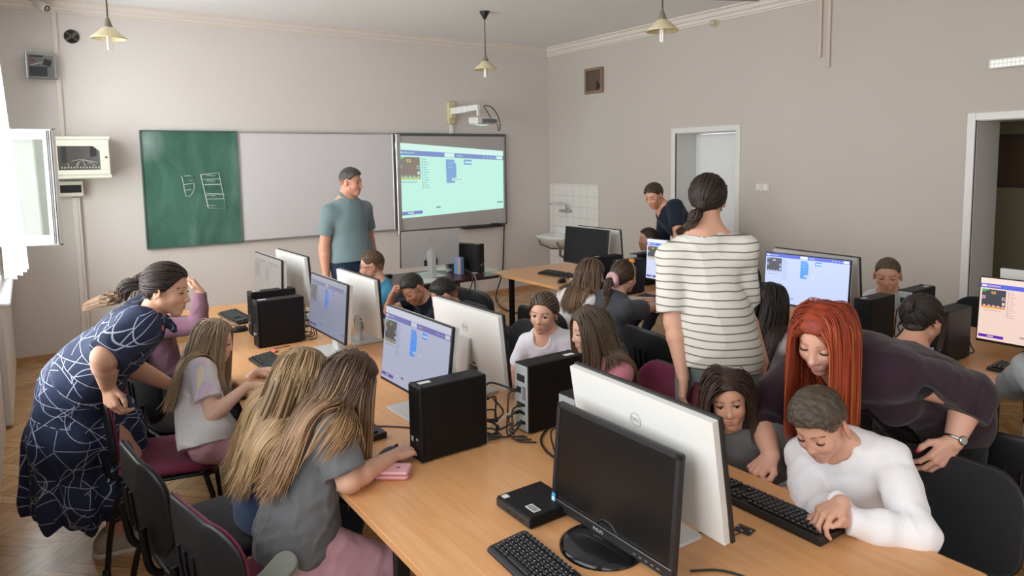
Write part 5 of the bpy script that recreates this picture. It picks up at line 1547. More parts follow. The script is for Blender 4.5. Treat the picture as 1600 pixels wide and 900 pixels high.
def shoe_mesh(P, s, color, sole, root, big=1.0):
    H = P.H; A = P.an[s]; f = P.fd[s].copy(); f[2] *= .3; f = _unit(f); z = np.cross(np.cross(f, [0, 0, 1.0]), f); z = _unit(z)
    if z[2] < 0: z = -z
    fu = getattr(P, 'foot_ups', {}).get(s)
    if fu is not None: z = _unit(np.array(fu, float)); f = _unit(P.fd[s]-z*(P.fd[s] @ z))
    x = np.cross(f, z); B = np.stack([x, f, z], 1); L = .152*H*big
    q = lambda a, b, c: A+B @ np.array([a, b, c])*L
    F = Field(.02)
    F.rc(q(0, -.14, -.16), q(0, .28, -.19), .19*L, .165*L, .03); F.rc(q(0, .25, -.19), q(0, .58, -.24), .17*L, .13*L, .03)
    F.rc(q(0, -.12, -.1), q(0, -.03, .1), .17*L, .165*L, .03)
    F.plane(q(0, 0, -.27), -z); F.plane(q(0, 0, .12), z)
    V, Q = polygonise(F, .005)
    o = link('shoe', np_mesh('shoe', V, Q, np.array(srgb(color))*np.ones((len(V), 3))), root, [M_CLOTH])
    G = Field(.01)
    G.rc(q(0, -.16, -.27), q(0, .3, -.27), .2*L, .18*L, .02); G.rc(q(0, .28, -.27), q(0, .6, -.27), .18*L, .14*L, .02)
    G.plane(q(0, 0, -.36), -z); G.plane(q(0, 0, -.235), z)
    V, Q = polygonise(G, .005)
    link('sole', np_mesh('sole', V, Q, np.array(srgb(sole))*np.ones((len(V), 3))), o, [M_CLOTH])

def cloth_obj(name, F, h, color, root, m=None, colfun=None):
    V, Q = polygonise(F, h)
    c = np.array(srgb(color) if isinstance(color, str) else color)*np.ones((len(V), 3))
    if colfun is not None: c = colfun(V, c)
    return link(name, np_mesh(name, V, Q, c), root, [m or M_CLOTH])

# ---- hair
def hairline(phi, kind):
    a = np.abs(phi)
    if kind == 'short': return np.interp(a, [0, .5, .85, 1.15, 1.4, 1.75, 2.1, 3.15], [.325, .31, .235, .11, .10, .14, -.08, -.24])
    return np.interp(a, [0, .45, .8, 1.2, 1.5, 1.9, 2.4, 3.15], [.315, .29, .19, .02, -.02, -.05, -.28, -.36])

def hair_cap(P, kind='short', top=.045, side=.018, lift=0.0, seed=5, fuzz=.003, fringe=None):
    """close cap over the skull; thickness in head heights at the crown and at the sides"""
    C, M, s = P.C, P.M, P.hh
    F = Field(.02)
    F.ell(C+M @ (np.array([0, -.07, .11])*s), np.array([.335, .405, .385])*s+.9*side*s, M, .01)
    F.ell(C+M @ (np.array([0, -.04, .17+lift])*s), np.array([.31, .39, .335])*s+top*s, M, .05*s)
    F.rc(C+M @ (np.array([0, -.17, .0])*s), C+M @ (np.array([0, -.2, -.2])*s), .25*s+side*s, .19*s+side*s, .06*s)
    Mf = M.astype(F32)
    def cut(p, d):
        L = ((p-C.astype(p.dtype)) @ M.astype(p.dtype))/s
        phi = np.arctan2(L[:, 0], L[:, 1]+.02)
        z0 = hairline(phi, kind)
        if fringe is not None: z0 = np.where(np.abs(phi) < 1.0, z0-fringe, z0)
        e = (z0-L[:, 2])*s*.75
        d = d-fuzz*vnoise(L*s, 260, seed)*.6-fuzz*vnoise(L*s*np.array([1, .5, .5], p.dtype), 520, seed+2)*.5
        return _smax(d, e, .008)
    F.fun(cut)
    return F

def roots_on_scalp(P, n, seed, kind='long', zmin=None, phi_lim=3.2):
    rs = np.random.RandomState(seed); out = []
    tot = 0
    while tot < n:
        v = rs.normal(size=(n*3, 3)); v /= np.linalg.norm(v, axis=1)[:, None]
        L = v*np.array([.335, .405, .385])+np.array([0, -.07, .11])
        phi = np.arctan2(L[:, 0], L[:, 1]+.02)
        ok = (L[:, 2] > hairline(phi, kind)+.005) & (np.abs(phi) < phi_lim)
        if zmin is not None: ok &= L[:, 2] > zmin
        out.append(L[ok]); tot += ok.sum()
    return np.concatenate(out)[:n]

def gradient(F, p, e=.004):
    k = np.array([[1, -1, -1], [-1, -1, 1], [-1, 1, -1], [1, 1, 1]], float)
    g = sum(kk*F(p+kk*e)[:, None] for kk in k)
    return g/(np.linalg.norm(g, axis=1)[:, None]+1e-9)

def comb(P, L0, length, step, part=0.0, back=.5, skull=(.010, .030), coll=None, cgap=(.006, .02), grav=.30, seed=2, wave=0.0, face_clear=.31, wl=26, drift=None, down=.3, stiff=.62, gather=None):
    """strands that leave the parting, follow the skull and then hang; pushed out of the skull and of the clothed body"""
    rs = np.random.RandomState(seed); C, M, s = P.C, P.M, P.hh; n = len(L0)
    SK = Field(.02)
    SK.ell(C+M @ (np.array([0, -.07, .11])*s), np.array([.335, .405, .385])*s, M)
    SK.ell(C+M @ (np.array([0, .11, -.10])*s), np.array([.27, .27, .34])*s, M, .08*s)
    SK.rc(C+M @ (np.array([0, -.12, -.2])*s), P.N, .19*s, .2*s, .05*s)
    sg = np.where(L0[:, 0]-part*(1-np.clip((.1-L0[:, 1])*2, 0, 1)) >= 0, 1.0, -1.0)
    topw = np.clip((L0[:, 2]-.1)/.3, 0, 1)[:, None]
    d = np.stack([sg*(.5+.5*topw[:, 0]), -back*np.ones(n), -down-np.zeros(n)], 1) @ M.T
    d += rs.normal(size=d.shape)*.07
    off = skull[0]+(skull[1]-skull[0])*rs.rand(n); go = cgap[0]+(cgap[1]-cgap[0])*rs.rand(n)
    p = C+(L0*s) @ M.T
    K = int(length/step); ln = (1+rs.uniform(-.07, .03, n))
    ph = rs.rand(n)*6.28; jit = rs.normal(size=(n, 3))*.02
    out = [p.copy()]
    g = np.array([0, 0, -1.0])
    if drift is not None: g = _unit(g+np.array(drift, float))
    d /= np.linalg.norm(d, axis=1)[:, None]
    for i in range(K):
        gr = gradient(SK, p)
        d = d-np.minimum((d*gr).sum(1), 0)[:, None]*gr
        if gather is not None and i >= 4:                # locks that lie spread over the back
            aim = gather[0]+gather[1]*(L0[:, 0]/.33)[:, None]+jit
            wv = (gather[2]*(L0[:, 1] < gather[3]))[:, None]
            v = aim-p; v /= np.linalg.norm(v, axis=1)[:, None]+1e-6
            gg = g*(1-wv)+v*wv
        else: gg = g
        d = d*stiff+gg*grav+rs.normal(size=d.shape)*.010
        d /= np.linalg.norm(d, axis=1)[:, None]
        p = p+d*(step*ln)[:, None]
        if wave and i > 3: p = p+M[:, 0]*(wave*np.cos(ph+i*step*wl))[:, None]+M[:, 1]*(wave*np.sin(ph*1.7+i*step*wl))[:, None]
        for it in range(2):
            e = SK(p)-off*min(1, (i+1)/3); gr = gradient(SK, p)
            p = p-gr*np.minimum(e, 0)[:, None]
            if coll is not None:
                e = coll(p)-go; m = e < 0
                if m.any():
                    gr = gradient(coll, p[m], .008); p[m] = p[m]-gr*e[m][:, None]
        if face_clear:                              # keeps the face free: locks in front of it slide to their own side
            L = ((p-C) @ M)/s; m = (L[:, 1] > .02) & (L[:, 2] < .37) & (L[:, 2] > -.75) & (np.abs(L[:, 0]) < face_clear)
            if m.any():
                L[m, 0] += sg[m]*(face_clear-L[m, 0]*sg[m])*.4; p[m] = C+(L[m]*s) @ M.T
        out.append(p.copy())
    S = np.stack(out, 1)
    for it in range(3): S[:, 1:-1] = .25*S[:, :-2]+.5*S[:, 1:-1]+.25*S[:, 2:]
    return S                    # n, K+1, 3

def tail(P, L0, tie, guide, spread=.03, seed=4, skull=(.006, .014), taper=.5, wave=0.0, wl=40):
    """strands drawn back over the skull to a tie and on along a guide curve"""
    rs = np.random.RandomState(seed); C, M, s = P.C, P.M, P.hh; n = len(L0)
    SK = Field(.02); SK.ell(C+M @ (np.array([0, -.07, .11])*s), np.array([.335, .405, .385])*s, M)
    SK.ell(C+M @ (np.array([0, .11, -.10])*s), np.array([.27, .27, .34])*s, M, .08*s)
    p0 = C+(L0*s) @ M.T; tie = np.array(tie, float)
    off = skull[0]+(skull[1]-skull[0])*rs.rand(n)
    jit = rs.normal(size=(n, 3)); jit /= np.linalg.norm(jit, axis=1)[:, None]; jit *= np.sqrt(rs.rand(n))[:, None]
    out = []
    for t in np.linspace(0, 1, 10):
        p = p0*(1-t)+(tie+jit*.010)*t
        for it in range(3):
            e = SK(p)-off; p = p-gradient(SK, p)*np.minimum(e, 0)[:, None]
        out.append(p)
    G = np.array(spline([tie]+list(guide), 6)); m = len(G); ln = rs.uniform(.8, 1.0, n); ph = rs.rand(n)*6.28
    for i in range(1, m):
        u = np.minimum(i*ln, m-1); a = np.floor(u).astype(int); b = np.minimum(a+1, m-1); f = (u-a)[:, None]
        t = i/(m-1); w = spread*(math.sin(math.pi*min(1, t*1.25+.12))**.7 if t < .7 else 1-taper*(t-.7)/.3*.6)
        q = G[a]*(1-f)+G[b]*f+jit*max(w, .008)
        if wave: q = q+jit[:, ::-1]*(wave*np.sin(ph+t*wl))[:, None]
        out.append(q)
    return np.stack(out, 1)

def strands_mesh(name, S, w, col, tip=None, root=None, center=None, var=.22, seed=1, flat=.45, parent=None, n=5, tipstart=.35, hl=None):
    """flat tapered locks along the paths S (n, K, 3)"""
    rs = np.random.RandomState(seed); N_, K, _ = S.shape
    T = np.gradient(S, axis=1); T /= np.linalg.norm(T, axis=2)[..., None]+1e-9
    out = S-np.asarray(center)
    out = out-(out*T).sum(2)[..., None]*T; out /= np.linalg.norm(out, axis=2)[..., None]+1e-9
    B = np.cross(T, out)
    t = np.linspace(0, 1, K)
    prof = np.minimum(1, .55+t*2.2)*np.where(t > .72, 1-((t-.72)/.28)**1.6*.88, 1)
    ww = w*(.65+.7*rs.rand(N_))[:, None]*prof[None]
    V = []
    for j in range(n):
        a = 2*math.pi*j/n
        V.append(S+B*(ww*math.cos(a))[..., None]+out*(ww*flat*math.sin(a))[..., None])
    V = np.stack(V, 2).reshape(-1, 3)
    base = (np.arange(N_)*K*n)[:, None, None]+(np.arange(K-1)*n)[None, :, None]
    j = np.arange(n)[None, None, :]; j2 = (j+1) % n
    Q = np.stack([base+j, base+j2, base+n+j2, base+n+j], -1).reshape(-1, 4)
    c = np.array(col)[None, None]*np.ones((N_, K, 1))
    if tip is not None:
        f = np.clip((t-tipstart)/(1-tipstart), 0, 1)[None, :, None]; c = c*(1-f)+np.array(tip)[None, None]*f
    c = c*(1+var*rs.uniform(-1, 1, N_))[:, None, None]
    if hl is not None:
        m = rs.rand(N_) < hl[1]; c[m] = c[m]*.45+np.array(hl[0])*.55
    c = np.repeat(c[:, :, None, :], n, 2).reshape(-1, 3)
    return np_mesh(name, V, Q, np.clip(c, 0, 1))

def join_np(name, parts):
    V = []; Q = []; C = []; b = 0
    for (v, q, c) in parts: V.append(v); Q.append(q+b); C.append(c); b += len(v)
    return np_mesh(name, np.concatenate(V), np.concatenate(Q), np.concatenate(C))

def hair_obj(P, root, F=None, S=None, col=(.1, .07, .05), tip=None, w=.005, h=.004, var=.22, capshade=.8, hl=None, seed=1, fade=None, name='hair', tipstart=.35):
    o = None
    if F is not None:
        V, Q = polygonise(F, h)
        c = np.array(col)*capshade*np.ones((len(V), 3))
        if fade is not None:                                  # cropped sides: scalp shows through the short hair
            L = ((V-P.C) @ P.M)/P.hh
            f = np.clip((fade[0]-L[:, 2])/fade[1], 0, 1)[:, None]*fade[2]
            c = c*(1-f)+np.array(P.skin)*f
        Ls = ((V-P.C) @ P.M)/P.hh
        c = np.clip(c*(1+.16*vnoise(V, 170, 3)+.30*vnoise(Ls*np.array([.10, 1.0, .12]), 75, 11))[:, None], 0, 1)
        o = link(name, np_mesh(name, V, Q, c), root, [M_HAIR])
    if S is not None:
        me = strands_mesh('hair_locks', S, w, col, tip, center=P.C, var=var, hl=hl, seed=seed, tipstart=tipstart)
        o2 = link(name if o is None else 'hair_locks', me, root if o is None else o, [M_HAIR])
        o = o or o2
    return o

def tufts(P, root, n, c, L=.022, seed=3, w=.0016, zmin=.12, lift=.5):
    rs = np.random.RandomState(seed); L0 = roots_on_scalp(P, n, seed, 'short', zmin); L0 = L0[L0[:, 1] < .24]; nrm = (L0-np.array([0, -.07, .11]))/np.array([.335, .405, .385])**2; nrm /= np.linalg.norm(nrm, axis=1)[:, None]
    r = (P.C+(L0*P.hh) @ P.M.T)+(nrm @ P.M.T)*.010
    d = lift*nrm+np.array([.25, .75, 0])+rs.normal(size=nrm.shape)*.22; d /= np.linalg.norm(d, axis=1)[:, None]; d = d @ P.M.T
    S = np.stack([r+d*L*t-(nrm @ P.M.T)*.35*L*t*t for t in (0, .33, .66, 1.0)], 1)
    link('hair_locks', strands_mesh('hair_locks', S, w, c, center=P.C, var=.25, seed=seed, n=3, flat=.6), root, [M_HAIR])

def on_back(P, spread=.14, t=.30, out=.14, k=.8, ymax=.16):
    return (P.at(t)-P.T[:, 1]*out, P.T[:, 0]*spread, k, ymax)

def long_hair(P, root, n, length, c0, c1, seed, part=0.0, back=.8, drift=(-.1, 0, 0), cgap=(.004, .022), hl=None, w=.0030, tipstart=.15, wave=0.0, fringe=None, cap=(.03, .02), var=.16, coll=None, skull=(.010, .028), under=True, **kw):
    coll = coll or P.top
    hair_obj(P, root, hair_cap(P, 'long', cap[0], cap[1], fuzz=.0012, fringe=fringe), None, c0, capshade=.85)
    if under:
        U = comb(P, roots_on_scalp(P, 300, seed+100), length*.95, .018, part=part, back=back, coll=coll, cgap=(.002, .008), seed=seed+50, drift=drift, skull=(.006, .014), **kw)
        me = strands_mesh('hair_underlayer', U, .011, tuple(np.array(c0)*.8), tuple(np.array(c1)*.8), center=P.C, var=var, seed=seed, flat=.25, n=4, tipstart=tipstart)
        link('hair_underlayer', me, root, [M_HAIR])
    S = comb(P, roots_on_scalp(P, n, seed), length, .016, part=part, back=back, coll=coll, cgap=cgap, seed=seed+1, drift=drift, wave=wave, skull=skull, **kw)
    me = strands_mesh('hair_locks', S, w, c0, c1, center=P.C, var=var, hl=hl, seed=seed, flat=.4, n=4, tipstart=tipstart)
    link('hair_locks', me, root, [M_HAIR])

def body_obj(P, root, h=.004, extra=None):
    F = body_field(P)
    P.body = F
    V, Q = polygonise(F, h)
    col = np.array(P.skin)*np.ones((len(V), 3))
    col *= (1+.035*vnoise(V, 30, 2))[:, None]
    col, L, near = brow_tint(P, V, col)
    if extra is not None: col = extra(V, col)
    return link('body', np_mesh('body', V, Q, col), root, [M_SKIN])
# ---------------------------------------------------------------- the people
HD = (1, 0, 0)
def hand_flat(d=(1, 0, 0), curl=14, **k): return (d, (0, 0, 1), dict(curl=curl, **k))
def dress_up(P, root, top, bottom, hb=.004, hc=.005, shoes=('8a8a8e', 'e6e6e2'), extra=None, colfun=None):
    body_obj(P, root, hb, extra); eyes(P, root)
    TF = top_field(P, **{k: v for k, v in top.items() if k != 'color'})
    P.top = TF
    cloth_obj(top.get('name', 'shirt') if False else 'shirt', TF, hc, top['color'], root, colfun=colfun)
    if bottom: cloth_obj('trousers', pants_field(P, **{k: v for k, v in bottom.items() if k != 'color'}), hc*1.2, bottom['color'], root)
    if shoes:
        for s in (0, 1): shoe_mesh(P, s, shoes[0], shoes[1], root)
def collar_field(P, nr, droop=.035):
    K = Field(.008); up = _unit(P.C+P.M @ (np.array([0, -.12, -.22])*P.hh)-P.N); f = _unit(P.T[:, 1]-up*(P.T[:, 1] @ up)); r = np.cross(f, up); c = P.N+up*.046+f*.014
    q = lambda x, y, z: c+r*x+f*y+up*z
    for sx in (-1, 1):
        K.rc(q(sx*nr, 0, .012), q(sx*.026, nr+.022, -droop), .017, .013, .01); K.rc(q(sx*nr, 0, .012), q(sx*nr*.6, -nr*.8, .018), .017, .017, .01)
    K.rc(q(-nr*.6, -nr*.8, .018), q(nr*.6, -nr*.8, .018), .017, .017, .01)
    return K, q
def person(label, group=None): return thing('person', label, 'person', (0, 0, 0), 0, group)
def side(yaw): return rotm(yaw)[:, 0]

# -- girl in the grey T-shirt (nearest, at the window side of the near desk)
def girl_grey_tshirt():
    root = person('girl with very long brown hair, grey T-shirt and pink leggings at the near desk edge')
    P = make(dict(H=1.40, skin=srgb('d3a48c'), brow=srgb('3a2c24'), lids=(-6, -26), gaze=(0, 30), hh=.215))
    C = ony(551, 598, 2.36)
    pose(P, (.69, 2.33, .59), -6, C, (-24, 26, 4), neck=C+np.array([-.075, .0, -.085]), tyaw=-10, hunch=.03, shw=.9)
    Rw = onz(618, 711, .795); Lw = onz(540, 748, .775)+np.array([0, .05, .01])
    limbs(P, [Lw, Rw], [(-.2, .6, -.5), (.1, -.35, -.9)], [((.3, -1, -.2), (0, 0, 1), dict(curl=25)), ((.75, .25, -.05), (-.2, -.2, 1), dict(curl=32, thumb=.4))], [(.57, 2.17, .53), (.98, 2.16, .10)],
          [(1, .3, -.3), (1, 0, .5)], [(-.85, -.5, -.05), (1, 0, 0)], [None, onz(545, 752, .80)])
    P.foot_ups = {0: (.15, .5, -.75)}
    dress_up(P, root, dict(color='6b6d6f', sleeve='short', g=.014, hem=-.20, hemv=(-.35, 0, -1), loose=.012, seed=4, sl=.80, amp=.0055, fsc=42), dict(color='cc9fab'), .0035, .0045, ('b9b3a6', '8b9088'))
    long_hair(P, root, 2600, .47, srgb('463529'), srgb('a8835f'), 3, part=.02, back=.9, drift=(-.1, .0, 0), gather=on_back(P, .15, .25), cgap=(.004, .026), hl=(srgb('b8926c'), .12))
girl_grey_tshirt()

# -- blonde girl behind her
def girl_blue():
    root = person('blonde girl in blue half hidden behind the girl in the grey T-shirt')
    P = make(dict(H=1.36, skin=srgb('dbb09a'), hh=.212, lids=(-4, -26), gaze=(0, 25)))
    C = onx(476, 590, .80)
    pose(P, (.70, 2.68, .555), -4, C, (-8, 22, 0), hunch=.02)
    limbs(P, [(.98, 2.86, .785), (.92, 2.60, .785)], [(-.3, .7, -.6), (-.5, -.3, -.8)], [hand_flat((1, -.2, 0)), hand_flat((1, .2, 0))], [(.95, 2.80, .09), (.95, 2.62, .09)])
    dress_up(P, root, dict(color='47587c', sleeve='long', g=.014, hem=-.12, loose=.012, seed=9, amp=.004, fsc=26), dict(color='2f3a4c'))
    long_hair(P, root, 1800, .50, srgb('8d7354'), srgb('b99a72'), 5, back=.9, drift=(-.1, .0, 0), gather=on_back(P, .13, .25), hl=(srgb('cdb088'), .15))
girl_blue()

# -- girl in the tie-dye T-shirt
def girl_tiedye():
    root = person('girl in a white tie-dye T-shirt and pink leggings using a mouse')
    P = make(dict(H=1.34, skin=srgb('dcb29c'), hh=.210, lids=(2, -24), gaze=(0, 18)))
    C = onx(336, 532, .72)
    pose(P, (.63, 3.50, .555), -6, C, (-20, 14, 0), hunch=.03)
    Rw = onz(386, 603, .80)
    limbs(P, [(.92, 3.68, .785), Rw], [(-.3, .7, -.6), (-.35, -.35, -.8)], [hand_flat((1, -.2, 0)), ((.85, .1, -.1), (0, 0, 1), dict(curl=16))], [(.90, 3.52, .09), (.88, 3.36, .09)])
    def dye(V, c):
        z = np.clip((V[:, 2]-(P.N[2]-.17))/.17, 0, 1)[:, None]
        n = vnoise(V*np.array([1, 1, .45]), 55, 4)
        pal = np.array([srgb('cdb2d6'), srgb('d9a3b4'), srgb('e3d3a0'), srgb('b9add8')])
        k = np.floor((n*.5+.5)*7.99).astype(int) % 4
        f = np.clip(np.abs(vnoise(V, 30, 8))*1.6, 0, 1)[:, None]*z
        return c*(1-f)+pal[k]*f
    dress_up(P, root, dict(color='d6d3d2', sleeve='short', g=.012, hem=-.10, loose=.010, seed=6, sl=.66, amp=.003), dict(color='c393a0'), .0035, .0045, colfun=dye)
    long_hair(P, root, 1800, .37, srgb('84705a'), srgb('b89d7a'), 7, part=.02, back=.9, drift=(-.1, 0, 0), gather=on_back(P, .12, .4, .14, .7, .05), hl=(srgb('b99f80'), .15))
girl_tiedye()

# -- girl with the raised hand
def girl_raised_hand():
    root = person('girl in a dusty pink sweater with a raised hand behind the teacher')
    P = make(dict(H=1.38, skin=srgb('d7a890'), hh=.212))
    C = ony(238, 452, 4.62)
    pose(P, (.64, 4.58, .555), 0, C, (5, 0, -6), hunch=.01)
    Rw = ony(313, 455, 4.42); 
    limbs(P, [(.98, 4.86, .80), Rw], [(-.3, .7, -.6), (.5, -.3, -.9)], [hand_flat(), ((-.35, .2, .75), (.8, -.2, .4), dict(curl=[20, 55, 60, 60], thumb=.6))], [(1.0, 4.68, .09), (1.0, 4.50, .09)])
    dress_up(P, root, dict(color='7a5866', sleeve='long', g=.012, hem=.0, seed=8, amp=.003), dict(color='2c3b4c', loose=.008))
    long_hair(P, root, 1200, .50, srgb('54463c'), srgb('a1835f'), 9, back=1.0, drift=(-.1, -.1, 0), gather=on_back(P, .12, .3), w=.0038)
girl_raised_hand()

# -- teacher in the navy dress
def teacher_navy():
    root = person('woman in a navy patterned dress and beige trainers leaning over the pupils')
    P = make(dict(H=1.70, child=False, skin=srgb('d6a488'), lips=srgb('ac6a5c'), brow=srgb('2f241e'), girth=1.04, armg=1.12, hh=.226, lids=(6, -22), gaze=(0, 8), neckg=.85))
    C = ony(262, 452, 3.42)
    pose(P, ony(128, 606, 3.76), -10, C, (-30, 12, -4), tyaw=-4, shw=.9, hunch=.05)
    P.sh[1] = ony(219, 510, 3.34)
    Rw = ony(168, 602, 3.42); Lw = ony(262, 600, 3.75)
    limbs(P, [Lw, Rw], [(-.3, .4, -.8), (-.9, -.2, -.3)], [((.6, -.1, -.7), (.5, .3, .8), dict(curl=30)), ((.10, -.10, -.95), (-.85, -.45, .0), dict(curl=[32, 34, 36, 38], thumb=-.1))], [(.33, 3.96, .085), (.23, 3.76, .085)], [(1, -.1, .2), (1, -.1, .2)], [(1, .1, 0), (1, -.1, 0)], [None, ony(164, 558, 3.24)])
    body_obj(P, root, .0045); eyes(P, root)
    N = NT('navy_print', .8)
    at = N.n('VertexColor'); at.layer_name = 'Col'
    lines = None
    def orr(a, b): return b if a is None else N.math('MAXIMUM', a, b)
    def uvmap(rot, sc, off):
        m2 = N.n('Mapping'); m2.inputs['Rotation'].default_value = (0, 0, R_(rot)); m2.inputs['Scale'].default_value = (sc, sc, 1); m2.inputs['Location'].default_value = (off, off*.37, 0); N.l(at.outputs['Color'], m2.inputs['Vector']); return m2.outputs[0]
    for rot, sc, off, bw, rh in ((11, 1, .0, .135, .095), (-29, 1, .3, .16, .13), (47, 1, .7, .21, .19)):
        br = N.n('TexBrick'); br.offset = .37; br.squash = 1.6; br.squash_frequency = 3
        br.inputs['Scale'].default_value = 1.0; br.inputs['Mortar Size'].default_value = .0015; br.inputs['Brick Width'].default_value = bw; br.inputs['Row Height'].default_value = rh; br.inputs['Mortar Smooth'].default_value = 0
        N.l(uvmap(rot, sc, off), br.inputs['Vector'])
        ln = br.outputs['Fac']
        nz = N.n('TexNoise'); nz.inputs['Scale'].default_value = 6; N.l(uvmap(rot, 1, off*9+2), nz.inputs['Vector']); ln = N.math('MULTIPLY', ln, N.math('GREATER_THAN', nz.outputs['Fac'], .46))
        lines = orr(lines, ln)
    vc = N.n('TexVoronoi'); vc.voronoi_dimensions = '2D'; vc.feature = 'F1'; vc.inputs['Scale'].default_value = 4.0; N.l(uvmap(0, 1, .1), vc.inputs['Vector'])
    for rr in (.42,): lines = orr(lines, N.math('LESS_THAN', N.math('ABSOLUTE', N.math('SUBTRACT', vc.outputs['Distance'], rr)), .0065))
    N.l(N.mix(lines, srgb('1d2a48'), srgb('b9c2d6')), N.b.inputs['Base Color'])
    MD = N.m
    def print_uv(V):
        T = P.T; L = (V-P.pel) @ T
        up_ = np.stack([np.arctan2(L[:, 0]*1.0, L[:, 1]+.02)*.15, L[:, 2]], 1)
        sk = np.stack([np.arctan2(V[:, 1]-P.pel[1], V[:, 0]-P.pel[0]+.05)*.2+3.0, V[:, 2]+1.0], 1)
        w = (L[:, 2] > .10)[:, None]
        uv = np.where(w, up_+1.0, sk)
        return np.concatenate([uv, np.zeros((len(V), 1))], 1)
    F = top_field(P, 'short', g=.014, hem=None, loose=.012, seed=11, sl=.97, amp=.004, fsc=22, neckr=1.0)
    top = F
    p = P.pel; f = P.hips[:, 1]; r = P.hips[:, 0]
    G = Field(.05)
    G.ell(P.at(.05), (.185, .16, .16), P.TP, .05)
    b0 = np.array([p[0]-.03, p[1], p[2]-.2]); b1 = np.array([.150, 3.88, .44]); 
    G.rc(p, b0, .165, .19, .05); G.rc(b0, b1+np.array([0, 0, .1]), .19, .245, .06); G.rc(b1+np.array([0, 0, .1]), b1-np.array([0, 0, .12]), .245, .272, .06)
    G.plane(b1-np.array([0, 0, .20]), (-.10, .25, -1))
    c0 = b1.copy()
    def pleat(q, d):
        an = np.arctan2(q[:, 1]-c0[1], q[:, 0]-c0[0]); t = np.clip((p[2]+.05-q[:, 2])/.6, 0, 1)
        return d+.016*t*np.sin(an*9+2*np.sin(q[:, 2]*3))+.010*t*np.sin(an*17+1)
    G.fun(pleat)
    H = Field(.03); H.sub(F, .03); H.sub(G, .03)
    V, Q = polygonise(H, .0065); o = link('dress', np_mesh('dress', V, Q, print_uv(V)), root, [MD])
    K, q = collar_field(P, .062, .045)
    V, Q = polygonise(K, .005); link('collar', np_mesh('collar', V, Q, print_uv(V)), o, [MD])
    B = Field(.01); ct = P.at(.24)
    B.rc(ct+P.Tm @ np.array([.14, .04, -.0]), ct+P.Tm @ np.array([.12, .13, -.05]), .012); B.rc(ct+P.Tm @ np.array([.12, .13, -.05]), ct+P.Tm @ np.array([.13, .12, -.22]), .012)
    V, Q = polygonise(B, .005); link('belt_tie', np_mesh('belt_tie', V, Q, print_uv(V)), o, [MD])
    for s in (0, 1): shoe_mesh(P, s, 'b3ab9b', 'e2ded6', root, 1.08)
    tie = P.C+P.M @ (np.array([0, -.50, .02])*P.hh)
    S = tail(P, roots_on_scalp(P, 700, 5), tie, [tie+np.array([-.06, .04, -.01]), ony(190, 462, 3.55), ony(160, 470, 3.62), ony(132, 480, 3.68)], spread=.032, seed=6)
    hair_obj(P, root, hair_cap(P, 'long', .02, .012, fuzz=.001), S, srgb('2e231d'), srgb('8d6f52'), w=.005, var=.22, tipstart=.45)
    b = MB(); b.tube([tie+P.M @ np.array([.020*math.cos(a*.524), 0, .020*math.sin(a*.524)]) for a in range(13)], .006, 6, caps=False); b.build('hair_tie', mat('tie_black', '1a1716', .6), root)
teacher_navy()

# -- man at the boards
def polo_collar(P, root, color, open_col=None, droop=.035):
    nr = .05*P.H*P.neckg*.72+.010
    K, q = collar_field(P, nr, droop)
    cloth_obj('collar', K, .004, color, root)
    if open_col:
        b = MB(); b.box((0, 0, 0), (.028, .010, .10), .003, Matrix([list(r_) for r_ in P.T]).to_4x4()); o = b.build('placket', mat('placket_dark', open_col, .8), root); o.location = q(0, nr+.028, -.075)
def man_polo():
    root = person('man in a grey green polo shirt standing at the whiteboard')
    P = make(dict(H=1.82, child=False, male=True, skin=srgb('c99078'), lips=srgb('a0635a'), brow=srgb('3a342f'), girth=1.06, shw=1.08, hh=.240, gaze=(-5, 4), smile=.5))
    C = ony(549, 284, 6.05)
    hp_ = ony(552, 400, 6.05)
    pose(P, (hp_[0], 6.05, .95), -82, C, (-48, 6, 2), hunch=.0, tyaw=-80)
    limbs(P, [hang(P, 0, .05, .02), hang(P, 1, .04, .03)], [(.2, .6, -.2), (-.2, .6, -.2)], [((.05, -.05, -1), (.7, .5, 0), dict(curl=18)), ((.05, -.05, -1), (-.8, -.5, 0), dict(curl=14))], [(hp_[0]+.1, 6.05, .09), (hp_[0]-.1, 6.08, .09)])
    dress_up(P, root, dict(color='6f8284', sleeve='short', g=.010, hem=.04, loose=.012, seed=21, sl=.62, amp=.003, fsc=20), dict(color='23344a', g=.012, loose=.01), .005, .006, ('3a342e', '2a2622'))
    polo_collar(P, root, '6f8284', '20262c')
    hair_obj(P, root, hair_cap(P, 'short', .055, .012, fuzz=.002), None, srgb('4d4844'), h=.004, fade=(.14, .2, .45))
    b = MB(); e, w = P.el[0], P.wr[0]; u = _unit(w-e); c = w-u*.012; a = _unit(np.cross(u, [0, 0, 1.0]) if abs(u[2]) < .9 else np.cross(u, [1.0, 0, 0])); bb = np.cross(u, a)
    b.tube([c+(a*math.cos(t*.524)+bb*math.sin(t*.524))*.034 for t in range(13)], .011, 6, caps=False); b.build('wristwatch', mat('watch_black', '18181a', .4), root)
man_polo()

def boy(label, C, pelvis, yaw, head, wr, hints, hands, ank, shirt, bottom, hair, **kw):
    root = person(label)
    hb = kw.pop('hb', .0042); hunch = kw.pop('hunch', .02); cap = kw.pop('cap', {}); fade = kw.pop('fade', (.10, .2, .5))
    P = make(dict(dict(male=True, ears=1.12, skin=srgb('d2a189'), brow=srgb('3a2d26')), **kw))
    pose(P, pelvis, yaw, C, head, hunch=hunch)
    limbs(P, wr, hints, hands, ank)
    dress_up(P, root, shirt, bottom, hb)
    hair_obj(P, root, hair_cap(P, 'short', **dict(dict(top=.05, side=.012, fuzz=.002), **cap)), None, srgb(hair), h=.0035, fade=fade)
    return P, root

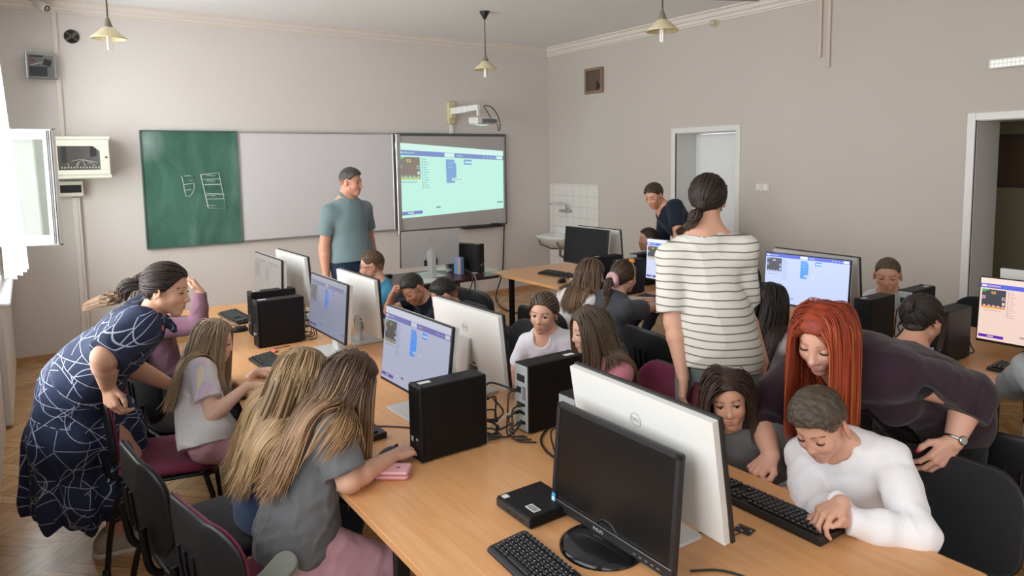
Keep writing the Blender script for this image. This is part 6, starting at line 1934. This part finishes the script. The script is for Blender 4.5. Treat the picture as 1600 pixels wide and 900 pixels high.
# -- boys across the near desk, far end first
C = onx(580, 415, 2.20)
P, root = boy('boy with glasses and a blue shirt at the far end of the near desk', C, (2.33, C[1]+.03, .555), 178, (152, 8, 0), [(1.95, C[1]-.15, .79), (1.95, C[1]+.12, .79)], [(.3, -.6, -.6), (.3, .6, -.6)],
    [hand_flat((-1, .2, 0)), hand_flat((-1, -.2, 0))], [(1.95, C[1]-.1, .09), (1.95, C[1]+.1, .09)], dict(color='3f86a8', sleeve='short', hem=-.08), dict(color='2c3444'), '57432f', hh=.225, lids=(10, -22))
b = MB(); q = lambda x, y, z: P.C+P.M @ (np.array([x, y, z])*P.hh)
for sx in (-1, 1):
    b.tube([q(sx*.15+.105*math.cos(a*.393), .405, .0+.085*math.sin(a*.393)) for a in range(17)], .0022, 5, caps=False); b.tube([q(sx*.255, .395, .02), q(sx*.345, .25, .02), q(sx*.36, -.02, .015), q(sx*.355, -.07, -.05)], .0024, 5)
b.tube([q(-.045, .41, .02), q(.045, .41, .02)], .002, 5); b.build('glasses', mat('glasses_black', '151515', .3), root)
C = onx(645, 452, 2.16)
boy('laughing boy in a dark T-shirt with his fist at his forehead', C, (2.36, C[1]+.05, .555), 184, (196, 34, 12), [(1.95, C[1]-.15, .79), onx(612, 462, 2.02)], [(.3, -.6, -.6), (.2, .7, -.7)],
    [hand_flat((-1, .2, 0)), ((.1, -.5, .8), (-.6, .3, .2), dict(curl=[70, 75, 75, 75], thumb=.8))], [(1.95, C[1]-.1, .09), (1.95, C[1]+.1, .09)], dict(color='161e2e', sleeve='short', hem=-.08), dict(color='2c3444'), '2f2823', smile=1.0, lids=(-8, -22), gaze=(0, 30), skin=srgb('cf9b80'))
C = onx(693, 462, 2.20)
boy('dark haired boy with a bowed head just above the white monitor', C, (2.38, C[1]+.03, .555), 180, (158, 24, 0), [onx(788, 505, 2.02), (1.95, C[1]+.12, .79)], [(.3, -.6, -.6), (.3, .6, -.6)],
    [((-.2, .2, .9), (.6, .6, .2), dict(curl=30)), hand_flat((-1, -.2, 0))], [(1.95, C[1]-.1, .09), (1.95, C[1]+.1, .09)], dict(color='20262f', sleeve='short', hem=-.08), dict(color='2c3444'), '1c1816', lids=(-6, -24), gaze=(0, 25), skin=srgb('c99a80'), hh=.215)

# -- girl in the white T-shirt looking up
def girl_white():
    root = person('girl in a white T-shirt with pulled back hair looking towards the monitor')
    P = make(dict(H=1.34, skin=srgb('d7a78f'), lips=srgb('c4857b'), brow=srgb('4a3a2e'), iris='55453a', hh=.208, lids=(22, -24), gaze=(12, 6)))
    C = onx(849, 489, 2.27)
    pose(P, (2.40, C[1]+.02, .555), 192, C, (214, 6, -3), tyaw=208, hunch=.02)
    limbs(P, [(2.16, C[1]-.10, .66), onx(801, 600, 2.08)], [(.4, -.5, -.8), (.2, .8, -.8)], [hand_flat((-1, .5, -.2)), ((-.8, -.2, -.3), (-.3, .2, 1), dict(curl=25))], [(2.0, C[1]-.1, .09), (2.0, C[1]+.1, .09)])
    dress_up(P, root, dict(color='dcd9e2', sleeve='short', g=.012, hem=-.10, neck='scoop', seed=31, sl=.60, loose=.006), dict(color='6a6f88'), .0035, .0045)
    tie = P.C+P.M @ (np.array([0, -.48, .10])*P.hh)
    S = tail(P, roots_on_scalp(P, 600, 6), tie, [tie+np.array([.06, .03, -.04]), tie+np.array([.09, .05, -.16])], spread=.02, seed=8)
    hair_obj(P, root, hair_cap(P, 'long', .015, .008, fuzz=.001), S, srgb('55463b'), srgb('6e5a48'), w=.0048, var=.2)
    b = MB(); o = P.top; q = P.C+P.M @ (np.array([.06, .5, -1.18])*P.hh)
    p = (P.N+P.T[:, 1]*.12-P.T[:, 2]*.10)[None].astype(float)
    for _ in range(4): p = p-gradient(P.top, p)*P.top(p)[:, None]
    b.sphere(p[0], (.006, .006, .006), 8, 6); b.build('badge', mat('badge_pink', 'd06070', .5), root)
girl_white()
def girl_pink():
    root = person('girl in a pink top with loose brown hair seen in profile')
    P = make(dict(H=1.35, skin=srgb('dcb09c'), lips=srgb('bd7a70'), brow=srgb('4a3c30'), hh=.215, lids=(-2, -24), gaze=(0, 22)))
    C = onx(920, 514, 2.20)
    pose(P, (2.30, C[1]-.01, .555), 172, C, (160, 12, 0), tyaw=170, hunch=.02)
    limbs(P, [(1.92, C[1]-.15, .79), (1.92, C[1]+.13, .79)], [(.3, -.6, -.7), (.3, .6, -.7)], [hand_flat((-1, .2, 0)), hand_flat((-1, -.2, 0))], [(1.95, C[1]-.1, .09), (1.95, C[1]+.1, .09)])
    dress_up(P, root, dict(color='c67f8a', sleeve='long', g=.012, hem=-.08, seed=33), dict(color='59607a'), .0035, .0045)
    long_hair(P, root, 1800, .36, srgb('4f4135'), srgb('79644e'), 11, back=.85, drift=(.06, 0, 0), gather=on_back(P, .15, .4, .12, .7, .08))
girl_pink()

# -- girl in grey with tousled dark hair
def girl_grey():
    root = person('dark haired girl in a grey sweatshirt peering round the white monitor')
    P = make(dict(H=1.32, skin=srgb('cf9c82'), lips=srgb('a8645a'), brow=srgb('2a1f1a'), iris='2c1e16', hh=.208, lids=(22, -24), gaze=(8, 16)))
    C = onx(1138, 622, 2.13)
    pose(P, (2.34, C[1]-.02, .555), 190, C, (218, 10, 10), tyaw=196, hunch=.02)
    limbs(P, [(2.05, C[1]-.30, .72), (1.98, C[1]+.10, .79)], [(.4, -.6, -.6), (.3, .6, -.7)], [hand_flat((-1, .2, -.3)), hand_flat((-1, -.2, 0))], [(2.0, C[1]-.1, .09), (2.0, C[1]+.1, .09)])
    dress_up(P, root, dict(color='6c6d6e', sleeve='long', g=.016, hem=-.08, seed=35, amp=.004, fsc=26), dict(color='3c4250'), .003, .0045)
    long_hair(P, root, 2000, .25, srgb('382820'), srgb('564234'), 13, part=-.12, back=.6, wave=.0018, drift=(.12, .05, 0), cap=(.04, .025), skull=(.012, .036))
girl_grey()
# -- boy in white
def boy_white():
    C = onx(1280, 664, 2.02)
    root = person('boy in white long sleeves bent over his keyboard')
    P = make(dict(H=1.38, male=True, hh=.212, ears=1.4, lids=(-10, -26), gaze=(0, 32), skin=srgb('d8a68e'), lips=srgb('b5736a'), brow=srgb('3d3026')))
    pose(P, (2.28, C[1]-.06, .56), 186, C, (186, 32, 6), tyaw=196, hunch=.03)
    limbs(P, [onz(1322, 812, .80), onz(1316, 785, .845)], [(.55, -.9, -.35), (.4, .8, -.8)], [((-.62, .85, -.08), (-.1, .1, 1), dict(curl=[34, 36, 38, 40], thumb=.4)), ((-.7, .25, -.25), (-.3, .2, 1), dict(curl=[38, 40, 42, 44], thumb=.3))], [(1.9, C[1]-.12, .09), (1.9, C[1]+.1, .09)])
    dress_up(P, root, dict(color='efeef1', sleeve='long', g=.013, hem=-.08, seed=43, amp=.004, fsc=36, loose=.008), dict(color='30384a'), .003, .0045)
    hair_obj(P, root, hair_cap(P, 'short', top=.085, side=.012, fuzz=.003), None, srgb('52463a'), h=.003, fade=(.24, .3, .62))
    tufts(P, root, 2600, srgb('54483b'))
boy_white()

# -- red haired woman
def woman_red():
    root = person('red haired woman in a dark plum jacket leaning over the boy in white')
    P = make(dict(H=1.68, child=False, skin=srgb('d9a690'), lips=srgb('b06c6c'), brow=srgb('7a4a34'), girth=1.06, armg=1.12, hh=.232, lids=(2, -24), gaze=(0, 18), bust=1.0))
    C = onx(1286, 527, 2.20)
    pose(P, (2.80, 1.22, .90), 176, C, (186, 28, -4), tyaw=184, hunch=.05)
    Rw = onz(1205, 712, .80); Lw = onx(1490, 690, 2.56)
    limbs(P, [Lw, Rw], [(.5, -.9, .1), (.3, .9, -.2)], [((-.45, .30, -.75), (-.3, -.9, .3), dict(curl=[24, 26, 30, 34], thumb=-.1)), ((-.75, .15, -.45), (-.2, .2, 1), dict(curl=[62, 66, 68, 70], thumb=.5))], [(2.95, 1.08, .09), (2.95, 1.34, .09)], elbows=[onx(1516, 618, 2.66), None])
    def nails(V, col):
        for sd in (0, 1):
            for t in P.tips[sd]:
                w = np.clip(1.9-np.linalg.norm(V-t, axis=1)/.008, 0, 1)[:, None]; col = col*(1-w)+np.array(srgb('b51f3a'))*w
        return col
    body_obj(P, root, .0035, nails); eyes(P, root)
    T1 = top_field(P, 'short', g=.006, hem=-.1, neck='scoop', seed=51, sl=.3, neckr=1.25); cloth_obj('black_top', T1, .006, '101014', root)
    J = top_field(P, 'three', g=.026, hem=-.25, loose=.012, seed=52, amp=.004, fsc=22, neckr=1.2)
    up = P.T[:, 2]; f = P.T[:, 1]; r = P.T[:, 0]
    J.items.insert([i_[1] for i_ in J.items].index('fd'), ('s', 'el', (P.at(.60)+f*.22, np.array([.080, .19, .36]), P.T), .015))
    cloth_obj('jacket', J, .005, '30212a', root)
    cloth_obj('trousers', pants_field(P, g=.012), .007, '17171b', root)
    for s in (0, 1): shoe_mesh(P, s, '1c1a1a', '2a2626', root)
    b = MB()
    for k in range(3): b.tube([P.at(.22)+r*(.02+.045*k)+f*.175+up*(.0-.01*k), P.at(.22)+r*(.02+.045*k)+f*.18+up*(.012-.01*k)], .003, 5)
    b.build('jacket_stud', mat('stud_silver', (.7, .7, .7), .2, 1.0), root)
    long_hair(P, root, 2800, .42, srgb('8a3218'), srgb('b04f28'), 15, part=.03, back=.55, drift=(0, 0, 0), coll=J, cgap=(.006, .03), grav=.42, skull=(.012, .034), hl=(srgb('c8703c'), .12), cap=(.035, .03), var=.2)
    e, w = P.el[0], P.wr[0]; u = _unit(w-e); c = w-u*.010; a = _unit(np.cross(u, [0, 0, 1.0])); bb = np.cross(u, a)
    b = MB(); R = .0315
    b.tube([c+(a*math.cos(t*.262)+bb*math.sin(t*.262))*R for t in range(25)], .006, 6, caps=False)
    wt = b.build('wristwatch', mat('watch_steel', (.55, .55, .53), .25, 1.0), root)
    out = _unit(P.hn[0]-u*(P.hn[0] @ u)); M = Matrix([[*x] for x in np.stack([np.cross(u, out), u, out], 1)]).to_4x4(); M.translation = Vector(c+out*.031)
    b = MB(); b.lathe([(.016, 0), (.016, .007), (.013, .009)], 20, M); b.build('watch_case', mat('watch_steel', (.55, .55, .53), .25, 1.0), wt)
    b = MB(); b.lathe([(.0128, .0085), (0, .0088)], 20, M); b.build('watch_dial', mat('dial_white', 'd9d6cc', .2), wt)
woman_red()

# -- young woman in the striped T-shirt, seen from behind
def woman_striped():
    root = person('young woman in a striped T-shirt standing with her back to the camera')
    P = make(dict(H=1.76, child=False, skin=srgb('d2a086'), girth=.96, shw=.90, armg=.95, hh=.228))
    C = onx(1106, 310, 2.70)
    g = onx(1125, 600, 2.68)
    pose(P, (2.66, C[1]-.10, .93), 40, C, (30, 2, 4), tyaw=45, hunch=-.01)
    Lw = onx(1068, 592, 2.46); Rw = onx(1192, 565, 2.84)
    limbs(P, [Lw, Rw], [(.2, .9, -.1), (.3, .9, -.1)], [((.05, .1, -1), (-.6, .5, 0), dict(curl=22)), ((.0, .1, -1), (.6, -.5, 0), dict(curl=22))], [(2.60, C[1]-.02, .09), (2.76, C[1]-.16, .09)])
    N = NT('striped_jersey', .85); tc = N.n('TexCoord'); sp = N.n('SeparateXYZ'); N.l(tc.outputs['Object'], sp.inputs[0])
    nz = N.n('TexNoise'); nz.inputs['Scale'].default_value = 5; N.l(tc.outputs['Object'], nz.inputs['Vector'])
    zz = N.math('ADD', sp.outputs[2], N.math('MULTIPLY', N.math('SUBTRACT', nz.outputs['Fac'], .5), .02))
    fr = N.math('FRACT', N.math('MULTIPLY', zz, 1/.0365))
    N.l(N.mix(N.math('LESS_THAN', fr, .17), srgb('d8d4cb'), srgb('77726b')), N.b.inputs['Base Color'])
    body_obj(P, root, .0045); eyes(P, root)
    TF = top_field(P, 'short', g=.012, hem=-.09, hemv=(-.1, .1, -1), loose=.018, seed=61, sl=.84, amp=.006, fsc=15, neckr=1.05)
    V, Q = polygonise(TF, .0055); link('shirt', np_mesh('shirt', V, Q), root, [N.m])
    cloth_obj('trousers', pants_field(P, g=.014, loose=.02, waist=.1), .007, '7d8a86', root)
    for s in (0, 1): shoe_mesh(P, s, 'b8b5ae', 'e0ded8', root)
    tie = P.C+P.M @ (np.array([-.06, -.52, -.25])*P.hh)
    S = tail(P, roots_on_scalp(P, 700, 10), tie, [tie+np.array([-.05, -.01, -.03]), onx(1075, 357, 2.60), onx(1058, 362, 2.55)], spread=.028, seed=10)
    hair_obj(P, root, hair_cap(P, 'long', .035, .025, fuzz=.001), S, srgb('2c221d'), srgb('4a3a2e'), w=.0055, var=.2)
woman_striped()

# -- pupils in front of the far desk
def girl_fringe():
    root = person('girl in a white sweater with a fringe leaning towards her neighbour')
    P = make(dict(H=1.34, skin=srgb('d8ab95'), hh=.215, lids=(0, -24), gaze=(0, 18)))
    C = onx(925, 428, 3.30)
    pose(P, (3.14, C[1]+.05, .555), 4, C, (-42, 14, 0), hunch=.03)
    limbs(P, [(3.92, C[1]+.1, .79), (3.86, C[1]-.2, .79)], [(-.3, .7, -.6), (-.4, -.5, -.8)], [hand_flat(), hand_flat()], [(3.6, C[1]+.1, .09), (3.6, C[1]-.1, .09)])
    dress_up(P, root, dict(color='dcd8d6', sleeve='long', g=.014, hem=-.08, seed=71), dict(color='4a5062'))
    long_hair(P, root, 1200, .34, srgb('5c4838'), srgb('86694e'), 17, back=.9, drift=(-.05, 0, 0), fringe=.17, cap=(.035, .022), w=.0038)
girl_fringe()
def girl_scrunchie():
    root = person('girl with a pink scrunchie and ponytail in a dark grey T-shirt')
    P = make(dict(H=1.34, skin=srgb('d2a088'), hh=.215))
    C = onx(976, 432, 3.36)
    pose(P, (3.24, C[1]+.05, .555), 2, C, (0, 8, 4), tyaw=-4, hunch=.03)
    Rw = onz(1035, 474, .80)
    limbs(P, [(3.92, C[1]+.15, .79), Rw], [(-.3, .7, -.6), (-.2, -.6, -.7)], [hand_flat(), hand_flat((1, .2, 0))], [(3.6, C[1]+.1, .09), (3.6, C[1]-.1, .09)])
    dress_up(P, root, dict(color='45464c', sleeve='short', g=.016, hem=-.12, loose=.012, seed=73, sl=.85), dict(color='1d1e24'))
    tie = P.C+P.M @ (np.array([0, -.50, -.12])*P.hh)
    S = tail(P, roots_on_scalp(P, 600, 12), tie, [tie+np.array([-.05, -.0, -.03]), tie+np.array([-.055, -.0, -.16]), tie+np.array([-.045, -.0, -.30])], spread=.03, seed=12, wave=.004)
    hair_obj(P, root, hair_cap(P, 'long', .02, .012, fuzz=.001), S, srgb('453428'), srgb('5d4736'), w=.005, var=.22)
    F = Field(.01); rs = np.random.RandomState(3); ax = _unit(np.array([-1, 0, -.3])); u = _unit(np.cross(ax, [0, 0, 1.0])); v = np.cross(ax, u)
    for k in range(14):
        a = k*2*math.pi/14; F.ell(tie+(u*math.cos(a)+v*math.sin(a))*.036+ax*.004*rs.normal(), .0185+.003*rs.rand())
    cloth_obj('scrunchie', F, .0035, 'c9a3a8', root)
    b = MB(); q = lambda x, y, z: P.C+P.M @ (np.array([x, y, z])*P.hh)
    b.tube([q(.385*math.cos(a*math.pi/16), .06-.03*math.sin(a*math.pi/16), .10+.44*math.sin(a*math.pi/16)) for a in range(-1, 18)], .0035, 6); hb = b.build('headband', mat('band_cream', 'd9c79a', .6), root)
    F = Field(.008); c = q(.16, .05, .52)
    for d in ((0, 0, 0), (.014, 0, .004), (-.014, 0, .004), (0, .010, .012), (0, -.01, .01)): F.ell(c+P.M @ np.array(d), .013)
    cloth_obj('headband_bow', F, .003, 'c98c4a', hb)
    b = MB(); e, w = P.el[1], P.wr[1]; u = _unit(w-e); c = w-u*.02; a = _unit(np.cross(u, [0, 0, 1.0])); bb = np.cross(u, a)
    b.tube([c+(a*math.cos(t*.524)+bb*math.sin(t*.524))*.025 for t in range(13)], .004, 6, caps=False); b.build('bracelet', mat('bracelet_purple', '6a4a6e', .5), root)
girl_scrunchie()
def girl_dark_hair():
    root = person('girl with long straight dark hair and a white T-shirt before the bright monitor')
    P = make(dict(H=1.36, skin=srgb('cd9b80'), hh=.212))
    C = onx(1204, 472, 3.34)
    pose(P, (3.26, C[1]+.02, .555), 2, C, (8, 6, 0), hunch=.02)
    limbs(P, [(3.92, C[1]+.15, .79), (3.90, C[1]-.16, .79)], [(-.3, .7, -.6), (-.3, -.5, -.8)], [hand_flat(), hand_flat()], [(3.6, C[1]+.1, .09), (3.6, C[1]-.1, .09)])
    dress_up(P, root, dict(color='d8d6da', sleeve='short', g=.014, hem=-.10, seed=75, sl=.66), dict(color='3a4254'))
    long_hair(P, root, 1300, .46, srgb('2a2320'), srgb('4d3e36'), 19, back=.9, drift=(-.08, 0, 0), gather=on_back(P, .10, .3), w=.0038)
girl_dark_hair()
def girl_bun():
    root = person('girl with dark tied up hair seen from behind at the far desk')
    P = make(dict(H=1.36, skin=srgb('c89478'), hh=.222))
    C = onx(1441, 500, 3.36)
    pose(P, (3.24, C[1]+.06, .555), 0, C, (-4, 22, -4), hunch=.03)
    limbs(P, [(3.92, C[1]+.15, .79), (3.60, C[1]-.02, .70)], [(-.3, .7, -.6), (-.3, -.5, -.8)], [hand_flat(), hand_flat()], [(3.6, C[1]+.1, .09), (3.6, C[1]-.1, .09)])
    dress_up(P, root, dict(color='2a2a2e', sleeve='short', g=.014, hem=-.10, seed=77, sl=.66), dict(color='3a4254'))
    tie = P.C+P.M @ (np.array([0, -.46, .20])*P.hh)
    S = tail(P, roots_on_scalp(P, 600, 14), tie, [tie+np.array([-.025, 0, .02]), tie+np.array([-.04, 0, -.01]), tie+np.array([-.01, 0, -.03])], spread=.016, seed=14)
    hair_obj(P, root, hair_cap(P, 'long', .03, .02, fuzz=.001), S, srgb('2e2622'), srgb('3c302a'), w=.005, var=.2)
    lk = np.array([[P.C+P.M @ (np.array([.26+.01*k, .22+.02*k, .22-.1*t+.0])*P.hh)+np.array([.01*math.sin(t), 0, -.012*t]) for t in np.linspace(0, 6, 14)] for k in range(6)])
    link('side_lock', strands_mesh('side_lock', lk, .004, srgb('4a3424'), center=P.C), root, [M_HAIR])
girl_bun()
def girl_edge():
    root = person('pupil in a light grey sweatshirt cut off by the right edge')
    P = make(dict(H=1.38, skin=srgb('cf9f88'), hh=.212))
    C = np.array([3.58, .98, 1.16])
    pose(P, (3.40, .92, .555), 0, C, (0, 14, 0), hunch=.03)
    e = onz(1583, 602, .805)
    limbs(P, [e+np.array([.02, -.13, .17]), (3.9, .72, .79)], [(-.2, 1.0, -.45), (-.3, -.5, -.8)], [((-.3, -.3, .9), (.8, 0, .3), dict(curl=50)), hand_flat()], [(3.6, .92, .09), (3.6, .78, .09)], elbows=[e, None])
    dress_up(P, root, dict(color='a3a6a8', sleeve='long', g=.020, hem=-.12, loose=.015, seed=79, amp=.004), dict(color='3a4254'), shoes=('4a4a4c', 'd8d8d4'))
    long_hair(P, root, 500, .3, srgb('5c4838'), srgb('6c5644'), 21, back=.9, w=.005, under=False)
girl_edge()

# -- beyond the far desk
C = onx(1012, 374, 5.0)
boy('boy turned sideways behind the bright monitor of the far desk', C, (5.24, C[1], .555), 176, (148, 0, 0), [(4.75, C[1]-.15, .79), (4.75, C[1]+.12, .79)], [(.3, -.6, -.6), (.3, .6, -.6)], [hand_flat((-1, .2, 0)), hand_flat((-1, -.2, 0))], [(4.8, C[1]-.1, .09), (4.8, C[1]+.1, .09)],
    dict(color='cfd3dc', sleeve='short', hem=-.08), dict(color='2c3444'), '3c2f28', hb=.005, hh=.215)
C = onx(1387, 430, 4.98)
boy('boy with cropped hair in a white shirt sitting by the wall', C, (5.22, C[1]-.02, .555), 182, (204, 12, 0), [(4.7, C[1]-.15, .79), (4.7, C[1]+.12, .79)], [(.3, -.6, -.6), (.3, .6, -.6)], [hand_flat((-1, .2, 0)), hand_flat((-1, -.2, 0))], [(4.8, C[1]-.1, .09), (4.8, C[1]+.1, .09)],
    dict(color='d3d5da', sleeve='short', hem=-.08), dict(color='2c3444'), '5b4c3c', hb=.0045, hh=.235, H=1.42, cap=dict(top=.03, side=.010), lids=(-2, -24), gaze=(5, 22), fade=(.18, .25, .55))
def man_navy():
    root = person('young man in a navy polo bending over the far desk')
    P = make(dict(H=1.78, child=False, male=True, skin=srgb('d0987e'), lips=srgb('a8675c'), brow=srgb('3a2c24'), girth=1.0, shw=1.05, hh=.235, lids=(-4, -24), gaze=(0, 20)))
    C = onx(1022, 306, 5.12)
    pose(P, (5.40, C[1]-.36, .95), 155, C, (186, 24, 2), tyaw=172, hunch=.05)
    Rw = onx(1040, 385, 5.05); Lw = np.array([5.0, C[1]-.40, .86])
    limbs(P, [Lw, Rw], [(.4, -.6, -.1), (.4, .5, -.1)], [((-.5, 0, -.8), (-.5, 0, .8), dict(curl=20)), ((-.6, .0, -.7), (-.5, 0, .8), dict(curl=20))], [(5.50, C[1]-.52, .09), (5.52, C[1]-.30, .09)])
    dress_up(P, root, dict(color='1c2434', sleeve='short', g=.012, hem=-.02, loose=.012, seed=81, sl=.72, neck='vee'), dict(color='23262e', g=.012), .0048, .006, ('3a342e', '2a2622'))
    hair_obj(P, root, hair_cap(P, 'short', .07, .012, fuzz=.002), None, srgb('42332a'), h=.004, fade=(.12, .2, .5))
man_navy()
